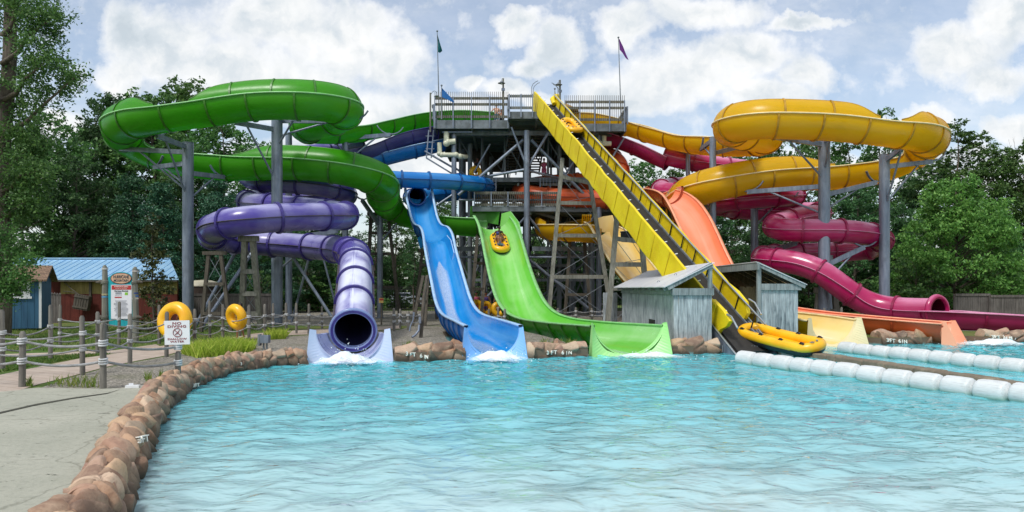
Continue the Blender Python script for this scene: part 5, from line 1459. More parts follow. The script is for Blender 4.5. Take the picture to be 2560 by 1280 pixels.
shed_r = empty('board_shed', (10, 30, 0), 'open fronted grey board shed right of the conveyor foot', 'shed', 'board sheds at the conveyor foot')
boards('front_wall', (9.28, 27.0, 0), (10.72, 27.0, 0), 0.05, 1.86, shed_r)
boards('side_wall', (10.7, 27.06, 0), (10.7, 34, 0), 0.05, 2.0, shed_r)
boards('rear_wall', (9.2, 34, 0), (10.7, 34, 0), 0.05, zR + 0.04, shed_r, mat=MAT['timber_dark'], ztop2=zE + 0.16)
MB().box((10.02, 26.94, 1.97), (1.6, 0.06, 0.24)).build('header_board', TG, shed_r)
MB().bar((9.24, 26.96, 0.0), (9.24, 26.96, zR + 0.02), 0.14, 0.14).build('post', TG, shed_r)
MB().bar((9.2, 34, 0.0), (9.2, 34, zR + 0.02), 0.14, 0.14).build('post', TG, shed_r)
MB().box((9.16, 30.4, zR - 0.06), (0.08, 7.3, 0.26)).build('ridge_beam', TG, shed_r)
MB().bar((9.16, 26.88, zR + 0.03), (10.96, 26.88, zE + 0.02), 0.05, 0.17).build('barge_board', TG, shed_r)
for k in range(8): MB().bar((9.2, 27.2 + k * 0.95, zR - 0.02), (10.9, 27.2 + k * 0.95, zE - 0.05), 0.06, 0.14).build('rafter', MAT['timber_dark'], shed_r)
mb = MB()
vs = [(9.1, 26.82, zR + 0.12), (11.0, 26.82, zE + 0.10), (11.0, 34.2, zE + 0.10), (9.1, 34.2, zR + 0.12)]
vs += [(x, y, z - 0.03) for x, y, z in vs]
mb.add(vs, [(0, 1, 2, 3), (7, 6, 5, 4), (0, 4, 5, 1), (1, 5, 6, 2), (2, 6, 7, 3), (3, 7, 4, 0)]); mb.build('roof', roof_m, shed_r)
# metal frames and grating at the conveyor foot
MB().box((7.1, 24.9, -0.02), (1.5, 0.5, 0.16)).build('sill_beam', ST, conv)
mb = MB()
for k in range(18): mb.box((6.9 + k * 0.09, 24.4, -0.12), (0.03, 0.4, 0.22))
mb.build('grating', SD, conv)
# ================================================================== rock border of the pool (sculpted rockwork, one continuous piece per stretch)
m, nt, bs, out = new_mat('rockwork')
at = nt.new('ShaderNodeAttribute', attribute_name='rockcol')
sx = nt.new('ShaderNodeSeparateColor'); nt.link(at.outputs['Color'], sx.inputs[0])
c = nt.ramp(sx.outputs[0], [(0.0, srgb(100, 84, 74)), (0.2, srgb(166, 124, 94)), (0.38, srgb(120, 100, 88)), (0.55, srgb(192, 160, 126)), (0.72, srgb(152, 116, 102)), (0.88, srgb(206, 184, 158)), (1.0, srgb(134, 120, 104))])
n1 = nt.noise(geo_pos(nt), 3.5, 6, 0.65); n2 = nt.noise(geo_pos(nt), 22, 4, 0.65)
c = nt.mix(nt.ramp(n1, [(0.4, 0), (0.68, 0.7)]), c, srgb(196, 168, 142))
c = nt.mix(nt.ramp(n2, [(0.5, 0), (0.8, 0.5)]), c, srgb(112, 84, 70))
c = nt.mix(nt.ramp(sx.outputs[1], [(0.0, 0.75), (0.25, 0.0)]), c, srgb(84, 66, 58))           # mortar grooves
sp_ = nt.new('ShaderNodeSeparateXYZ'); nt.link(geo_pos(nt), sp_.inputs[0])
wet = nt.ramp(nt.math('ADD', nt.math('MULTIPLY', sp_.outputs[2], 1.0), nt.math('MULTIPLY', n1, 0.16)), [(0.0, 0.0), (0.001, 0.0)])
low_tint = nt.new('ShaderNodeMapRange'); low_tint.inputs['From Min'].default_value = -0.22; low_tint.inputs['From Max'].default_value = 0.09; low_tint.inputs['To Min'].default_value = 0.95; low_tint.inputs['To Max'].default_value = 0.0
nt.link(nt.math('ADD', sp_.outputs[2], nt.math('MULTIPLY', nt.math('SUBTRACT', n1, 0.5), 0.2)), low_tint.inputs[0])
c = nt.mix(low_tint.outputs[0], c, srgb(70, 62, 52))                                              # darker towards the waterline
nt.link(c, bs.inputs['Base Color']); bs.inputs['Roughness'].default_value = 0.72; bs.inputs['Specular IOR Level'].default_value = 0.3
bump(nt, bs, nt.math('ADD', n1, nt.math('MULTIPLY', n2, 0.4)), 0.5, 0.03)
MAT['rock'] = m

def rock_border(name, path, label, w=0.44, top=0.17, cell=0.29, step=0.022, seed=1, slant=0.45, amp=0.036):
    rg = np.random.default_rng(seed)
    d = np.array([(p[0], p[1]) for p in path]); s = np.concatenate([[0], np.cumsum(np.linalg.norm(np.diff(d, axis=0), axis=1))])
    L = s[-1]; n = int(L / step) + 1; ss = np.linspace(0, L, n)
    q = np.stack([np.interp(ss, s, d[:, k]) for k in range(2)], -1)
    for _ in range(10): q[1:-1] = q[1:-1] * .5 + (q[:-2] + q[2:]) * .25
    T = np.gradient(q, axis=0); T /= np.linalg.norm(T, axis=1)[:, None]
    O = np.stack([-T[:, 1], T[:, 0]], -1)
    prof = np.array([(-.08, -.75), (-.06, -.4), (-.05, -.22), (-0.01, -.08), (.06, .06), (.13, .17), (.25, .235), (.38, .24), (.48, .18), (.56, .06), (.60, -.03), (.61, -.12)])
    prof[:, 0] *= w / 0.6; prof[prof[:, 1] > 0, 1] *= top / 0.24
    ps = np.concatenate([[0], np.cumsum(np.linalg.norm(np.diff(prof, axis=0), axis=1))])
    k = int(ps[-1] / step) + 1; pp = np.linspace(0, ps[-1], k)
    pr = np.stack([np.interp(pp, ps, prof[:, j]) for j in range(2)], -1)
    for _ in range(2): pr[1:-1] = pr[1:-1] * .5 + (pr[:-2] + pr[2:]) * .25
    pt = np.gradient(pr, axis=0); pt /= np.linalg.norm(pt, axis=1)[:, None]
    pn = np.stack([-pt[:, 1], pt[:, 0]], -1) * -1.0
    pn = np.stack([-pt[:, 1], pt[:, 0]], -1)
    if pn[len(pn) // 2, 1] < 0: pn = -pn
    # cell seeds in (along, across) space
    rows = max(2, int(round(ps[-1] / (cell * 1.0)))); cols = max(2, int(round(L / cell)))
    sd_ = []
    for a in range(cols + 2):
        for b in range(rows + 1):
            sd_.append(((a - 0.5 + rg.uniform(-.38, .38)) * cell + b * cell * slant, (b + rg.uniform(-.36, .36)) * ps[-1] / rows))
    sd_ = np.array(sd_)
    A, B = np.meshgrid(ss, pp, indexing='ij')
    jx = np.array([[mnoise.noise(Vector((x * 2.2, y * 2.2, seed))) for y in pp] for x in ss]) * 0.06
    A2 = A + jx; B2 = B + jx[:, ::-1] if False else B + np.roll(jx, 7, axis=0)
    d1 = np.full(A.shape, 9.0); d2 = np.full(A.shape, 9.0); id1 = np.zeros(A.shape, dtype=int)
    for i, (x, y) in enumerate(sd_):
        sel = (ss > x - 3 * cell) & (ss < x + 3 * cell)
        if not sel.any(): continue
        dd = np.sqrt((A2[sel] - x) ** 2 + ((B2[sel] - y) * 0.9) ** 2)
        e1 = d1[sel]; e2 = d2[sel]; ii = id1[sel]
        closer = dd < e1
        e2 = np.where(closer, e1, np.minimum(e2, dd)); ii = np.where(closer, i, ii); e1 = np.where(closer, dd, e1)
        d1[sel] = e1; d2[sel] = e2; id1[sel] = ii
    edge = np.clip((d2 - d1) / 0.075, 0, 1); edge = edge * edge * (3 - 2 * edge)
    rh = rg.uniform(-0.5, 1.0, len(sd_)); tx = rg.normal(0, 0.26, len(sd_)); ty = rg.normal(0, 0.28, len(sd_)); rc = rg.random(len(sd_))
    tilt = (A - sd_[id1, 0]) * tx[id1] + (B - sd_[id1, 1]) * ty[id1]
    fin = np.array([[mnoise.noise(Vector((x * 7, y * 7, seed + 5))) for y in pp] for x in ss]) * 0.014
    disp = edge * (amp * (0.65 + 0.6 * rh[id1]) + tilt) - (1 - edge) * 0.03 + fin
    env = np.clip(np.minimum(pp, ps[-1] - pp) / 0.12, 0, 1)[None, :]
    disp = disp * env
    off = pr[None, :, 0] + disp * pn[None, :, 0]; z = pr[None, :, 1] + disp * pn[None, :, 1]
    V = np.zeros((n, k, 3)); V[:, :, :2] = q[:, None, :] + O[:, None, :] * off[:, :, None]; V[:, :, 2] = z
    idx = np.arange(n * k).reshape(n, k)
    quads = np.stack([idx[:-1, :-1], idx[1:, :-1], idx[1:, 1:], idx[:-1, 1:]], -1).reshape(-1, 4)
    me = np_mesh(name, V.reshape(-1, 3), quads, MAT['rock'])
    ca = me.color_attributes.new('rockcol', 'FLOAT_COLOR', 'POINT')
    colr = np.stack([rc[id1].ravel(), edge.ravel(), np.zeros(n * k), np.ones(n * k)], -1).astype(np.float32)
    ca.data.foreach_set('color', colr.ravel())
    # close the ends
    o = bpy.data.objects.new(name, me); COL.objects.link(o)
    bm = bmesh.new(); bm.from_mesh(me)
    bm.verts.ensure_lookup_table()
    for row in (idx[0], idx[-1]):
        try: bm.faces.new([bm.verts[i] for i in row])
        except Exception: pass
    bm.to_mesh(me); bm.free()
    return tag(o, label, 'rock border', 'rock borders of the pool')
le = [(p.x, p.y) for p in left_edge]
rock_border('rock_border', le[:-1] + [(G(768, 909, WATER).x, G(768, 909, WATER).y)], 'long curved border of reddish sculpted rocks along the left of the pool', seed=3)
for (a, b, lab, sdn) in (((988, 904), (1163, 899), 'rock border marked 3FT 6IN between the purple and blue slide exits', 5), ((1312, 896), (1468, 891), 'rock border marked 3FT 6IN between the blue and green slide exits', 8), ((1674, 885), (1800, 882), 'tan rock border below the board shed right of the green exit', 11),
                         ((2204, 861), (2326, 859), 'rock border marked 3FT 6IN between the pale yellow and coral exits', 14), ((2466, 858), (2760, 856), 'rock border marked 3FT 6IN at the far right beyond the coral exit', 17)):
    p = G(*a, WATER); q_ = G(*b, WATER)
    rock_border('rock_border', [(p.x, p.y), ((p.x + q_.x) / 2, (p.y + q_.y) / 2), (q_.x, q_.y)], lab, w=0.5, top=0.22, cell=0.5, step=0.03, seed=sdn, slant=0.7, amp=0.03)

# ================================================================== writing
def text_mesh(body, size, M4, mat, parent, name='lettering', extrude=0.004, bold=0.0, spacing=1.0, sx=1.0, align='CENTER', line=1.0):
    cu = bpy.data.curves.new(name, 'FONT'); cu.body = body; cu.size = size; cu.align_x = align; cu.align_y = 'CENTER'
    cu.extrude = extrude; cu.offset = bold; cu.space_character = spacing; cu.space_line = line; cu.resolution_u = 3
    t = bpy.data.objects.new('tmp', cu); COL.objects.link(t)
    bpy.context.view_layer.update()
    dg = bpy.context.evaluated_depsgraph_get()
    me = bpy.data.meshes.new_from_object(t.evaluated_get(dg))
    bpy.data.objects.remove(t); bpy.data.curves.remove(cu)
    me.transform(Matrix.Diagonal((sx, 1, 1, 1))); me.transform(M4)
    me.materials.clear(); me.materials.append(mat)
    o = bpy.data.objects.new(name, me); COL.objects.link(o)
    if parent: attach(o, parent)
    return o
def facing(pos, nrm, up=(0, 0, 1), roll=0.0):
    z = Vector(nrm).normalized(); u = Vector(up); x = u.cross(z).normalized(); y = z.cross(x)
    return Matrix.Translation(pos) @ Matrix((x, y, z)).transposed().to_4x4() @ Matrix.Rotation(roll, 4, 'Z')
WP = simple('sign_paint_white', srgb(232, 230, 220), 0.6, 0.06, 6)
for o in [o for o in bpy.data.objects if o.name.startswith('rock_border')]: pass
rocks = [o for o in bpy.data.objects if o.name.startswith('rock_border')]
def on_rock(px, py, body, size, rock, spacing, sx):
    """paint letters one by one on the rock face seen at this spot"""
    o = Vector((0, 0, EYE)); n = len(body)
    d0 = (P(px, py, 10) - o).normalized()
    ok, loc, nrm, _ = rock.ray_cast(o, d0)
    if not ok: print('marking missed', px, py); return
    step = size * 0.62 * spacing
    rt = Vector((1, 0, 0)) if nrm.y < -0.3 or abs(nrm.x) < 0.6 else Vector((0.6, 0.8, 0)).normalized()
    rt = (rt - nrm * rt.dot(nrm)).normalized()
    for k, ch in enumerate(body):
        if ch == ' ': continue
        p = loc + rt * (k - (n - 1) / 2) * step
        ok2, l2, n2, _ = rock.ray_cast(o, (p - o).normalized())
        if not ok2 or (l2 - p).length > 0.3: l2, n2 = p, nrm
        nn = (n2 + nrm * 0.6 + Vector((0, -0.6, 0))).normalized()
        text_mesh(ch, size, facing(l2 + nn * 0.03, nn), WP, rock, 'depth_marking', 0.03, 0.003, 1.0, sx)
def rock_text(px, py, body, rock, size=0.17, nrm=(0, -1, 0.25), Ygap=0.0):
    p = G(px, 903 if px < 1200 else (897 if px < 1500 else 861), WATER)
    Y = p.y
    on_rock(px, py, body, size, rock, 1.15, 0.95)
rock_text(1043, 889, '3FT 6IN', rocks[1], 0.165)
rock_text(1397, 882, '3FT 6IN', rocks[2], 0.165)
rock_text(2240, 853, '3FT 6IN', rocks[4], 0.20)
rock_text(2502, 845, '3FT 6IN', rocks[5], 0.20)
# small worn depth numbers on the curved border
for (px, py, Yw, tx_) in ((602, 909, 19.2, '3'), (487, 966, 15.2, '3FT'), (348, 1100, 9.9, '3FT')):
    o_ = Vector((0, 0, EYE)); okk, loc, nn, _ = rocks[0].ray_cast(o_, (P(px, py, 10) - o_).normalized())
    if okk: text_mesh(tx_, 0.11, facing(loc + nn * 0.035, (nn + Vector((0.5, -0.6, 0.1))).normalized()), WP, rocks[0], 'depth_marking', 0.03, 0.002, 1.0, 0.9)

# ================================================================== rope fences
m, nt, bs, out = new_mat('rope_white')
uv = coords(nt, 'UV')
wv_ = nt.new('ShaderNodeTexWave', wave_type='BANDS'); wv_.bands_direction = 'DIAGONAL'; wv_.inputs['Scale'].default_value = 9.0
nt.link(uv, wv_.inputs['Vector'])
n1 = nt.noise(geo_pos(nt), 5, 4)
nt.link(nt.mix(nt.ramp(n1, [(0.4, 0), (0.75, 1)]), srgb(206, 208, 210), srgb(150, 152, 150)), bs.inputs['Base Color'])
bs.inputs['Roughness'].default_value = 0.85; bump(nt, bs, wv_.outputs['Fac'], 0.8, 0.02); MAT['rope'] = m
def rope_mesh(pts, r, parent, name='rope', n=8):
    q = np.array([tuple(p) for p in pts]); ss = np.concatenate([[0], np.cumsum(np.linalg.norm(np.diff(q, axis=0), axis=1))])
    T, S, U = frames(q)
    ang = np.tile(np.linspace(-180, 180, n, endpoint=False), (len(q), 1))
    return surf(name, arc_rows(q, S, U, ang, r), MAT['rope'], parent, ss * 6, wrap=True, flip=True)
def rope_fence(posts, label, r=0.055, rope_r=0.02, jump=(), sag=0.10, pointed=True, mat='fence_post'):
    """posts: (px, base y, top y, [rope ys])"""
    root_p = G(posts[0][0], posts[0][1]); root = empty('rope_fence', root_p, label, 'fence', 'rope fences')
    prev = None
    for i, (px, pb_, pt_, rys) in enumerate(posts):
        b = G(px, pb_); t = P(px, pt_, b.y)
        lean = Vector((random.uniform(-.015, .015), random.uniform(-.015, .015), 0))
        t = t + lean
        mb = MB().tube([b + Vector((0, 0, -0.2)), b * 0.5 + t * 0.5 + lean * 0.2, t - Vector((0, 0, 0.05)), t], [r * 1.04, r, r * 0.97, r * (0.55 if pointed else 0.9)], n=9)
        po_ = mb.build('post', MAT[mat], root)
        heights = [P(px, y, b.y).z for y in rys]
        for z in heights:
            k = MB()
            for kk in range(3):
                ring = [Vector((b.x, b.y, z + (kk - 1) * rope_r * 1.7 + 0.01 * math.sin(a))) + Vector((math.cos(a), math.sin(a), 0)) * (r + rope_r * 0.35) for a in np.linspace(0, 2 * math.pi, 11)[:-1]]
                k.tube(ring, rope_r * 0.75, n=6, closed=True)
            k.build('rope_knot', MAT['rope'], po_)
        if prev is not None and i not in jump:
            (pb0, h0) = prev
            for za, zb in zip(h0, heights):
                a = Vector((pb0.x, pb0.y, za)); c = Vector((b.x, b.y, zb)); L = (c - a).length
                pts = []
                for s in range(17):
                    f = s / 16
                    v = a.lerp(c, f); v.z -= 4 * f * (1 - f) * sag * L * 0.55
                    pts.append(v)
                rope_mesh(pts, rope_r, root)
        prev = (b, heights)
    return root
rope_fence([(-120, 960, 820, [850, 898]), (55, 968, 828, [852, 902]), (258, 972, 806, [857, 903]), (445, 948, 878, [866, 906])], 'nearest rope fence of short grey posts at the edge of the pool deck', r=0.06, rope_r=0.026)
rope_fence([(-60, 940, 790, [838, 880]), (207, 938, 789, [832, 872]), (325, 909, 784, [817, 852]), (416, 893, 779, [808, 840]), (487, 862, 772, [799, 829]), (557, 847, 761, [795, 822]), (622, 857, 762, [791, 816]), (662, 846, 760, [789, 813]), (716, 839, 757, [786, 809]), (772, 835, 759, [787, 809]), (840, 830, 762, [789, 810])], 'long rope fence along the pool side of the pinkish path', r=0.055)
rope_fence([(7, 927, 774, [831, 872]), (126, 900, 762, [816, 852]), (244, 885, 779, [804, 837]), (398, 860, 762, [797, 822]), (470, 850, 765, [793, 815])], 'rope fence on the lawn side of the path, nearest the blue shed', r=0.055)
rope_fence([(150, 862, 761, [799, 832]), (297, 862, 754, [797, 826]), (525, 845, 751, [789, 812]), (600, 840, 757, [788, 809]), (683, 836, 758, [786, 807]), (741, 834, 757, [785, 806]), (805, 822, 765, [784, 803])], 'farthest rope fence on the lawn before the striped sign board', r=0.05, rope_r=0.018)
rope_fence([(985, 828, 770, [787, 803]), (1000, 820, 772, [786, 801]), (1020, 826, 778, [787, 803]), (1050, 822, 780, [787, 803])], 'dim rope fence behind the gravel between the purple and blue slides', r=0.06, rope_r=0.018)
rope_fence([(1196, 815, 775, [790, 803]), (1222, 817, 772, [790, 803]), (1246, 818, 770, [790, 803]), (1262, 820, 772, [791, 804])], 'dim rope fence seen between the blue and green chutes', r=0.06, rope_r=0.018)
rope_fence([(1395, 800, 770, [778, 788]), (1440, 802, 768, [778, 788]), (1480, 800, 770, [778, 788]), (1508, 800, 772, [779, 788])], 'far rope fence in the shade under the tower right of the green chute', r=0.07, rope_r=0.022)
rope_fence([(2002, 815, 775, [785, 797]), (2060, 815, 770, [784, 797]), (2104, 815, 768, [783, 797]), (2160, 815, 770, [784, 797])], 'rope fence behind the cream coloured yellow exit', r=0.06, rope_r=0.018)

# ================================================================== signs
sg_b = G(445, 948); 
sign = empty('warning_sign', P(443, 886, 15.06), 'white square sign reading NO DIVING SHALLOW WATER on a short post', 'sign')
Ys = 15.05
c0 = P(442.5, 831.5, Ys); W_, H_ = 61 / F_ * Ys, 60 / F_ * Ys
roll = R_(1.2)
nrm = Vector((0.06, -1, 0.0)); Ms = facing(c0, nrm, roll=roll)
mb = MB()
w2, h2 = W_ / 2, H_ / 2
vs = [Ms @ Vector((x, y, z)) for z in (0, -0.02) for x, y in ((-w2, -h2), (w2, -h2), (w2, h2), (-w2, h2))]
mb.add(vs, [(0, 1, 2, 3), (7, 6, 5, 4), (0, 4, 5, 1), (1, 5, 6, 2), (2, 6, 7, 3), (3, 7, 4, 0)])
mb.build('board', simple('sign_white', srgb(228, 230, 232), 0.4, 0.03, 4), sign)
MAR = simple('sign_maroon', srgb(134, 34, 46), 0.5, 0.05, 4)
def on_sign(M, x, y, z=0.003): return M @ Matrix.Translation((x, y, z))
text_mesh('NO', 0.075, on_sign(Ms, 0, H_ * 0.38), MAR, sign, 'lettering', 0.002, 0.0015, 1.1, 1.5)
text_mesh('DIVING', 0.075, on_sign(Ms, 0, H_ * 0.25), MAR, sign, 'lettering', 0.002, 0.0015, 1.1, 1.42)
text_mesh('SHALLOW', 0.056, on_sign(Ms, 0, -H_ * 0.27), MAR, sign, 'lettering', 0.002, 0.001, 1.1, 1.4)
text_mesh('WATER', 0.056, on_sign(Ms, 0, -H_ * 0.38), MAR, sign, 'lettering', 0.002, 0.001, 1.1, 1.4)
mb = MB(); Rr = 0.088; cc = Vector((0.01, 0.0, 0.006))
mb.tube([Ms @ (cc + Vector((math.cos(a) * Rr, math.sin(a) * Rr, 0))) for a in np.linspace(0, 2 * math.pi, 33)[:-1]], 0.006, n=6, closed=True)
mb.bar(Ms @ (cc + Vector((-0.062, 0.062, 0))), Ms @ (cc + Vector((0.062, -0.062, 0))), 0.011, 0.006, up=nrm)
mb.build('symbol', MAR, sign)
mb = MB()
dv = [(0.042, 0.062), (0.03, 0.03), (0.005, 0.0), (-0.03, -0.03), (-0.05, -0.05)]
mb.tube([Ms @ (cc + Vector((x, y, 0.0))) for x, y in dv], [0.003, 0.006, 0.010, 0.007, 0.004], n=6)
mb.tube([Ms @ (cc + Vector((x, y, 0.0))) for x, y in ((-0.02, -0.02), (-0.05, -0.038))], 0.004, n=5)
mb.tube([Ms @ (cc + Vector((x, y, 0.0))) for x, y in ((-0.04, -0.075), (-0.01, -0.078), (0.02, -0.074))], 0.003, n=5)
mb.build('symbol', MAR, sign)

# ride name board between two carved logs
Yb = 25.2
board = empty('ride_sign', (P(302, 814, Yb).x, Yb, 0), 'teal ride sign with an oval name panel and a white notice between two logs', 'sign')
def pxp(x, y, dy=0.0): return P(x, y, Yb + dy)
teal = wood('teal_board', srgb(20, 140, 152), srgb(48, 172, 182), rough=0.6)
outl = [(272, 815), (272, 690), (278, 686), (284, 683)]
top_arc = [(302 + 26 * math.cos(a), 693 - 13 * math.sin(a)) for a in np.linspace(math.pi * 0.92, math.pi * 0.08, 14)]
outl = [(272, 815), (270, 694)] + [(276, 689)] + top_arc + [(328, 689), (334, 694), (334, 815)]
mb = MB(); fr_ = [pxp(x, y) for x, y in outl]; bk = [pxp(x, y) + Vector((0, 0.06, 0)) for x, y in outl]; k = len(outl)
mb.add(fr_ + bk, [tuple(range(k)), tuple(range(2 * k - 1, k - 1, -1))] + [(j, k + j, k + (j + 1) % k, (j + 1) % k) for j in range(k)])
mb.build('back_board', teal, board)
def oval(cx, cy, rx, ry, dy, th, mat, name):
    mb = MB(); n = 32
    f = [pxp(cx + rx * math.cos(a), cy + ry * math.sin(a), dy) for a in np.linspace(0, 2 * math.pi, n + 1)[:-1]]
    b = [v + Vector((0, th, 0)) for v in f]
    mb.add(f + b, [tuple(range(n)), tuple(range(2 * n - 1, n - 1, -1))] + [(j, n + j, n + (j + 1) % n, (j + 1) % n) for j in range(n)])
    return mb.build(name, mat, board)
oval(302.5, 696, 26.5, 14, -0.02, 0.02, simple('oval_rim', srgb(110, 40, 40), 0.5), 'name_panel_rim')
oval(302.5, 696, 24.5, 12.6, -0.032, 0.012, simple('oval_face', srgb(206, 168, 140), 0.6, 0.12, 5), 'name_panel')
DK = simple('sign_dark', srgb(52, 66, 74), 0.5); LT = simple('sign_pale', srgb(176, 196, 196), 0.5)
Mb = facing(pxp(302.5, 694, -0.04), (0, -1, 0))
def T_(body, px, py, size, mat, sx=1.0, bold=0.002, dy=-0.036, name='lettering', **kw):
    return text_mesh(body, size, facing(pxp(px, py, dy), (0, -1, 0)), mat, board, name, 0.002, bold, 1.0, sx, **kw)
T_('HURRICANE', 302.5, 692.5, 0.15, DK, 0.66, 0.004); T_('MOUNTAIN', 302.5, 701.5, 0.12, DK, 0.80, 0.003)
def panel(x0, y0, x1, y1, dy, mat, name, th=0.012):
    a = pxp(x0, y0, dy); b = pxp(x1, y1, dy)
    return MB().box(((a.x + b.x) / 2, a.y + th / 2, (a.z + b.z) / 2), (abs(b.x - a.x), th, abs(a.z - b.z))).build(name, mat, board)
panel(277.5, 712, 329, 797, -0.016, simple('notice_white', srgb(222, 222, 228), 0.4, 0.03), 'notice')
RED = simple('notice_red', srgb(176, 44, 44), 0.45, 0.05)
panel(279, 713.5, 327.5, 724, -0.024, RED, 'notice_header', 0.007)
T_('ATTENTION ALL GUESTS', 303, 717, 0.055, WP, 0.78, 0.001, -0.028)
T_('PLEASE READ AND OBEY ALL RULES', 303, 721.5, 0.028, WP, 0.9, 0.0, -0.028)
T_('Hurricane Mountain', 303, 727.5, 0.062, DK, 0.95, 0.002, -0.022)
panel(286.5, 742, 304, 744.8, -0.022, RED, 'notice_bar', 0.005)
panel(312, 731, 319.5, 737.5, -0.022, simple('notice_green', srgb(130, 190, 50), 0.45), 'notice_picture', 0.005)
mb = MB()
for k in range(6):
    a = pxp(288 + k * 3, 738.5, -0.022); mb.box(a, (0.014, 0.004, 0.022))
for k in range(13):
    y = 752 + k * 3.1; a = pxp(303 + random.uniform(-2, 1), y, -0.022); mb.box(a, (random.uniform(0.34, 0.5), 0.004, 0.012))
for k in range(3): mb.box(pxp(296, 731 + k * 2, -0.022), (0.22, 0.004, 0.01))
mb.build('notice_lines', simple('print_grey', srgb(120, 124, 138), 0.5), board)
for (px, pt_, lab) in ((262, 663, 'l'), (338, 667, 'r')):
    b = G(px, 838); b = Vector(((px - 1280) / F_ * Yb, Yb + 0.02, 0)); t = P(px, pt_, Yb)
    mb = MB()
    hs = [0, .1, .35, .6, .8, .9, .97, 1.0]; rs = [.115, .105, .10, .098, .09, .088, .08, .04]
    mb.tube([b.lerp(t, h) + Vector((random.uniform(-.012, .012), random.uniform(-.01, .01), -0.05 if h == 0 else 0)) for h in hs], rs, n=12)
    sgn = -1 if lab == 'l' else 1
    lo = mb.build('log', MAT['timber'], board)
    for y, ln in ((706, 0.2), (794, 0.18)):
        cz = P(px, y, Yb)
        MB().tube([cz, cz + Vector((sgn * ln * 0.7, -0.03, 0.02)), cz + Vector((sgn * ln * 1.4, -0.05, 0.0))], [0.05, 0.075, 0.03], n=8).build('branch_stub', MAT['timber_dark'], lo)
        mb = MB()
        for kk in range(3):
            mb.tube([cz + Vector((math.cos(a) * 0.12, math.sin(a) * 0.12, (kk - 1) * 0.03 + 0.03 * math.cos(a))) for a in np.linspace(0, 2 * math.pi, 13)[:-1]], 0.012, n=5, closed=True)
        mb.build('lashing', MAT['rope'] if False else MAT['timber'], lo)
    # painted bands on the logs
    for (y, colr) in (((674, srgb(190, 190, 190)), (744, srgb(90, 150, 190)), (738, srgb(190, 180, 140))) if lab == 'l' else ((680, srgb(196, 190, 186)), (742, srgb(60, 110, 170)), (748, srgb(206, 200, 190)), (735, srgb(50, 70, 120)))):
        cz = b.lerp(t, (P(px, y, Yb).z) / t.z)
        MB().cyl(cz, cz + Vector((0, 0, 0.055)), 0.103, n=12, caps=False).build('painted_band', simple('band_paint', colr, 0.7, 0.25, 9), lo)
# small hazard notice on a far post
hz_ = P(953, 751, 38)
o = empty('hazard_notice', hz_, 'small faded red and yellow notice on a far column beside the purple chute', 'sign')
MB().box(hz_, (0.24, 0.02, 0.26)).build('plate', simple('notice_yellow', srgb(206, 170, 96), 0.6, 0.2, 8), o)
MB().box(hz_ + Vector((0, -0.014, 0.05)), (0.2, 0.006, 0.1)).build('red_panel', RED, o)
MB().bar((hz_.x, hz_.y + 0.06, 0), (hz_.x, hz_.y + 0.06, hz_.z + 0.2), 0.08, 0.08).build('post', MAT['timber_dark'], o)

# ================================================================== blue garden shed
Yd = 33.0
sh = empty('garden_shed', (P(50, 800, Yd).x, Yd, 0), 'blue plank shed with a brown shingle roof and white shutters', 'shed')
m, nt, bs, out = new_mat('blue_siding')
pos = geo_pos(nt)
n1 = nt.noise(nt.vmath('MULTIPLY', pos, (8, 8, 0.8)).outputs[0], 1, 4)
nt.link(nt.ramp(n1, [(0.35, srgb(36, 78, 108)), (0.65, srgb(52, 98, 128))]), bs.inputs['Base Color']); bs.inputs['Roughness'].default_value = 0.65
MAT['blue_siding'] = m
xL, xR = X_(-120, Yd), X_(103, Yd); zEv = Z_(700, Yd)
z0s = 0.1
mb = MB()
nb = 16
for k in range(nb):
    x = xL + (xR - xL) * (k + 0.5) / nb
    mb.box((x, Yd - 0.0 + random.uniform(-.004, .004), (z0s + zEv) / 2), ((xR - xL) / nb - 0.012, 0.05, zEv - z0s))
mb.box(((xL + xR) / 2, Yd + 0.04, (z0s + zEv) / 2), (xR - xL, 0.03, zEv - z0s))
mb.build('front_wall', MAT['blue_siding'], sh)
yB = Yd + 2.6
x2 = X_(123, yB)
x2 = xR
zRd = Z_(668, Yd + 1.3)
mb = MB()
mb.add([(xR, Yd, z0s), (xR, yB, z0s), (xR, yB, zEv), (xR, (Yd + yB) / 2, zRd - 0.05), (xR, Yd, zEv)], [(0, 1, 2, 3, 4)])
mb.add([(xR - 0.06, Yd, z0s), (xR - 0.06, yB, z0s), (xR - 0.06, yB, zEv), (xR - 0.06, (Yd + yB) / 2, zRd - 0.05), (xR - 0.06, Yd, zEv)], [(4, 3, 2, 1, 0)])
mb.build('gable_wall', MAT['blue_siding'], sh)
MB().box((xR - 0.03, Yd - 0.045, (z0s + zEv) / 2), (0.10, 0.04, zEv - z0s)).build('corner_trim', MAT['white_paint'], sh)
m, nt, bs, out = new_mat('shingles')
br = nt.new('ShaderNodeTexBrick'); br.inputs['Scale'].default_value = 3.2; br.inputs['Color1'].default_value = srgb(150, 122, 100); br.inputs['Color2'].default_value = srgb(112, 90, 74); br.inputs['Mortar'].default_value = srgb(70, 56, 46)
nt.link(geo_pos(nt), br.inputs['Vector']); nt.link(br.outputs['Color'], bs.inputs['Base Color']); bs.inputs['Roughness'].default_value = 0.9; bump(nt, bs, br.outputs['Fac'], 0.4, 0.02)
ym = (Yd + yB) / 2
mb = MB()
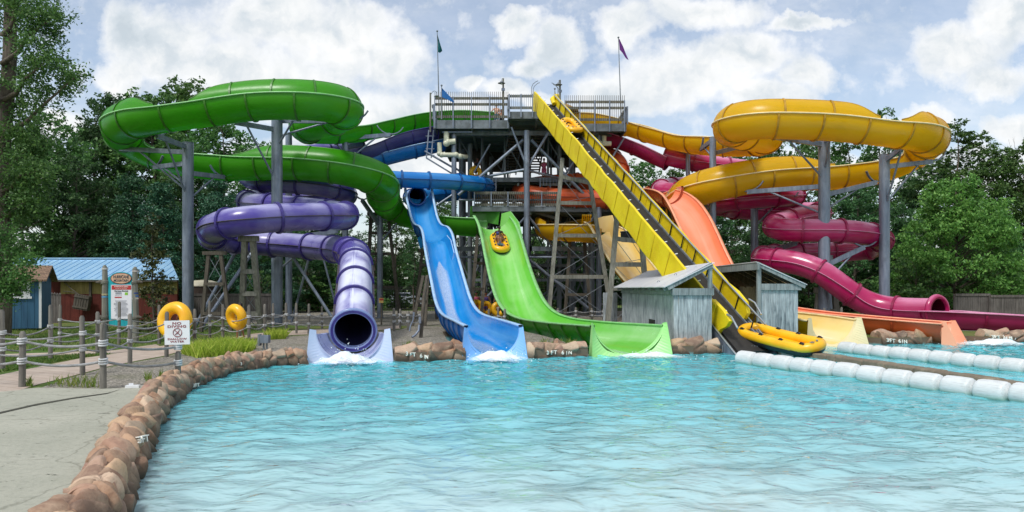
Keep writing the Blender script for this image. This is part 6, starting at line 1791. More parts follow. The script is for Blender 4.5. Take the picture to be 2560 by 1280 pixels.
for (ya, za, yb_, zb_) in ((Yd - 0.25, zEv - 0.06, ym, zRd), (yB + 0.25, zEv - 0.06, ym, zRd)):
    x0, x1 = xL - 0.2, xR + 0.25
    up = 0.08
    v = [(x0, ya, za), (x1, ya, za), (x1, yb_, zb_), (x0, yb_, zb_)]
    v += [(x, y, z + up) for x, y, z in v]
    mb.add(v, [(0, 1, 2, 3), (4, 7, 6, 5), (0, 4, 5, 1), (1, 5, 6, 2), (2, 6, 7, 3), (3, 7, 4, 0)])
mb.build('roof', m, sh)
MB().bar((xR + 0.2, Yd - 0.2, zEv - 0.09), (xR + 0.2, ym, zRd - 0.04), 0.05, 0.12).build('barge_board', MAT['blue_siding'], sh)
fr0 = P(45, 725, Yd - 0.05)
wx0, wx1, wz0, wz1 = X_(14, Yd), X_(62, Yd), Z_(741, Yd), Z_(707, Yd)
wd = MB().box(((wx0 + wx1) / 2, Yd - 0.045, (wz0 + wz1) / 2), (wx1 - wx0, 0.02, wz1 - wz0)).build('window', MAT['black_rubber'], sh)
mb = MB()
for zz in (wz0 - 0.05, wz1 + 0.02): mb.box(((wx0 + wx1) / 2 + 0.1, Yd - 0.06, zz), (wx1 - wx0 + 0.6, 0.05, 0.10))
for k in range(1, 3): mb.box((wx0 + (wx1 - wx0) * k / 3, Yd - 0.06, (wz0 + wz1) / 2), (0.03, 0.03, wz1 - wz0))
mb.box(((wx0 + wx1) / 2, Yd - 0.06, (wz0 + wz1) / 2), (wx1 - wx0, 0.03, 0.03))
mb.build('frame', MAT['white_paint'], wd)
for xx in (wx0 - 0.17, wx1 + 0.17):
    mb = MB()
    for k in range(12): mb.box((xx, Yd - 0.055, wz0 + (wz1 - wz0) * (k + 0.5) / 12), (0.32, 0.03, (wz1 - wz0) / 12 - 0.012))
    mb.box((xx, Yd - 0.04, (wz0 + wz1) / 2), (0.32, 0.02, wz1 - wz0)); mb.build('shutter', MAT['white_paint'], sh)

c_, s_ = math.cos(R_(24)), math.sin(R_(24)); lx_, ly_ = xR - sh.location.x, Yd - sh.location.y
for ch in list(sh.children):
    pass
sh.rotation_euler = (0, 0, R_(24)); sh.location = (xR - (c_ * lx_ - s_ * ly_), Yd - (s_ * lx_ + c_ * ly_), 0)
# ================================================================== long barn with the blue metal roof
Yn = 42.0
bn = empty('barn', (P(280, 780, Yn).x, Yn, 0), 'long low barn with a pale blue metal roof, yellow boards over dark red', 'barn')
xa, xb = X_(-60, Yn), X_(452, Yn); ze = Z_(698, Yn); Yr = Yn + 3.2; zr = Z_(649, Yr)
m, nt, bs, out = new_mat('blue_metal_roof')
pos = geo_pos(nt); sx_ = nt.new('ShaderNodeSeparateXYZ'); nt.link(pos, sx_.inputs[0])
n1 = nt.noise(nt.vmath('MULTIPLY', pos, (1.5, 0.4, 0.4)).outputs[0], 1.4, 5)
nt.link(nt.ramp(n1, [(0.3, srgb(150, 198, 236)), (0.7, srgb(182, 220, 246))]), bs.inputs['Base Color']); bs.inputs['Roughness'].default_value = 0.32; bs.inputs['Metallic'].default_value = 0.35
blue_roof = m
mb = MB(); n = int((xb - xa) / 0.42); xh = X_(425, Yr); xk = X_(440, Yr + 3.6)
mb.add([(xb + 0.1, Yn - 0.5, ze - 0.05), (xk, Yr + 3.6, ze - 0.05), (xh, Yr, zr + 0.05), (xb + 0.1, Yn - 0.5, ze), (xk, Yr + 3.6, ze)], [(0, 1, 4, 3), (3, 4, 2)])
for (y0, z0_, y1, z1_) in ((Yn - 0.5, ze - 0.05, Yr, zr), (Yr + 3.6, ze - 0.05, Yr, zr)):
    v = [(xa, y0, z0_), ((xb + 0.1) if y0 < Yr else xk, y0, z0_), (xh, y1, z1_), (xa, y1, z1_)]; v += [(x, y, z + 0.05) for x, y, z in v]
    mb.add(v, [(0, 1, 2, 3), (4, 7, 6, 5), (0, 4, 5, 1), (1, 5, 6, 2), (2, 6, 7, 3), (3, 7, 4, 0)])
for k in range(n + 1):
    x = xa + (xb - xa) * k / n
    fy = 1.0 if x < xh else max(0.02, (xb - x) / (xb - xh))
    mb.bar((x, Yn - 0.49, ze + 0.02), (x, Yn - 0.49 + (Yr - Yn + 0.49) * fy, ze + 0.02 + (zr + 0.05 - ze) * fy), 0.03, 0.035)
mb.bar((xa, Yr, zr + 0.08), (xh, Yr, zr + 0.08), 0.35, 0.06)
mb.build('roof', blue_roof, bn)
zmid = Z_(735, Yn)
yb_m = wood('yellow_board', srgb(104, 94, 52), srgb(150, 136, 82)); rb_m = wood('red_board', srgb(70, 32, 26), srgb(104, 50, 42))
boards('upper_wall', (X_(152, Yn), Yn, 0), (xb - 0.2, Yn, 0), zmid, ze - 0.05, bn, 0.05, yb_m, bw=0.28)
boards('lower_wall', (X_(152, Yn), Yn - 0.02, 0), (xb - 0.2, Yn - 0.02, 0), 0.0, zmid - 0.004, bn, 0.05, rb_m, bw=0.28)
boards('end_wall', (xb - 0.2, Yn + 0.05, 0), (xk - 0.2, Yr + 3.4, 0), 0.0, ze - 0.05, bn, 0.05, rb_m, bw=0.28)
boards('rear_wall', (xa + 0.2, Yr + 3.3, 0), (xk - 0.25, Yr + 3.3, 0), 0.0, ze - 0.05, bn, 0.05, rb_m, bw=0.4)
boards('side_boards', (xa, Yn - 0.01, 0), (X_(122, Yn), Yn - 0.01, 0), 0.0, ze - 0.05, bn, 0.05, rb_m, bw=0.28)
MB().bar((X_(228, Yn), Yn - 0.08, zmid - 0.4), (X_(228, Yn), Yn - 0.08, ze - 0.1), 0.12, 0.1).build('post', MAT['timber_dark'], bn)
MB().box(((xa + xb) / 2, Yn - 0.45, ze - 0.1), (xb - xa, 0.05, 0.1)).build('eave_board', MAT['timber_dark'], bn)
# crate hanging on the barn wall
cr = P(206, 756, Yn - 0.45)
root = empty('hanging_crate', cr, 'dark wooden crate hung by ropes on the red barn wall', 'crate')
Mc = Matrix.Rotation(R_(10), 3, 'Y')
mb = MB()
for k in range(6):
    mb.box(cr + Mc @ Vector((-0.36 + k * 0.145, 0, 0)), (0.12, 0.3, 0.85), M=Mc)
for zz in (-0.3, 0.3): mb.box(cr + Mc @ Vector((0, -0.17, zz)), (0.86, 0.04, 0.09), M=Mc)
mb.build('slats', MAT['timber_dark'], root)
mb = MB()
mb.tube([P(160, 705, Yn - 0.15), P(178, 722, Yn - 0.3), cr + Vector((-0.2, 0, 0.45))], 0.025, n=6)
mb.tube([P(158, 728, Yn - 0.15), P(180, 730, Yn - 0.3), cr + Vector((-0.15, 0, 0.42))], 0.02, n=6)
mb.build('hanging_rope', MAT['timber_dark'], root)
# storage tank behind
tk = Vector((X_(508, 46), 46, 0))
root = empty('storage_tank', tk, 'brown storage tank with a cream domed lid between the left columns', 'tank')
MB().cyl(tk, tk + Vector((0, 0, Z_(716, 46))), 1.05, n=28).build('body', simple('tank_brown', srgb(72, 58, 50), 0.7, 0.15, 2), root)
MB().lathe(tk + Vector((0, 0, Z_(716, 46))), [(1.1, 0.0), (1.1, 0.05), (0.9, 0.25), (0.5, 0.38), (0.02, 0.42)], 28).build('dome', simple('tank_cream', srgb(196, 188, 164), 0.5, 0.08, 2), root)

# ================================================================== fences in the background
def board_fence(p0, p1, h, label, mat='picket', dog=False, bw=0.14, rail=True, ragged=0.03):
    c = (Vector(p0) + Vector(p1)) / 2; root = empty('board_fence', c, label, 'fence')
    p0 = Vector(p0); p1 = Vector(p1); L = (p1 - p0).length; d = (p1 - p0) / L; n = int(L / bw); rz = math.atan2(d.y, d.x)
    mb = MB()
    for k in range(n):
        c = p0 + d * (L * (k + 0.5) / n); hh_ = h + random.uniform(-ragged, ragged)
        mb.box((c.x, c.y, hh_ / 2), (L / n - 0.012, 0.025, hh_), rz=rz)
        if dog: mb.cyl((c.x, c.y, hh_ - 0.01), (c.x, c.y, hh_ + 0.1), (L / n - 0.012) * 0.6, 0.005, n=4, smooth=False)
    mb.build('boards', MAT[mat], root)
    nrm = d.cross(Vector((0, 0, 1)))
    if rail:
        MB().bar(p0 + Vector((0, 0, h + 0.05)), p1 + Vector((0, 0, h + 0.05)), 0.12, 0.14).build('top_rail', MAT[mat], root)
    for k in range(int(L / 2.4) + 1):
        c = p0 + d * min(L, k * 2.4) - nrm * 0.08
        MB().box((c.x, c.y, (h + 0.1) / 2), (0.1, 0.1, h + 0.1), rz=rz).build('post', MAT[mat], root)
    return root
board_fence((X_(470, 44), 44, 0), (X_(692, 44), 44, 0), Z_(737, 44) - 0.05, 'dark grey board fence behind the left timber frames')
board_fence((X_(120, 40), 40.0, 0), (X_(153, 40), 40, 0), Z_(735, 40), 'short pointed picket fence beside the blue shed', dog=True, rail=False)
board_fence((X_(2388, 42), 42, 0), (X_(2475, 42), 42, 0), Z_(739, 42), 'taller grey board fence panel at the right behind the magenta mouth', 'picket')
board_fence((X_(2476, 41.8), 41.8, 0), (X_(2680, 41), 41, 0), Z_(740, 41.8) - 0.06, 'grey board fence running off to the right edge', 'picket')
def iron_fence(p0, p1, h, label):
    p0 = Vector(p0); p1 = Vector(p1); L = (p1 - p0).length; d = (p1 - p0) / L
    root = empty('iron_fence', (p0 + p1) / 2, label, 'fence')
    mb = MB()
    for k in range(int(L / 0.16) + 1):
        c = p0 + d * (k * 0.16); mb.box((c.x, c.y, h / 2), (0.022, 0.022, h))
    mb.build('bars', MAT['black_rubber'], root)
    for z in (0.2, h - 0.25, h - 0.05): MB().bar(p0 + Vector((0, 0, z)), p1 + Vector((0, 0, z)), 0.04, 0.05).build('rail', MAT['black_rubber'], root)
    for k in range(int(L / 2.5) + 1):
        c = p0 + d * min(L, k * 2.5); MB().box((c.x, c.y, h / 2 + 0.05), (0.07, 0.07, h + 0.1)).build('post', MAT['black_rubber'], root)
iron_fence((X_(700, 62), 62, 0), (X_(1200, 62), 62, 0), 2.1, 'black iron bar fence at the wood edge behind the purple slide')
iron_fence((X_(1201, 62), 62.1, 0), (X_(1750, 62), 62.1, 0), 2.1, 'black iron bar fence behind the tower legs')
iron_fence((X_(1751, 62), 62.0, 0), (X_(2400, 62), 62.0, 0), 2.1, 'black iron bar fence at the right behind the magenta coil')

# grey electric boxes
eb = G(659, 874)
root = empty('electric_box', eb, 'grey electrical cabinet on a short stand beside the gravel', 'cabinet')
MB().box(eb + Vector((0.05, 0, 0.33)), (0.26, 0.22, 0.24)).build('cabinet', MAT['steel'], root)
MB().box(eb + Vector((-0.13, 0.02, 0.3)), (0.06, 0.2, 0.36)).build('side_panel', MAT['steel_dark'], root)
MB().cyl(eb, eb + Vector((0, 0, 0.22)), 0.03, n=8).build('leg', MAT['steel_dark'], root)
MB().cyl(eb + Vector((0.1, 0, 0)), eb + Vector((0.1, 0, 0.22)), 0.03, n=8).build('leg', MAT['steel_dark'], root)
cp = P(1052, 838, 28); cp.z = 0
root = empty('conduit_post', cp, 'leaning dark post with grey conduit boxes left of the blue chute', 'post')
MB().tube([cp, P(1060, 740, 28.5), P(1068, 690, 29)], 0.07, n=8).build('post', MAT['timber_dark'], root)
MB().box(P(1050, 800, 28.0), (0.09, 0.08, 0.26)).build('junction_box', MAT['steel'], root)
MB().tube([P(1048, 812, 27.95), P(1047, 826, 27.9), P(1038, 838, 27.8), P(1030, 843, 27.7)], 0.045, n=8).build('conduit', MAT['steel'], root)
MB().tube([P(1034, 790, 28.6), P(1033, 800, 28.6), P(1026, 815, 28.5), P(1024, 828, 28.4)], 0.03, n=8).build('conduit', MAT['steel'], root)
MB().box(P(1034, 785, 28.6), (0.07, 0.06, 0.16)).build('junction_box', MAT['steel'], root)
sb = G(332, 970)
root = empty('skimmer_lid', sb, 'small broken white plastic lid lying on the pool deck edge', 'lid')
MB().box(sb + Vector((0, 0, 0.03)), (0.24, 0.12, 0.05), rz=0.2).build('lid', MAT['white_paint'], root)
MB().box(sb + Vector((-0.05, 0.03, 0.07)), (0.08, 0.07, 0.03), rz=0.5).build('tab', MAT['white_paint'], root)

# ================================================================== pool divider and float lines
dv0 = Vector((9.4, 23.6)); dv1 = Vector((12.6, 6.2))
Ld = (dv1 - dv0).length; dd = (dv1 - dv0) / Ld
m, nt, bs, out = new_mat('divider_concrete')
n1 = nt.noise(geo_pos(nt), 1.6, 6, 0.65); n2 = nt.noise(geo_pos(nt), 9, 5, 0.7)
c = nt.ramp(n1, [(0.3, srgb(104, 92, 76)), (0.55, srgb(128, 116, 98)), (0.75, srgb(160, 146, 120))])
c = nt.mix(nt.ramp(n2, [(0.45, 0), (0.75, 0.8)]), c, srgb(84, 76, 62))
nt.link(c, bs.inputs['Base Color']); bs.inputs['Roughness'].default_value = 0.75; bump(nt, bs, n2, 0.5, 0.03)
root = empty('pool_divider', (dv0.x, dv0.y, 0), 'low brown concrete wall dividing the pool between the float lines', 'wall')
s = 0.0; k = 0
mb = MB()
while s < Ld - 0.1:
    ln = [1.05, 0.72, 0.46, 1.2, 0.9][k % 5]
    ln = min(ln, Ld - s)
    c = dv0 + dd * (s + ln / 2)
    bm = bmesh.new(); bmesh.ops.create_cube(bm, size=1.0)
    bmesh.ops.scale(bm, vec=(0.46, ln - 0.03, 1.0), verts=bm.verts)
    bmesh.ops.bevel(bm, geom=[e for e in bm.edges], offset=0.05, segments=3, affect='EDGES', profile=0.5)
    Mx = Matrix.Translation((c.x, c.y, -0.60 + random.uniform(-.012, .012))) @ Matrix.Rotation(math.atan2(dd.y, dd.x) - math.pi / 2, 4, 'Z')
    bm.verts.index_update()
    mb.add([Mx @ v.co for v in bm.verts], [[v.index for v in f.verts] for f in bm.faces], 0, True); bm.free()
    s += ln; k += 1
mb.build('coping_blocks', m, root)
m, nt, bs, out = new_mat('float_plastic')
pos = geo_pos(nt); n1 = nt.noise(pos, 2.0, 5, 0.65); n2 = nt.noise(coords(nt, 'Object', (2, 30, 30)), 1.0, 4, 0.7)
c = nt.mix(nt.ramp(n1, [(0.4, 0), (0.7, 0.6)]), srgb(214, 218, 218), srgb(188, 192, 190))
c = nt.mix(nt.ramp(n2, [(0.5, 0), (0.72, 0.55)]), c, srgb(146, 150, 148))
sp_ = nt.new('ShaderNodeSeparateXYZ'); nt.link(pos, sp_.inputs[0])
low_tint = nt.new('ShaderNodeMapRange'); low_tint.inputs['From Min'].default_value = WATER - 0.02; low_tint.inputs['From Max'].default_value = WATER + 0.08; low_tint.inputs['To Min'].default_value = 0.6; low_tint.inputs['To Max'].default_value = 0.0
nt.link(sp_.outputs[2], low_tint.inputs[0])
c = nt.mix(low_tint.outputs[0], c, srgb(168, 186, 150))
nt.link(c, bs.inputs['Base Color']); bs.inputs['Roughness'].default_value = 0.45; bs.inputs['Subsurface Weight'].default_value = 0.0
MAT['float'] = m
def make_float():
    L, R = 0.66, 0.225
    n = 36; prof = [(0.05, -L / 2 - 0.02), (0.10, -L / 2 - 0.02), (0.12, -L / 2 + 0.02), (R * 0.86, -L / 2 + 0.035), (R * 0.97, -L / 2 + 0.07), (R, -L / 2 + 0.12), (R * 1.02, 0), (R, L / 2 - 0.12), (R * 0.97, L / 2 - 0.07), (R * 0.86, L / 2 - 0.035), (0.12, L / 2 - 0.02), (0.10, L / 2 + 0.02), (0.05, L / 2 + 0.02)]
    vs = []; fs = []
    for i, (r, h) in enumerate(prof):
        for k in range(n):
            a = 2 * math.pi * k / n
            rr = r * (1 + (0.03 if (k % 2) else -0.022) * (1 if 3 < i < 9 else 0))
            vs.append((h, math.cos(a) * rr, math.sin(a) * rr))
    for i in range(len(prof) - 1):
        for k in range(n): fs.append((i * n + k, (i + 1) * n + k, (i + 1) * n + (k + 1) % n, i * n + (k + 1) % n))
    me = bpy.data.meshes.new('body'); me.from_pydata(vs, [], fs); me.polygons.foreach_set('use_smooth', [True] * len(fs)); me.materials.append(MAT['float']); me.update()
    return me
fl_me = make_float()
def ordinal(k): return ['first', 'second', 'third', 'fourth', 'fifth', 'sixth', 'seventh', 'eighth', 'ninth', 'tenth', 'eleventh', 'twelfth', 'thirteenth', 'fourteenth', 'fifteenth', 'sixteenth', 'seventeenth'][k]
def float_line(a, b, n, where):
    a = Vector(a); b = Vector(b); d = (b - a) / (n - 1)
    for k in range(n):
        c = a + d * k
        o = bpy.data.objects.new('pool_float', fl_me); COL.objects.link(o)
        o.location = (c.x, c.y, WATER + 0.115 + random.uniform(-.012, .012))
        o.rotation_euler = (random.uniform(0, 6.28) * 0 + random.choice((0, .2, .4)), random.uniform(-.02, .02), math.atan2(d.y, d.x) + random.uniform(-.045, .045))
        tag(o, '%s white ribbed float from the conveyor end of the %s' % (ordinal(k), where), 'float', 'white floats on the ' + where)
    mb = MB().tube([Vector((a.x - d.x, a.y - d.y, WATER - 0.0)), Vector((a.x, a.y, WATER + 0.1))] + [Vector((b.x, b.y, WATER + 0.1))], 0.018, n=6)
    tag(mb.build('float_rope', MAT['rope']), 'white rope threading the floats of the ' + where, 'rope')
float_line((6.78, 20.75), (10.1, 13.0), 13, 'near float line')
float_line((11.35, 24.3), (13.55, 17.4), 11, 'far float line')

# white water where slides empty out
m, nt, bs, out = new_mat('foam')
bs.inputs['Base Color'].default_value = (0.86, 0.92, 0.94, 1); bs.inputs['Roughness'].default_value = 0.5
tr = nt.new('ShaderNodeBsdfTransparent'); mx = nt.new('ShaderNodeMixShader')
n1 = nt.noise(geo_pos(nt, (1.0, 1.6, 1.0)), 6, 8, 0.78)
at = nt.new('ShaderNodeAttribute', attribute_name='foamd')
nt.link(nt.ramp(nt.math('ADD', n1, nt.math('MULTIPLY', nt.math('SUBTRACT', at.outputs['Fac'], 0.5), 0.62)), [(0.44, 0.0), (0.72, 0.85)]), mx.inputs[0]); nt.link(tr.outputs[0], mx.inputs[1]); nt.link(bs.outputs[0], mx.inputs[2]); nt.link(mx.outputs[0], out.inputs[0])
def splash(c, rx, ry, hgt, n, label, seed, drops=60):
    rg = random.Random(seed); mb = MB()
    N1 = 44
    vs = []; fs = []; den = []
    for i in range(N1 + 1):
        for j in range(N1 + 1):
            x = (i / N1 - 0.5) * 2; y = (j / N1 - 0.5) * 2
            r = math.hypot(x, y); e = max(0, 1 - r * r)
            nz = mnoise.fractal(Vector((x * 3 + seed, y * 3, seed)), 1.0, 2.0, 4)
            z = hgt * e ** 5 * (0.7 + 0.6 * nz) + 0.035 * min(1, e * 2) - 0.025; den.append(min(1, e ** 3.2 * 1.1))
            vs.append((c[0] + x * rx, c[1] + y * ry, WATER + z))
    fs = [(i * (N1 + 1) + j, (i + 1) * (N1 + 1) + j, (i + 1) * (N1 + 1) + j + 1, i * (N1 + 1) + j + 1) for i in range(N1) for j in range(N1) if math.hypot((i + .5) / N1 - .5, (j + .5) / N1 - .5) < 0.48 + 0.05 * mnoise.noise(Vector((i * .3, j * .3, seed)))]
    mb.add(vs, fs, 0, True)
    for k in range(drops):
        a = rg.uniform(0, 6.28); r = rg.random() ** 0.7
        mb.sphere((c[0] + math.cos(a) * r * rx * 0.8, c[1] + math.sin(a) * r * ry * 0.8, WATER + hgt * (1 - r) * rg.uniform(0.4, 1.5) + 0.02), rg.uniform(0.006, 0.018), 6, 4)
    o = mb.build('splash', m); ca = o.data.attributes.new('foamd', 'FLOAT', 'POINT')
    ca.data.foreach_set('value', np.array(den + [1.0] * (len(mb.v) - len(den)), dtype=np.float32))
    return tag(o, label, 'splash', 'white water at the slide exits')
splash((-4.7, 20.3), 1.7, 1.3, 0.5, 40, 'foaming splash under the purple tube mouth', 1, 90)
splash((-0.4, 21.2), 1.8, 1.4, 0.34, 40, 'foaming splash at the end of the blue chute', 2, 70)
splash((4.3, 22.5), 2.2, 1.3, 0.18, 40, 'small splash at the end of the green chute', 3, 50)
splash((18.2, 27.2), 2.6, 1.6, 0.3, 40, 'foaming splash at the end of the coral chute', 4, 60)
# water sheet sliding out of the purple mouth
# ================================================================== trees
def leaf_mat(name, c1, c2, c3, trans=0.38):
    m, nt, bs, out = new_mat(name)
    g = nt.new('ShaderNodeNewGeometry')
    n = nt.noise(coords(nt, 'Object'), 0.45, 3, 0.6)
    r = nt.math('ADD', nt.math('MULTIPLY', g.outputs['Random Per Island'], 0.55), nt.math('MULTIPLY', n, 0.45))
    oi = nt.new('ShaderNodeObjectInfo')
    c = nt.ramp(r, [(0.2, c1), (0.5, c2), (0.8, c3)])
    hv = nt.new('ShaderNodeHueSaturation'); nt.link(c, hv.inputs['Color'])
    nt.link(nt.math('ADD', 0.485, nt.math('MULTIPLY', oi.outputs['Random'], 0.03)), hv.inputs['Hue'])
    nt.link(nt.math('ADD', 0.95, nt.math('MULTIPLY', oi.outputs['Random'], 0.45)), hv.inputs['Value'])
    nt.link(hv.outputs[0], bs.inputs['Base Color']); bs.inputs['Roughness'].default_value = 0.5; bs.inputs['Specular IOR Level'].default_value = 0.35
    tr = nt.new('ShaderNodeBsdfTranslucent'); nt.link(hv.outputs[0], tr.inputs['Color'])
    mx = nt.new('ShaderNodeMixShader'); mx.inputs[0].default_value = trans
    nt.link(bs.outputs[0], mx.inputs[1]); nt.link(tr.outputs[0], mx.inputs[2]); nt.link(mx.outputs[0], out.inputs[0])
    return m
LF_oak = leaf_mat('oak_leaves', srgb(52, 82, 44), srgb(76, 114, 58), srgb(108, 142, 76))
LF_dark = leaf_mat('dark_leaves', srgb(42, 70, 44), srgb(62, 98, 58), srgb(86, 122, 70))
LF_light = leaf_mat('light_leaves', srgb(66, 98, 46), srgb(92, 130, 58), srgb(124, 156, 78), 0.35)
LF_pine = leaf_mat('pine_needles', srgb(34, 66, 50), srgb(50, 90, 64), srgb(72, 114, 78), 0.15)
LF_cedar = leaf_mat('cedar_needles', srgb(44, 52, 30), srgb(66, 74, 38), srgb(88, 92, 48), 0.1)
m, nt, bs, out = new_mat('bark')
n1 = nt.noise(coords(nt, 'Object', (6, 6, 0.9)), 1.5, 5, 0.7)
nt.link(nt.ramp(n1, [(0.3, srgb(58, 50, 44)), (0.7, srgb(120, 110, 98))]), bs.inputs['Base Color']); bs.inputs['Roughness'].default_value = 0.95
bump(nt, bs, n1, 0.7, 0.05); BARK = m

def leaf_quads(C, nrm_bias, size, rg, up=0.5):
    """C [n,3] leaf centres -> verts, quads (one small bent-free leaf each)"""
    n = len(C)
    N = rg.normal(size=(n, 3)) + nrm_bias; N[:, 2] += up; N /= np.linalg.norm(N, axis=1)[:, None]
    A = rg.normal(size=(n, 3)); A -= (A * N).sum(1)[:, None] * N; A /= np.linalg.norm(A, axis=1)[:, None]
    B = np.cross(N, A)
    s = (size * rg.uniform(0.55, 1.25, n))[:, None]
    v = np.stack([C - A * s, C + B * s * 0.55 + A * s * 0.1, C + A * s, C - B * s * 0.55 + A * s * 0.1], 1).reshape(-1, 3)
    q = np.arange(n * 4).reshape(n, 4)
    return v, q

def tree_meshes(seed, H, base, Rr, nb, per, lsize, mat, prof='oak', limbs=True, trunk_r=0.22, clump=(0.7, 1.5)):
    rg = np.random.default_rng(seed); rd = random.Random(seed)
    mb = MB(); cent = []
    trunk_pts = []; lx = ly = 0
    for k in range(9):
        f = k / 8; trunk_pts.append(Vector((lx, ly, f * H * 0.93))); lx += rd.uniform(-.2, .2) * H / 18; ly += rd.uniform(-.2, .2) * H / 18
    mb.tube(trunk_pts, [trunk_r * (1 - 0.86 * (k / 8)) * (1.35 if k == 0 else 1) for k in range(9)], n=9)
    def tp(z):
        s = min(7.999, max(0, z / (H * 0.93) * 8)); k = int(s); return trunk_pts[k].lerp(trunk_pts[k + 1], s - k)
    for b in range(nb):
        f = ((b + rd.random()) / nb)
        z = base + (H - base) * f
        if prof == 'oak': rr = Rr * (math.sin(math.pi * min(1, 0.10 + 0.86 * f ** 0.85)) ** 0.6)
        elif prof == 'egg': rr = Rr * (math.sin(math.pi * (0.14 + 0.80 * f ** 0.72)) ** 0.75)
        elif prof == 'cone': rr = Rr * (1 - f) ** 0.8 + 0.12
        elif prof == 'pine': rr = Rr * (1 - f) ** 0.6 * (0.7 + 0.3 * math.sin(f * 40))
        else: rr = Rr * (1 - abs(2 * f - 1) ** 2.4) ** 0.5
        a = rd.uniform(0, 6.283); rad = rr * math.sqrt(rd.uniform(0.12, 1.0))
        t = tp(z)
        c = Vector((t.x + math.cos(a) * rad, t.y + math.sin(a) * rad, z + rd.uniform(-.4, .4)))
        cl = rd.uniform(*clump) * (0.75 if f > 0.85 else 1)
        cent.append((c, cl))
        if limbs and rad > 0.4:
            s = tp(max(base * 0.6, z - rad * rd.uniform(0.35, 0.8)))
            mid = s.lerp(c, 0.5) + Vector((rd.uniform(-.2, .2), rd.uniform(-.2, .2), rd.uniform(-.1, .25)))
            r0 = max(0.02, trunk_r * 0.32 * (1 - 0.6 * f))
            mb.tube([s, mid, c], [r0, r0 * 0.65, r0 * 0.2], n=5, caps=False)
    Cs = []; Nb = []
    for c, cl in cent:
        n = int(per * rd.uniform(0.7, 1.3) * (cl / sum(clump) * 2) ** 1.6)
        d = rg.normal(size=(n, 3)); d /= np.linalg.norm(d, axis=1)[:, None]
        r = cl * rg.uniform(0.25, 1.0, n) ** 0.5
        p = d * r[:, None]
        p[:, 2] *= 0.62 if prof != 'pine' else 0.32
        # twigs: pull leaves in small bunches so that gaps stay open
        bun = rg.normal(size=(max(3, n // 14), 3)); bun /= np.linalg.norm(bun, axis=1)[:, None]; bun *= (cl * rg.uniform(0.35, 1.05, len(bun)) ** 0.6)[:, None]; bun[:, 2] *= 0.62 if prof != 'pine' else 0.32
        own = rg.integers(0, len(bun), n)
        p = bun[own] + rg.normal(size=(n, 3)) * np.array([0.26, 0.26, 0.17]) * cl * 0.62
        Cs.append(np.array(c) + p); Nb.append(d * 0.6)
    Cc = np.concatenate(Cs); Nn_ = np.concatenate(Nb)
    v, q = leaf_quads(Cc, Nn_, lsize, rg, 0.7)
    crown = np_mesh('crown', v, q, mat, smooth=False)
    tm = bpy.data.meshes.new('trunk'); tm.from_pydata([tuple(x) for x in mb.v], [], mb.f); tm.polygons.foreach_set('use_smooth', mb.s); tm.materials.append(BARK); tm.update()
    return tm, crown, H

PROTO = {
    'oak_a': tree_meshes(11, 18, 4.0, 4.3, 84, 215, 0.165, LF_oak),
    'oak_b': tree_meshes(12, 19, 3.0, 3.7, 80, 215, 0.165, LF_oak),
    'oak_c': tree_meshes(13, 17, 1.5, 4.7, 104, 250, 0.165, LF_dark),
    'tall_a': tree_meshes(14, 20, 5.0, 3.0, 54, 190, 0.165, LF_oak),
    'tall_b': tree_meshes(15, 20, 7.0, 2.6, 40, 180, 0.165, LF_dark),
    'pine_a': tree_meshes(16, 16, 1.0, 3.6, 80, 240, 0.125, LF_pine, 'pine', clump=(0.9, 1.7)),
    'pine_b': tree_meshes(17, 13, 0.6, 3.2, 72, 240, 0.125, LF_pine, 'pine', clump=(0.8, 1.5)),
    'light': tree_meshes(18, 9, 0.7, 4.0, 170, 260, 0.115, LF_light, 'egg', clump=(0.6, 1.1), trunk_r=0.2),
    'bush': tree_meshes(19, 4.0, 0.3, 2.4, 40, 90, 0.15, LF_oak, 'round', limbs=True, trunk_r=0.08, clump=(0.5, 0.9)),
    'cedar': tree_meshes(20, 5.2, 0.2, 1.05, 60, 80, 0.07, LF_cedar, 'cone', clump=(0.28, 0.5), trunk_r=0.07),
}
used_proto = {}
def tree(kind, px, ytop, Y, label, wscale=1.0, rz=None, group='trees of the wood behind the slides', name='tree'):
    tm, cm, H = PROTO[kind]
    x = (px - 1280) / F_ * Y; h = EYE + (HZ - ytop) / F_ * Y
    s = h / H
    root = empty(name, (x, Y, 0), label, 'tree', group, rz=random.uniform(0, 6.28) if rz is None else rz)
    for nm, me in (('trunk', tm), ('crown', cm)):
        o = bpy.data.objects.new(nm, me); COL.objects.link(o); o.parent = root
    root.scale = (s * wscale, s * wscale, s)
    return root
W_L = 'trees of the wood at the left'; W_R = 'trees of the wood at the right'; W_C = 'thin trees behind the tower'
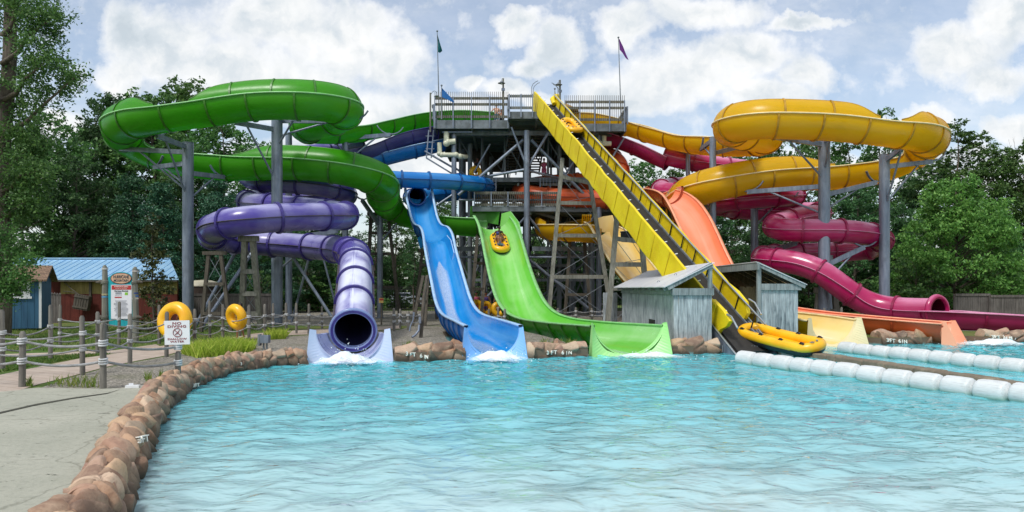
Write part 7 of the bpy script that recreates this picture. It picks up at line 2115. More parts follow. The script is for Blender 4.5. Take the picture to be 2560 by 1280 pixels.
L_ = [('oak_a', 120, 290, 56, 'leafy tree with a forked top right of the big left trunk', 1.0), ('tall_b', 212, 275, 62, 'slender tree between the left trunk and the green bend', 1.0), ('oak_b', 60, 330, 50, 'bushy tree behind the left trunk above the blue shed', 1.1),
      ('oak_c', 300, 248, 66, 'dark tree peeping over the left green bend, first of three tops', 1.0), ('oak_a', 385, 238, 64, 'tree directly behind the green left bend, middle of three tops', 1.0), ('tall_a', 468, 205, 68, 'highest treetop standing between the two green upper guards', 1.15), ('oak_b', 560, 300, 62, 'tree crown under the upper green trough left of the thick column', 1.1),
      ('tall_a', 655, 360, 70, 'treetop seen between the thick column and the lower green guard', 1.0), ('tall_b', 790, 372, 72, 'far treetop behind the purple trough left of the tower', 1.3), ('oak_c', 190, 400, 52, 'dense dark tree above the left end of the barn roof', 1.0),
      ('pine_a', 320, 440, 50, 'dark pine spreading behind the middle of the barn roof', 1.15), ('pine_b', 415, 470, 48, 'dark pine rising behind the right half of the barn roof', 1.15), ('pine_a', 545, 440, 54, 'dark pine left of the purple ring behind the left column', 1.1), ('pine_b', 620, 600, 52, 'low dark pine behind the timber frames under the purple ring', 1.3),
      ('pine_b', 700, 560, 56, 'dark pine below the purple tubes behind the thick column', 1.3), ('oak_c', 770, 520, 60, 'dark broad tree behind the purple chute', 1.0), ('oak_c', 250, 500, 56, 'dense tree low behind the barn ridge', 1.2), ('oak_b', 850, 480, 66, 'tree behind the right end of the purple ring', 1.0), ('oak_c', 470, 430, 58, 'dark tree filling the gap beside the tall left column', 1.1)]
for k, px, yt, Y, lab, ws in L_: tree(k, px, yt, Y, lab, ws, group=W_L)
C_ = [('tall_b', 925, 520, 62, 'thin tree right of the purple ring behind the timber frame', 1.2), ('tall_a', 985, 500, 66, 'spindly tree left of the blue chute with sky showing through', 1.1), ('tall_b', 1035, 590, 58, 'spindly tree right behind the humped blue chute', 1.2), ('oak_a', 1090, 470, 76, 'far tree just below the blue tubes', 0.9), ('tall_a', 1190, 560, 70, 'far tree behind the left tower legs', 1.2), ('oak_b', 1270, 560, 72, 'far tree behind the green drop chute', 1.1),
      ('oak_a', 1360, 545, 68, 'tree seen through the tower frame right of the green chute', 1.0), ('oak_b', 1450, 520, 64, 'green tree behind the yellow launch trough', 1.0), ('oak_c', 1530, 500, 66, 'tree behind the pale yellow chute', 1.0), ('oak_c', 950, 640, 64, 'low tree right of the purple chute', 1.0), ('oak_c', 1130, 640, 72, 'low dark tree between blue and green chutes', 1.1), ('oak_c', 1420, 620, 60, 'low leafy tree low behind the conveyor frame', 0.9)]
for k, px, yt, Y, lab, ws in C_: tree(k, px, yt, Y, lab, ws, group=W_C)
R__ = [('oak_a', 1610, 405, 66, 'rounded tree right of the tower under the magenta trough', 0.9), ('oak_b', 1690, 420, 68, 'tree behind the crest of the coral chute', 0.9), ('oak_a', 1830, 372, 66, 'tree top left of the middle right column below the yellow ring', 0.9), ('oak_b', 1925, 340, 70, 'tree top showing right under the yellow ring', 1.0), ('oak_a', 2010, 340, 64, 'tree top left of the thickest right column', 0.9), ('tall_a', 2110, 345, 66, 'tree top right of the thickest right column', 1.3),
       ('oak_b', 2205, 292, 74, 'tall treetop peeping above the yellow trough near its right bend', 0.9), ('tall_a', 2400, 318, 62, 'tall narrow tree right of the yellow bend', 1.35), ('oak_a', 2490, 372, 60, 'tree at the right edge under the bare tree', 1.0), ('oak_b', 2570, 350, 58, 'tree cut by the right edge of the picture', 1.0), ('oak_c', 2330, 420, 64, 'dark tree behind the bright green tree', 1.0), ('oak_c', 1780, 520, 60, 'dark tree behind the magenta coil at its left', 1.0), ('oak_c', 1900, 560, 58, 'dark tree behind the middle of the magenta coil', 1.0),
       ('oak_c', 2140, 470, 58, 'dark tree between the two rightmost columns', 1.1), ('oak_c', 2250, 520, 56, 'dark tree right of the rightmost column', 0.9), ('oak_c', 2470, 520, 54, 'shaded tree right of the bright green tree', 1.1), ('oak_c', 2020, 600, 60, 'low dark tree behind the lower magenta bend', 1.2), ('bush', 2545, 700, 47, 'dark bush above the right board fence', 1.3), ('oak_c', 1650, 590, 62, 'dark tree behind the lower conveyor', 1.0)]
for k, px, yt, Y, lab, ws in R__: tree(k, px, yt, Y, lab, ws, group=W_R)
tree('light', 2390, 452, 46.5, 'bright light green rounded tree by the right fence', 0.9, group=None, name='maple_tree', rz=0.7)
tree('bush', 2290, 660, 45, 'light shrub low left of the bright green tree', 1.0, group=None, name='shrub')
tree('bush', 2470, 690, 45, 'low shrub just above the right board fence panel', 0.9, group=None, name='shrub')
tree('cedar', 387, 548, 31, 'slender olive cedar standing in front of the barn roof', 1.0, group=None, name='cedar_tree')
tree('bush', 655, 690, 47, 'green bush behind the timber frame under the purple ring', 0.8, group=None, name='shrub')
for i, (px, yt, Y, lab) in enumerate(((560, 690, 58, 'undergrowth bush behind the left diagonal pipes'), (800, 690, 60, 'undergrowth bush behind the purple chute'), (900, 700, 58, 'undergrowth bush right of the purple chute'), (1000, 700, 66, 'undergrowth bush behind the far iron fence left of the blue chute'), (1180, 705, 68, 'undergrowth bush between the blue and green chutes'), (1420, 690, 64, 'undergrowth bush right of the green chute'), (1500, 700, 66, 'undergrowth bush behind the board shed'), (1900, 690, 64, 'undergrowth bush right of the board sheds'), (2000, 680, 62, 'undergrowth bush left of the low magenta column'), (2130, 680, 60, 'undergrowth bush between the right columns'), (2230, 700, 52, 'undergrowth bush behind the sloping magenta tube'))):
    tree('bush', px, yt, Y, lab, 1.5, group='undergrowth bushes along the wood edge', name='shrub')
# far wood that closes the view
rg = np.random.default_rng(44)
n = 30000
Cx = rg.uniform(-75, 80, n); Cy = rg.uniform(82, 92, n)
hgt = 6.0 + 3.0 * np.array([mnoise.noise(Vector((x * 0.12, 0, 3))) for x in Cx]) + 1.6 * np.array([mnoise.noise(Vector((x * 0.5, 0, 9))) for x in Cx])
Cz = hgt * rg.uniform(0.0, 1.0, n) ** 0.8
v, q = leaf_quads(np.stack([Cx, Cy, Cz], -1), np.array([0, -0.5, 0.2]), 0.5, rg)
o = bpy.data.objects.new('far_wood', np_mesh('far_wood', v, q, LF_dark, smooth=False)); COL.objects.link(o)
tag(o, 'far dark line of woodland behind everything', 'woodland', None, 'stuff')

# big tree at the left edge, close to the camera: its own trunk and spreading limbs
bt = empty('oak_tree', (X_(-2, 29), 29, 0), 'big tree with a thick bare trunk at the left edge of the picture', 'tree')
mb = MB(); tr0 = Vector((X_(-2, 29), 29, -0.1))
pts = [tr0 + Vector((0.02 * k + 0.1 * math.sin(k * 1.1), 0.04 * k, 16.5 * k / 10)) for k in range(11)]
mb.tube(pts, [0.42, 0.34, 0.31, 0.30, 0.29, 0.28, 0.27, 0.25, 0.22, 0.18, 0.12], n=14)
limbs = [(P(30, 330, 29), P(100, 270, 28.5), P(186, 195, 28)), (P(25, 250, 29), P(60, 200, 28), P(120, 150, 27.5)), (P(20, 160, 29), P(70, 90, 28.5), P(140, 40, 28)), (P(15, 480, 29), P(50, 440, 28.5), P(90, 430, 28)), (P(20, 90, 29), P(40, 20, 29), P(90, -40, 28)), (P(10, 380, 29), P(-60, 330, 28), P(-120, 300, 27)), (P(15, 420, 29), P(60, 380, 29.5), P(100, 350, 30)), (P(10, 540, 29), P(40, 520, 28.5), P(70, 500, 28)), (P(10, 260, 29), P(-40, 180, 28), P(-90, 100, 28))]
clumps = []
for a, b, c in limbs:
    mb.tube([a - Vector((0.25, 0, 0)), a.lerp(b, 0.5) + Vector((0, 0, -0.1)), b, c], [0.11, 0.085, 0.06, 0.02], n=7)
    clumps += [(b, 0.75), (c, 0.7), (b.lerp(c, 0.5) + Vector((0, 0.3, 0.3)), 0.7)]
mb.build('trunk', BARK, bt)
fx = [(70, 40), (110, 60), (140, 90), (60, 110), (120, 120), (95, 150), (40, 180), (80, 190), (140, 165), (170, 190), (60, 30), (30, 60), (100, 10), (130, 30), (40, 270), (60, 300), (30, 330), (70, 340), (90, 380), (40, 390), (60, 430), (95, 440), (30, 450), (70, 470), (50, 500), (90, 500), (20, 520), (70, 540), (100, 460), (60, 240), (110, 230), (-30, 100), (-40, 200), (-30, 320), (-40, 420), (-30, 520), (20, 0), (80, -30), (40, -60), (120, -20)]
rd = random.Random(3)
for x, y in fx: clumps.append((P(x, y, rd.uniform(27.4, 30.2)), rd.uniform(0.42, 0.72)))
rg = np.random.default_rng(8); Cs = []
for c, cl in clumps:
    n = int(660 * cl)
    bun = rg.normal(size=(22, 3)); bun /= np.linalg.norm(bun, axis=1)[:, None]; bun *= (cl * rg.uniform(0.2, 1.1, 22))[:, None]; bun[:, 2] *= 0.7
    Cs.append(np.array(c) + bun[rg.integers(0, 22, n)] + rg.normal(size=(n, 3)) * 0.14)
Cc = np.concatenate(Cs); v, q = leaf_quads(Cc, np.zeros((len(Cc), 3)), 0.068, rg, 0.6)
o = bpy.data.objects.new('crown', np_mesh('crown', v, q, LF_oak, smooth=False)); COL.objects.link(o); attach(o, bt)
# low leafy tree in front of the blue shed
lt = empty('young_tree', (X_(-20, 27), 27, 0), 'low leafy young tree overlapping the left of the blue shed', 'tree')
mb = MB(); b0 = Vector((X_(-20, 27), 27, -0.05)); mb.tube([b0, b0 + Vector((0.1, 0, 1.2)), b0 + Vector((0.2, 0.1, 2.6)), b0 + Vector((0.3, 0, 3.8))], [0.09, 0.08, 0.06, 0.02], n=8)
Cs = []
for x, y in [(0, 600), (30, 610), (10, 630), (40, 650), (60, 655), (80, 650), (20, 670), (45, 690), (10, 700), (30, 715), (55, 715), (-20, 640), (-30, 690), (5, 735), (25, 740), (-20, 600), (15, 575), (-30, 560), (60, 690), (-15, 730)]:
    c = P(x, y, rd.uniform(26.5, 27.5)); cl = 0.34
    mb.tube([b0 + Vector((0.12, 0, 1.4)), (b0 + Vector((0.12, 0, 1.6))).lerp(c, 0.6), c], [0.025, 0.015, 0.006], n=5)
    Cs.append(np.array(c) + rg.normal(size=(230, 3)) * 0.2)
mb.build('trunk', BARK, lt)
Cc = np.concatenate(Cs); v, q = leaf_quads(Cc, np.zeros((len(Cc), 3)), 0.065, rg, 0.6)
o = bpy.data.objects.new('crown', np_mesh('crown', v, q, LF_oak, smooth=False)); COL.objects.link(o); attach(o, lt)
# bare dead trees at the upper right
def bare(px, pbase_y, ptop_y, Y, label, seed):
    rd = random.Random(seed); b = Vector(((px - 1280) / F_ * Y, Y, 0)); h = EYE + (HZ - ptop_y) / F_ * Y
    root = empty('bare_tree', b, label, 'tree'); mb = MB()
    def grow(p, d, L, r, lv):
        q = p + d * L; mb.tube([p, p.lerp(q, 0.5) + Vector((rd.uniform(-.05, .05), 0, rd.uniform(-.05, .05))) * L, q], [r, r * 0.8, r * 0.55], n=5, caps=False)
        if lv == 0: return
        for k in range(rd.choice((2, 3))):
            nd = (d + Vector((rd.uniform(-.7, .7), rd.uniform(-.5, .5), rd.uniform(-.15, .5)))).normalized()
            grow(q if k else p.lerp(q, rd.uniform(0.5, 0.9)), nd, L * rd.uniform(0.6, 0.8), r * 0.55, lv - 1)
    grow(b, Vector((0.0, 0, 1)), h * 0.55, 0.16, 0)
    grow(b + Vector((0, 0, h * 0.55)), Vector((-0.1, 0, 1)).normalized(), h * 0.16, 0.09, 5)
    mb.build('branches', BARK, root)
bare(2560, 700, 318, 64, 'bare dead tree with fine twigs at the upper right edge', 2)
bare(2445, 700, 365, 66, 'small bare leaning tree beside the tall narrow right tree', 5)

# ------------------------------------------------------------------ grass
def blades(name, centres, hgt, wid, cols, label, seed, spread=0.35, lean=0.35):
    rg = np.random.default_rng(seed); C = np.array(centres); n = len(C)
    h = hgt * rg.uniform(0.5, 1.2, n); a = rg.uniform(0, 6.28, n); w_ = wid * rg.uniform(0.6, 1.3, n)
    dx = np.stack([np.cos(a), np.sin(a), np.zeros(n)], -1)
    tip = C + np.stack([rg.normal(0, lean, n) * h, rg.normal(0, lean, n) * h, h], -1)
    mid = C * 0.5 + tip * 0.5 + np.stack([np.zeros(n), np.zeros(n), h * 0.12], -1)
    v = np.stack([C - dx * w_[:, None], C + dx * w_[:, None], mid + dx * w_[:, None] * 0.7, tip], 1).reshape(-1, 3)
    o = bpy.data.objects.new(name, np_mesh(name, v, np.arange(n * 4).reshape(n, 4), leaf_mat(name + '_blades', *cols, 0.35), smooth=False)); COL.objects.link(o)
    return tag(o, label, 'grass', None, 'stuff')
def scatter(poly, n, seed, z=0.0):
    rg = np.random.default_rng(seed); xs = [p.x for p in poly]; ys_ = [p.y for p in poly]; out = np.zeros((0, 3))
    while len(out) < n:
        X = rg.uniform(min(xs), max(xs), n * 2); Y = rg.uniform(min(ys_), max(ys_), n * 2)
        k = inside([(p.x, p.y) for p in poly], X, Y)
        out = np.concatenate([out, np.stack([X[k], Y[k], np.full(k.sum(), z)], -1)])
    return out[:n]
tall = [G(452, 885), G(478, 878), G(520, 872), G(560, 866), G(600, 866), G(640, 872), G(630, 880), G(580, 886), G(540, 893), G(490, 896)]
cg = (srgb(116, 140, 40), srgb(154, 174, 60), srgb(190, 190, 96))
blades('tall_grass', np.concatenate([scatter(tall, 3600, 1), scatter([G(668, 850), G(714, 848), G(716, 840), G(670, 842)], 900, 2)]), 0.34, 0.012, cg, 'clumps of tall yellow green grass beside the path', 4)
cs_ = np.concatenate([scatter([G(360, 955), G(380, 955), G(378, 945), G(366, 945)], 30, 3), scatter([G(395, 948), G(408, 948), G(404, 940)], 20, 4), scatter([G(60, 967), G(80, 969), G(76, 962)], 40, 5), scatter([G(1345, 862), G(1450, 864), G(1440, 856), G(1350, 856)], 120, 6), scatter([G(1005, 868), G(1040, 869), G(1030, 864)], 80, 7), scatter([G(120, 966), G(250, 972), G(240, 955), G(150, 955)], 120, 9)])
blades('weeds', cs_, 0.2, 0.012, (srgb(84, 110, 44), srgb(112, 138, 56), srgb(150, 150, 84)), 'scattered weeds growing in the gravel', 5)
lawn = [G(-120, 935), G(0, 932), G(100, 913), G(200, 895), G(280, 886), G(200, 888), G(120, 893), G(0, 897), G(-120, 904)]
lawn2 = [G(-60, 880), G(0, 880), G(120, 878), G(287, 872), G(400, 858), G(560, 842), G(640, 830), G(640, 818), G(480, 815), G(300, 818), G(0, 818), G(-60, 820)]
cl_ = (srgb(62, 94, 36), srgb(86, 116, 46), srgb(136, 136, 76))
blades('lawn_grass', np.concatenate([scatter(lawn, 9000, 11), scatter(lawn2, 16000, 12)]), 0.075, 0.012, cl_, 'short mown lawn grass between the paths', 6, lean=0.5)
# ================================================================== rafts, tubes, people
raft_y = simple('raft_vinyl', srgb(242, 190, 30), 0.32, 0.06, 2, col2=srgb(236, 172, 26))
raft_w = simple('raft_vinyl_pale', srgb(238, 200, 70), 0.35, 0.08, 2, col2=srgb(232, 180, 60))
raft_k = simple('raft_base', srgb(30, 31, 34), 0.45, 0.2, 4)
def make_raft(label, M, L=2.6, W=1.25, r=0.20, handles=4, marks=True):
    """M: 4x4 placing local x = long axis, y = across, z = up"""
    root = empty('raft', M.translation, label, 'raft', 'yellow two person rafts')
    Rc = W / 2 - r; s = L / 2 - W / 2
    path_ = []
    for k in range(17): a = -math.pi / 2 + math.pi * k / 16; path_.append((s + math.cos(a) * Rc, math.sin(a) * Rc))
    for k in range(1, 6): path_.append((s - 2 * s * k / 6, Rc))
    for k in range(17): a = math.pi / 2 + math.pi * k / 16; path_.append((-s + math.cos(a) * Rc, math.sin(a) * Rc))
    for k in range(1, 6): path_.append((-s + 2 * s * k / 6, -Rc))
    def up(x): return 0.10 * (abs(x) / (L / 2)) ** 3
    MB().tube([M @ Vector((x, y, r + up(x))) for x, y in path_], r, n=16, closed=True).build('tube', raft_y, root)
    n = len(path_)
    lo = [M @ Vector((x * 0.98, y * 0.98, 0.07 + up(x))) for x, y in path_]
    MB().tube(lo, 0.17, n=12, closed=True).build('base_band', raft_k, root)
    MB().add([M @ Vector((x * 0.93, y * 0.93, 0.10 + up(x) * 0.5)) for x, y in path_] + [M @ Vector((x * 0.93, y * 0.93, 0.02)) for x, y in path_], [tuple(range(n)), tuple(range(2 * n - 1, n - 1, -1))]).build('floor', raft_y, root)
    for sg in (-1, 1):
        for k in range(handles):
            x = -s * 1.15 + 2.3 * s * k / (handles - 1)
            c = Vector((x, sg * Rc, 2 * r - 0.004 + up(x)))
            mb = MB()
            mb.box(M @ (c + Vector((0, 0, 0.0))), (0.17, 0.10, 0.012), M=M.to_3x3())
            mb.tube([M @ (c + Vector((-0.075, 0, 0.0))), M @ (c + Vector((-0.045, 0, 0.04))), M @ (c + Vector((0.045, 0, 0.04))), M @ (c + Vector((0.075, 0, 0.0)))], 0.018, n=6)
            mb.build('handle', raft_k, root)
    if marks:
        c = M @ Vector((s + Rc, 0.0, 2 * r + up(L / 2) - 0.002))
        MB().cyl(M @ Vector((s + Rc, -0.02, 2 * r + up(L / 2) - 0.01)), M @ Vector((s + Rc, -0.02, 2 * r + up(L / 2) + 0.02)), 0.035, n=10).build('valve', MAT['steel_dark'], root)
        mb = MB()
        for k in range(4): mb.box(M @ Vector((s + Rc - 0.10 * 0 - 0.02, -0.22 + 0.0, 2 * r + up(L / 2) - 0.006)) + M.to_3x3() @ Vector((0.05 - k * 0.03, 0, 0)), (0.012, 0.14, 0.008), M=M.to_3x3())
        mb.build('print', MAT['steel_dark'], root)
    return root
def frame_m(o, x, y_hint, flip=False):
    x = Vector(x).normalized(); z = x.cross(Vector(y_hint)).normalized()
    if z.z < 0: z = -z
    y = z.cross(x)
    return Matrix.Translation(o) @ Matrix((x, y, z)).transposed().to_4x4()
far_e = P(1872, 832, 25.2); near_e = P(2036, 874, 22.8)
Mr = frame_m((far_e + near_e) / 2 - Vector((0, 0, 0.10)), near_e - far_e, Vector((0.80, 0.42, 0.20)))
make_raft('empty yellow raft with black handles resting at the foot of the conveyor', Mr, L=3.35, W=1.16, r=0.17)
tcv = 0.80 * Lc
Mr2 = frame_m(K(tcv, 0.04, 0.32), -D, Sx)
make_raft('yellow raft riding up near the top of the conveyor belt', Mr2, L=2.2, W=1.1, r=0.18)
# raft on the green chute
iy = int(np.argmin(np.abs(qg[:, 1] - 45.0)))
Tg_ = Vector(Tg[iy]); Sg_ = Vector(Sg[iy]); Ug_ = Vector(Ug[iy])
og = Vector(qg[iy]) - Ug_ * (Rgg[iy] - 0.06) - Sg_ * 0.03
Mg = frame_m(og, Tg_, Sg_)
rider_raft = make_raft('yellow raft with two riders sliding down the green chute', Mg, L=2.15, W=1.16, r=0.2, marks=False)
a = Mg @ Vector((1.0, 0, 0.42)); 
MB().box(Mg @ Vector((0.86, 0, 0.43)), (0.12, 0.34, 0.02), M=Mg.to_3x3()).build('front_handle', raft_k, rider_raft)

def skin_mat(name, c):
    m, nt, bs, out = new_mat(name)
    n1 = nt.noise(geo_pos(nt), 9, 4)
    nt.link(nt.mix(nt.ramp(n1, [(0.4, 0), (0.7, 1)]), c, tuple(x * 0.82 for x in c[:3]) + (1,)), bs.inputs['Base Color']); bs.inputs['Roughness'].default_value = 0.45
    return m
SK_dark = skin_mat('skin_deep', srgb(112, 72, 52)); SK_mid = skin_mat('skin_brown', srgb(160, 112, 84)); SK_pale = skin_mat('skin_light', srgb(214, 168, 142))
def cloth(name, c): return simple(name, c, 0.8, 0.12, 6, bmp=0.1)
CL = {'blue': cloth('cloth_blue', srgb(72, 92, 168)), 'violet': cloth('cloth_violet', srgb(96, 78, 150)), 'dark': cloth('cloth_dark', srgb(38, 38, 48)), 'red': cloth('cloth_red', srgb(176, 40, 46)), 'pink': cloth('cloth_pink', srgb(206, 96, 132)), 'teal': cloth('cloth_teal', srgb(70, 104, 116)), 'white': cloth('cloth_white', srgb(220, 220, 222))}
HAIR = simple('hair_dark', srgb(30, 24, 22), 0.6, 0.2, 12)

def capsules(name, caps, mat, parent, voxel=0.016, smooth=3):
    """union of tapered limbs remeshed into ONE continuous surface"""
    mb = MB()
    for (a, ra, b, rb) in caps:
        mb.cyl(a, b, ra, rb, n=12); mb.sphere(a, ra, 12, 8); mb.sphere(b, rb, 12, 8)
    o = mb.build('tmp', mat)
    md = o.modifiers.new('r', 'REMESH'); md.mode = 'VOXEL'; md.voxel_size = voxel; md.use_smooth_shade = True
    sm = o.modifiers.new('s', 'SMOOTH'); sm.iterations = smooth; sm.factor = 0.5
    bpy.context.view_layer.update()
    me = bpy.data.meshes.new_from_object(o.evaluated_get(bpy.context.evaluated_depsgraph_get()))
    om = o.data; bpy.data.objects.remove(o); bpy.data.meshes.remove(om)
    me.name = name; me.materials.clear(); me.materials.append(mat)
    ob = bpy.data.objects.new(name, me); COL.objects.link(ob)
    if parent: attach(ob, parent)
    return ob

def person(label, M, J, skin, scale=1.0, top=None, bottom=None, hair=True, group=None, voxel=0.016):
    """J: joints in metres in a local frame (x forward, y left, z up)"""
    root = empty('person', M.translation, label, 'person', group)
    def w(k): return M @ (Vector(J[k]) * scale)
    s = scale; c = []
    pel, che, nec, hea = w('pelvis'), w('chest'), w('neck'), w('head')
    lat = (w('shoulder_l') - w('shoulder_r')).normalized()
    upv = (hea - nec).normalized(); fwd = lat.cross(upv).normalized()
    if 'fwd' in J: fwd = (M.to_3x3() @ Vector(J['fwd'])).normalized()
    bel = pel.lerp(che, 0.45)
    for q in (-1, 1):
        c += [(pel + lat * 0.07 * q * s, 0.105 * s, bel + lat * 0.05 * q * s, 0.09 * s), (bel + lat * 0.05 * q * s, 0.09 * s, che + lat * 0.075 * q * s, 0.105 * s), (che + lat * 0.075 * q * s, 0.10 * s, nec + lat * 0.09 * q * s - upv * 0.05 * s, 0.055 * s)]
    c += [(nec - upv * 0.05 * s, 0.055 * s, hea - upv * 0.06 * s, 0.048 * s)]
    # head: cranium, jaw, nose, ears
    c += [(hea + upv * 0.03 * s - fwd * 0.012 * s, 0.088 * s, hea + upv * 0.02 * s + fwd * 0.012 * s, 0.084 * s), (hea, 0.075 * s, hea - upv * 0.07 * s + fwd * 0.035 * s, 0.048 * s),
          (hea + fwd * 0.085 * s, 0.012 * s, hea + fwd * 0.102 * s - upv * 0.025 * s, 0.015 * s), (hea + lat * 0.084 * s, 0.018 * s, hea + lat * 0.088 * s - upv * 0.03 * s, 0.014 * s), (hea - lat * 0.084 * s, 0.018 * s, hea - lat * 0.088 * s - upv * 0.03 * s, 0.014 * s)]
    for q in ('l', 'r'):
        sh, el, wr, hp, kn, an, to = (w(k + '_' + q) for k in ('shoulder', 'elbow', 'wrist', 'hip', 'knee', 'ankle', 'toe'))
        c += [(sh, 0.055 * s, el, 0.040 * s), (el, 0.040 * s, wr, 0.027 * s), (hp, 0.088 * s, kn, 0.056 * s), (kn, 0.056 * s, kn.lerp(an, 0.3), 0.055 * s), (kn.lerp(an, 0.3), 0.055 * s, an, 0.034 * s), (an, 0.036 * s, to, 0.028 * s), (an, 0.036 * s, an + (an - to).normalized() * 0.04 * s, 0.032 * s)]
        # hand: palm, five curled fingers
        hd = (wr - el).normalized(); side = hd.cross(fwd)
        if side.length < 0.1: side = hd.cross(upv)
        side.normalize(); pn = side.cross(hd).normalized()
        pc = wr + hd * 0.085 * s
        for t_ in (-0.028, -0.009, 0.010, 0.028): c.append((wr + side * t_ * 0.5 * s, 0.016 * s, pc + side * t_ * s, 0.014 * s))
        for t_, ln in ((-0.030, 0.062), (-0.010, 0.075), (0.010, 0.078), (0.030, 0.068)):
            a0 = pc + side * t_ * s; a1 = a0 + (hd * 0.8 + pn * 0.45).normalized() * ln * 0.5 * s; a2 = a1 + (hd * 0.4 + pn * 0.9).normalized() * ln * 0.5 * s
            c += [(a0, 0.010 * s, a1, 0.009 * s), (a1, 0.009 * s, a2, 0.008 * s)]
        t0 = wr + hd * 0.03 * s + side * 0.03 * s; t1 = t0 + (side * 0.8 + hd * 0.6).normalized() * 0.035 * s; c += [(t0, 0.013 * s, t1, 0.011 * s), (t1, 0.011 * s, t1 + (hd * 0.9 + pn * 0.4).normalized() * 0.03 * s, 0.009 * s)]
    capsules('body', c, skin, root, voxel * s)
    # eyes
    mb = MB()
    for q in (-1, 1): mb.sphere(hea + lat * 0.032 * q * s + fwd * 0.083 * s + upv * 0.012 * s, 0.012 * s, 8, 6)
    mb.build('eyes', HAIR, root)
    MB().tube([hea + lat * -0.022 * s + fwd * 0.080 * s - upv * 0.055 * s, hea + fwd * 0.088 * s - upv * 0.058 * s, hea + lat * 0.022 * s + fwd * 0.080 * s - upv * 0.055 * s], 0.006 * s, n=6).build('mouth', CL['pink'], root)
    if hair:
        capsules('hair', [(hea + upv * 0.055 * s - fwd * 0.03 * s, 0.088 * s, hea + upv * 0.06 * s + fwd * 0.01 * s, 0.082 * s), (hea - fwd * 0.045 * s, 0.075 * s, hea - fwd * 0.05 * s - upv * 0.05 * s, 0.06 * s)], HAIR, root, 0.014 * s, 2)
    g = 0.012 * s
    if top:
        cc = []
        for q in (-1, 1): cc += [(bel + lat * 0.05 * q * s, 0.09 * s + g, che + lat * 0.075 * q * s, 0.106 * s + g), (che + lat * 0.075 * q * s, 0.103 * s + g, nec + lat * 0.085 * q * s - upv * 0.09 * s, 0.062 * s + g)]
        capsules('swim_top' if top != 'red' else 'shirt', cc, CL[top], root, 0.018 * s)
    if bottom:
        cc = [(pel + lat * 0.07 * s, 0.107 * s + g, pel - lat * 0.07 * s, 0.107 * s + g), (pel, 0.107 * s + g, bel, 0.088 * s + g)]
        for q in ('l', 'r'):
            hp, kn = w('hip_' + q), w('knee_' + q); cc.append((hp, 0.092 * s + g, hp.lerp(kn, 0.62), 0.075 * s + g))
        capsules('shorts', cc, CL[bottom], root, 0.018 * s)
    return root

def seat_pose(lean=0.35, knee_out=0.22, arm_out=0.42, crossed=True):
    J = {'pelvis': (0, 0, 0.12), 'chest': (-0.40 * lean, 0, 0.47), 'neck': (-0.52 * lean, 0, 0.64), 'head': (-0.52 * lean + 0.0, 0, 0.80), 'fwd': (0.95, 0, -0.1)}
    for q, sg in (('l', 1), ('r', -1)):
        J['shoulder_' + q] = (-0.50 * lean, 0.185 * sg, 0.57); J['elbow_' + q] = (0.02 - 0.3 * lean, (arm_out - 0.08) * sg, 0.36); J['wrist_' + q] = (0.20, arm_out * sg, 0.33)
        J['hip_' + q] = (0.03, 0.09 * sg, 0.11)
        J['knee_' + q] = (0.40, knee_out * sg, 0.30); J['ankle_' + q] = (0.62, 0.06 * sg * (-1 if crossed else 1), 0.09); J['toe_' + q] = (0.76, 0.10 * sg * (-1 if crossed else 1), 0.13)
    return J
Mback = Mg @ Matrix.Translation((-0.62, 0.0, 0.06)); Mfront = Mg @ Matrix.Translation((0.12, -0.02, 0.04))
person('rear rider in a blue and violet swimsuit gripping the raft handles', Mback, seat_pose(0.1, 0.24, 0.40, False), SK_dark, 1.0, 'blue', 'violet', True, 'riders in the raft on the green chute')
person('front rider in shorts sitting with bent crossed legs in the raft', Mfront, seat_pose(0.5, 0.26, 0.40, True), SK_mid, 1.0, None, 'teal', True, 'riders in the raft on the green chute')

def stand_pose(stride=0.12, arm=(0.1, 0.28), up_arm=None):
    J = {'pelvis': (0, 0, 0.94), 'chest': (0.01, 0, 1.27), 'neck': (0.0, 0, 1.46), 'head': (0.02, 0, 1.62), 'fwd': (1, 0, 0)}
    for q, sg in (('l', 1), ('r', -1)):
        J['shoulder_' + q] = (0, 0.19 * sg, 1.39); J['elbow_' + q] = (-0.02, 0.25 * sg, 1.12); J['wrist_' + q] = (arm[0], arm[1] * sg, 0.89)
        J['hip_' + q] = (0, 0.09 * sg, 0.90); J['knee_' + q] = (stride * sg * 0.6 + 0.03, 0.10 * sg, 0.49); J['ankle_' + q] = (stride * sg, 0.10 * sg, 0.08); J['toe_' + q] = (stride * sg + 0.17, 0.12 * sg, 0.03)
    if up_arm:
        for q, (e, w_) in up_arm.items(): J['elbow_' + q] = e; J['wrist_' + q] = w_
    return J
def place(x, y, z, face): return Matrix.Translation((x, y, z)) @ Matrix.Rotation(face, 4, 'Z')
p1 = P(1241, 300, 50.4); p2 = P(1253.5, 300, 50.8)
person('bare chested person in teal shorts standing behind the left tower railing', place(p1.x, p1.y, ZD, R_(-80)), stand_pose(0.05, (0.18, 0.3), {'r': ((0.05, -0.36, 1.2), (0.25, -0.2, 1.3))}), SK_pale, 0.98, None, 'teal', True, 'people on the tower deck')
person('smaller tanned person standing next to the lamp post on the tower deck', place(p2.x, p2.y, ZD, R_(-95)), stand_pose(0.04, (0.12, 0.24)), SK_mid, 0.82, None, 'dark', True, 'people on the tower deck')
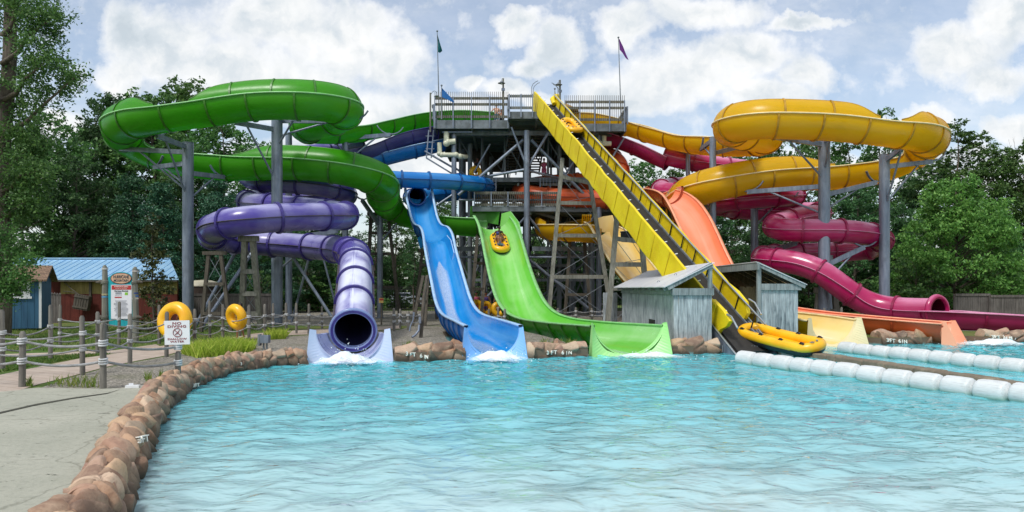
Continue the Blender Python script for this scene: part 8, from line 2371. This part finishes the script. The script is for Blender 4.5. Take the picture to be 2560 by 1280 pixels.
# children carrying tubes along the path
def ring_tube(label, c, R, r, nrm, parent=None):
    mb = MB(); nrm = Vector(nrm).normalized(); a = nrm.cross(Vector((0, 0, 1))).normalized(); b = nrm.cross(a)
    root = empty('swim_tube', c, label, 'swim tube', 'yellow ring tubes')
    mb.tube([Vector(c) + (a * math.cos(t) + b * math.sin(t)) * R for t in np.linspace(0, 2 * math.pi, 41)[:-1]], r, n=20, closed=True)
    mb.build('ring', raft_y, root)
    v = Vector(c) + a * 0 + b * (-(R + r * 0.2)) + nrm * r * 0.9
    mb = MB(); mb.tube([Vector(c) + (a * math.cos(t) + b * math.sin(t)) * (R + r * 1.0) for t in np.linspace(0, 2 * math.pi, 41)[:-1]], 0.006, n=5, closed=True)
    mb.build('weld_seam', raft_w, root)
    return root
ct = P(437, 801.5, 24.0)
ring_tube('larger yellow ring tube carried behind the NO DIVING sign', ct, 0.43, 0.205, (-0.25, -1, 0.12))
c1 = G(440, 865); hold = {'l': ((0.12, 0.30, 0.95), (0.3, 0.22, 0.98)), 'r': ((0.12, -0.30, 0.95), (0.3, -0.22, 0.98))}
person('child in a red shirt hidden behind the larger yellow ring tube', place(c1.x - 0.02, 24.5, 0, R_(-90)), stand_pose(0.08, (0.1, 0.28), hold), SK_mid, 0.76, 'red', 'dark', True, 'people carrying ring tubes')
ct2 = P(591, 792.5, 26.6)
ring_tube('smaller looking yellow ring tube turned sideways between the fence posts', ct2, 0.32, 0.175, (-0.62, -1, -0.25))
c2 = G(600, 847)
person('child in dark shorts walking with the sideways yellow ring tube', place(c2.x, c2.y + 0.05, 0, R_(200)), stand_pose(0.16, (0.1, 0.28), hold), SK_mid, 0.78, 'dark', 'dark', True, 'people carrying ring tubes')
# people with rafts behind the chutes
for (px, py, Y, lab, rlab, cl, ang) in ((1190, 768, 46, 'person in pink behind the blue chute carrying a ring tube', 'orange yellow ring tube just right of the blue chute', 'pink', -90), (1214, 771, 47, 'person in violet standing behind the timber legs with a ring tube', 'yellow ring tube between the timber legs left of the green chute', 'violet', -80), (1246, 773, 46.5, 'person in white half hidden by the green chute with a ring tube', 'yellow ring tube partly hidden by the left edge of the green chute', 'white', -100)):
    c = P(px, py, Y)
    ring_tube(rlab, c, 0.33, 0.17, (0.3, -1, 0.1))
    person(lab, place(c.x, Y + 0.45, 0, R_(ang)), stand_pose(0.06, (0.1, 0.28), {'l': ((0.1, 0.3, 1.1), (0.3, 0.22, 0.98)), 'r': ((0.1, -0.3, 1.1), (0.3, -0.22, 0.98))}), SK_mid, 0.98, cl, cl, True, 'people waiting behind the chutes', 0.022)
zmd = Z_(444, 50)
for (px, py, Y, lab, rlab) in ((1189, 432, 51.2, 'person with a ring tube at the left of the middle tower deck', 'yellow ring tube on the middle tower deck'),):
    c = P(px, py, Y); ring_tube(rlab, c, 0.33, 0.17, (0.5, -1, 0.0))
    person(lab, place(c.x + 0.1, Y + 0.5, zmd, R_(-90)), stand_pose(), SK_dark, 0.98, 'dark', 'dark', True, 'people on the middle tower deck', 0.022)
for (px, Y, lab, cl) in ((1360, 52, 'person in pink on the middle tower deck right of the main column', 'pink'), (1420, 66, 'person in pink walking in the shade far behind the green chute', 'pink'), (1450, 65, 'person in violet walking in the shade near the parked car', 'violet')):
    z = zmd if Y < 55 else 0
    person(lab, place((px - 1280) / F_ * Y, Y, z, R_(-90)), stand_pose(), SK_mid, 0.98, cl, cl, True, None, 0.024)

# parked cars glimpsed beyond the fence
def car(px, Y, label, col, face=0.0):
    c = Vector(((px - 1280) / F_ * Y, Y, 0)); root = empty('parked_car', c, label, 'car', 'cars parked beyond the fence', rz=face)
    Mx = Matrix.Translation(c) @ Matrix.Rotation(face, 4, 'Z')
    paint = simple('car_paint', col, 0.25, 0.03, 2); glass = simple('car_glass', srgb(40, 48, 56), 0.1, 0.05, 2)
    prof = [(-2.2, 0.35), (-2.25, 0.75), (-2.1, 0.98), (-1.5, 1.05), (-0.95, 1.5), (0.6, 1.52), (1.2, 1.05), (2.05, 0.92), (2.25, 0.7), (2.22, 0.35)]
    k = len(prof); mb = MB()
    vs = [Mx @ Vector((x, -0.86 if z < 1.1 else -0.7, z)) for x, z in prof] + [Mx @ Vector((x, 0.86 if z < 1.1 else 0.7, z)) for x, z in prof]
    mb.add(vs, [tuple(range(k)), tuple(range(2 * k - 1, k - 1, -1))] + [(j, k + j, k + (j + 1) % k, (j + 1) % k) for j in range(k)])
    mb.build('body', paint, root)
    for sg in (-1, 1):
        wv = [Mx @ Vector((x, sg * (0.80 if z < 1.15 else 0.735), z)) for x, z in ((-1.35, 1.1), (-0.85, 1.44), (0.5, 1.45), (1.0, 1.1))]
        wv = [v + (Mx.to_3x3() @ Vector((0, sg * 0.015, 0))) for v in wv]
        MB().add(wv + [v + (Mx.to_3x3() @ Vector((0, sg * 0.02, 0))) for v in wv], [(0, 1, 2, 3), (7, 6, 5, 4), (0, 4, 5, 1), (1, 5, 6, 2), (2, 6, 7, 3), (3, 7, 4, 0)]).build('window', glass, root)
        for x in (-1.4, 1.4):
            t = MB().cyl(Mx @ Vector((x, sg * 0.70, 0.33)), Mx @ Vector((x, sg * 0.9, 0.33)), 0.33, n=20).build('wheel', MAT['black_rubber'], root)
            MB().cyl(Mx @ Vector((x, sg * 0.89, 0.33)), Mx @ Vector((x, sg * 0.91, 0.33)), 0.2, n=14).build('rim', MAT['steel'], t)
        MB().box(Mx @ Vector((2.2, sg * 0.62, 0.72)), (0.08, 0.3, 0.14), M=Mx.to_3x3()).build('headlight', MAT['white_paint'], root)
        MB().box(Mx @ Vector((-2.22, sg * 0.66, 0.8)), (0.06, 0.25, 0.14), M=Mx.to_3x3()).build('tail_light', RED, root)
car(1452, 72, 'white car parked in the shade seen right of the green chute', srgb(224, 226, 228), R_(8))
car(2030, 70, 'white car parked behind the iron fence right of the board sheds', srgb(216, 218, 222), R_(-5))
car(1010, 74, 'pale silver car far behind the iron fence left of the blue chute', srgb(170, 178, 190), R_(3))
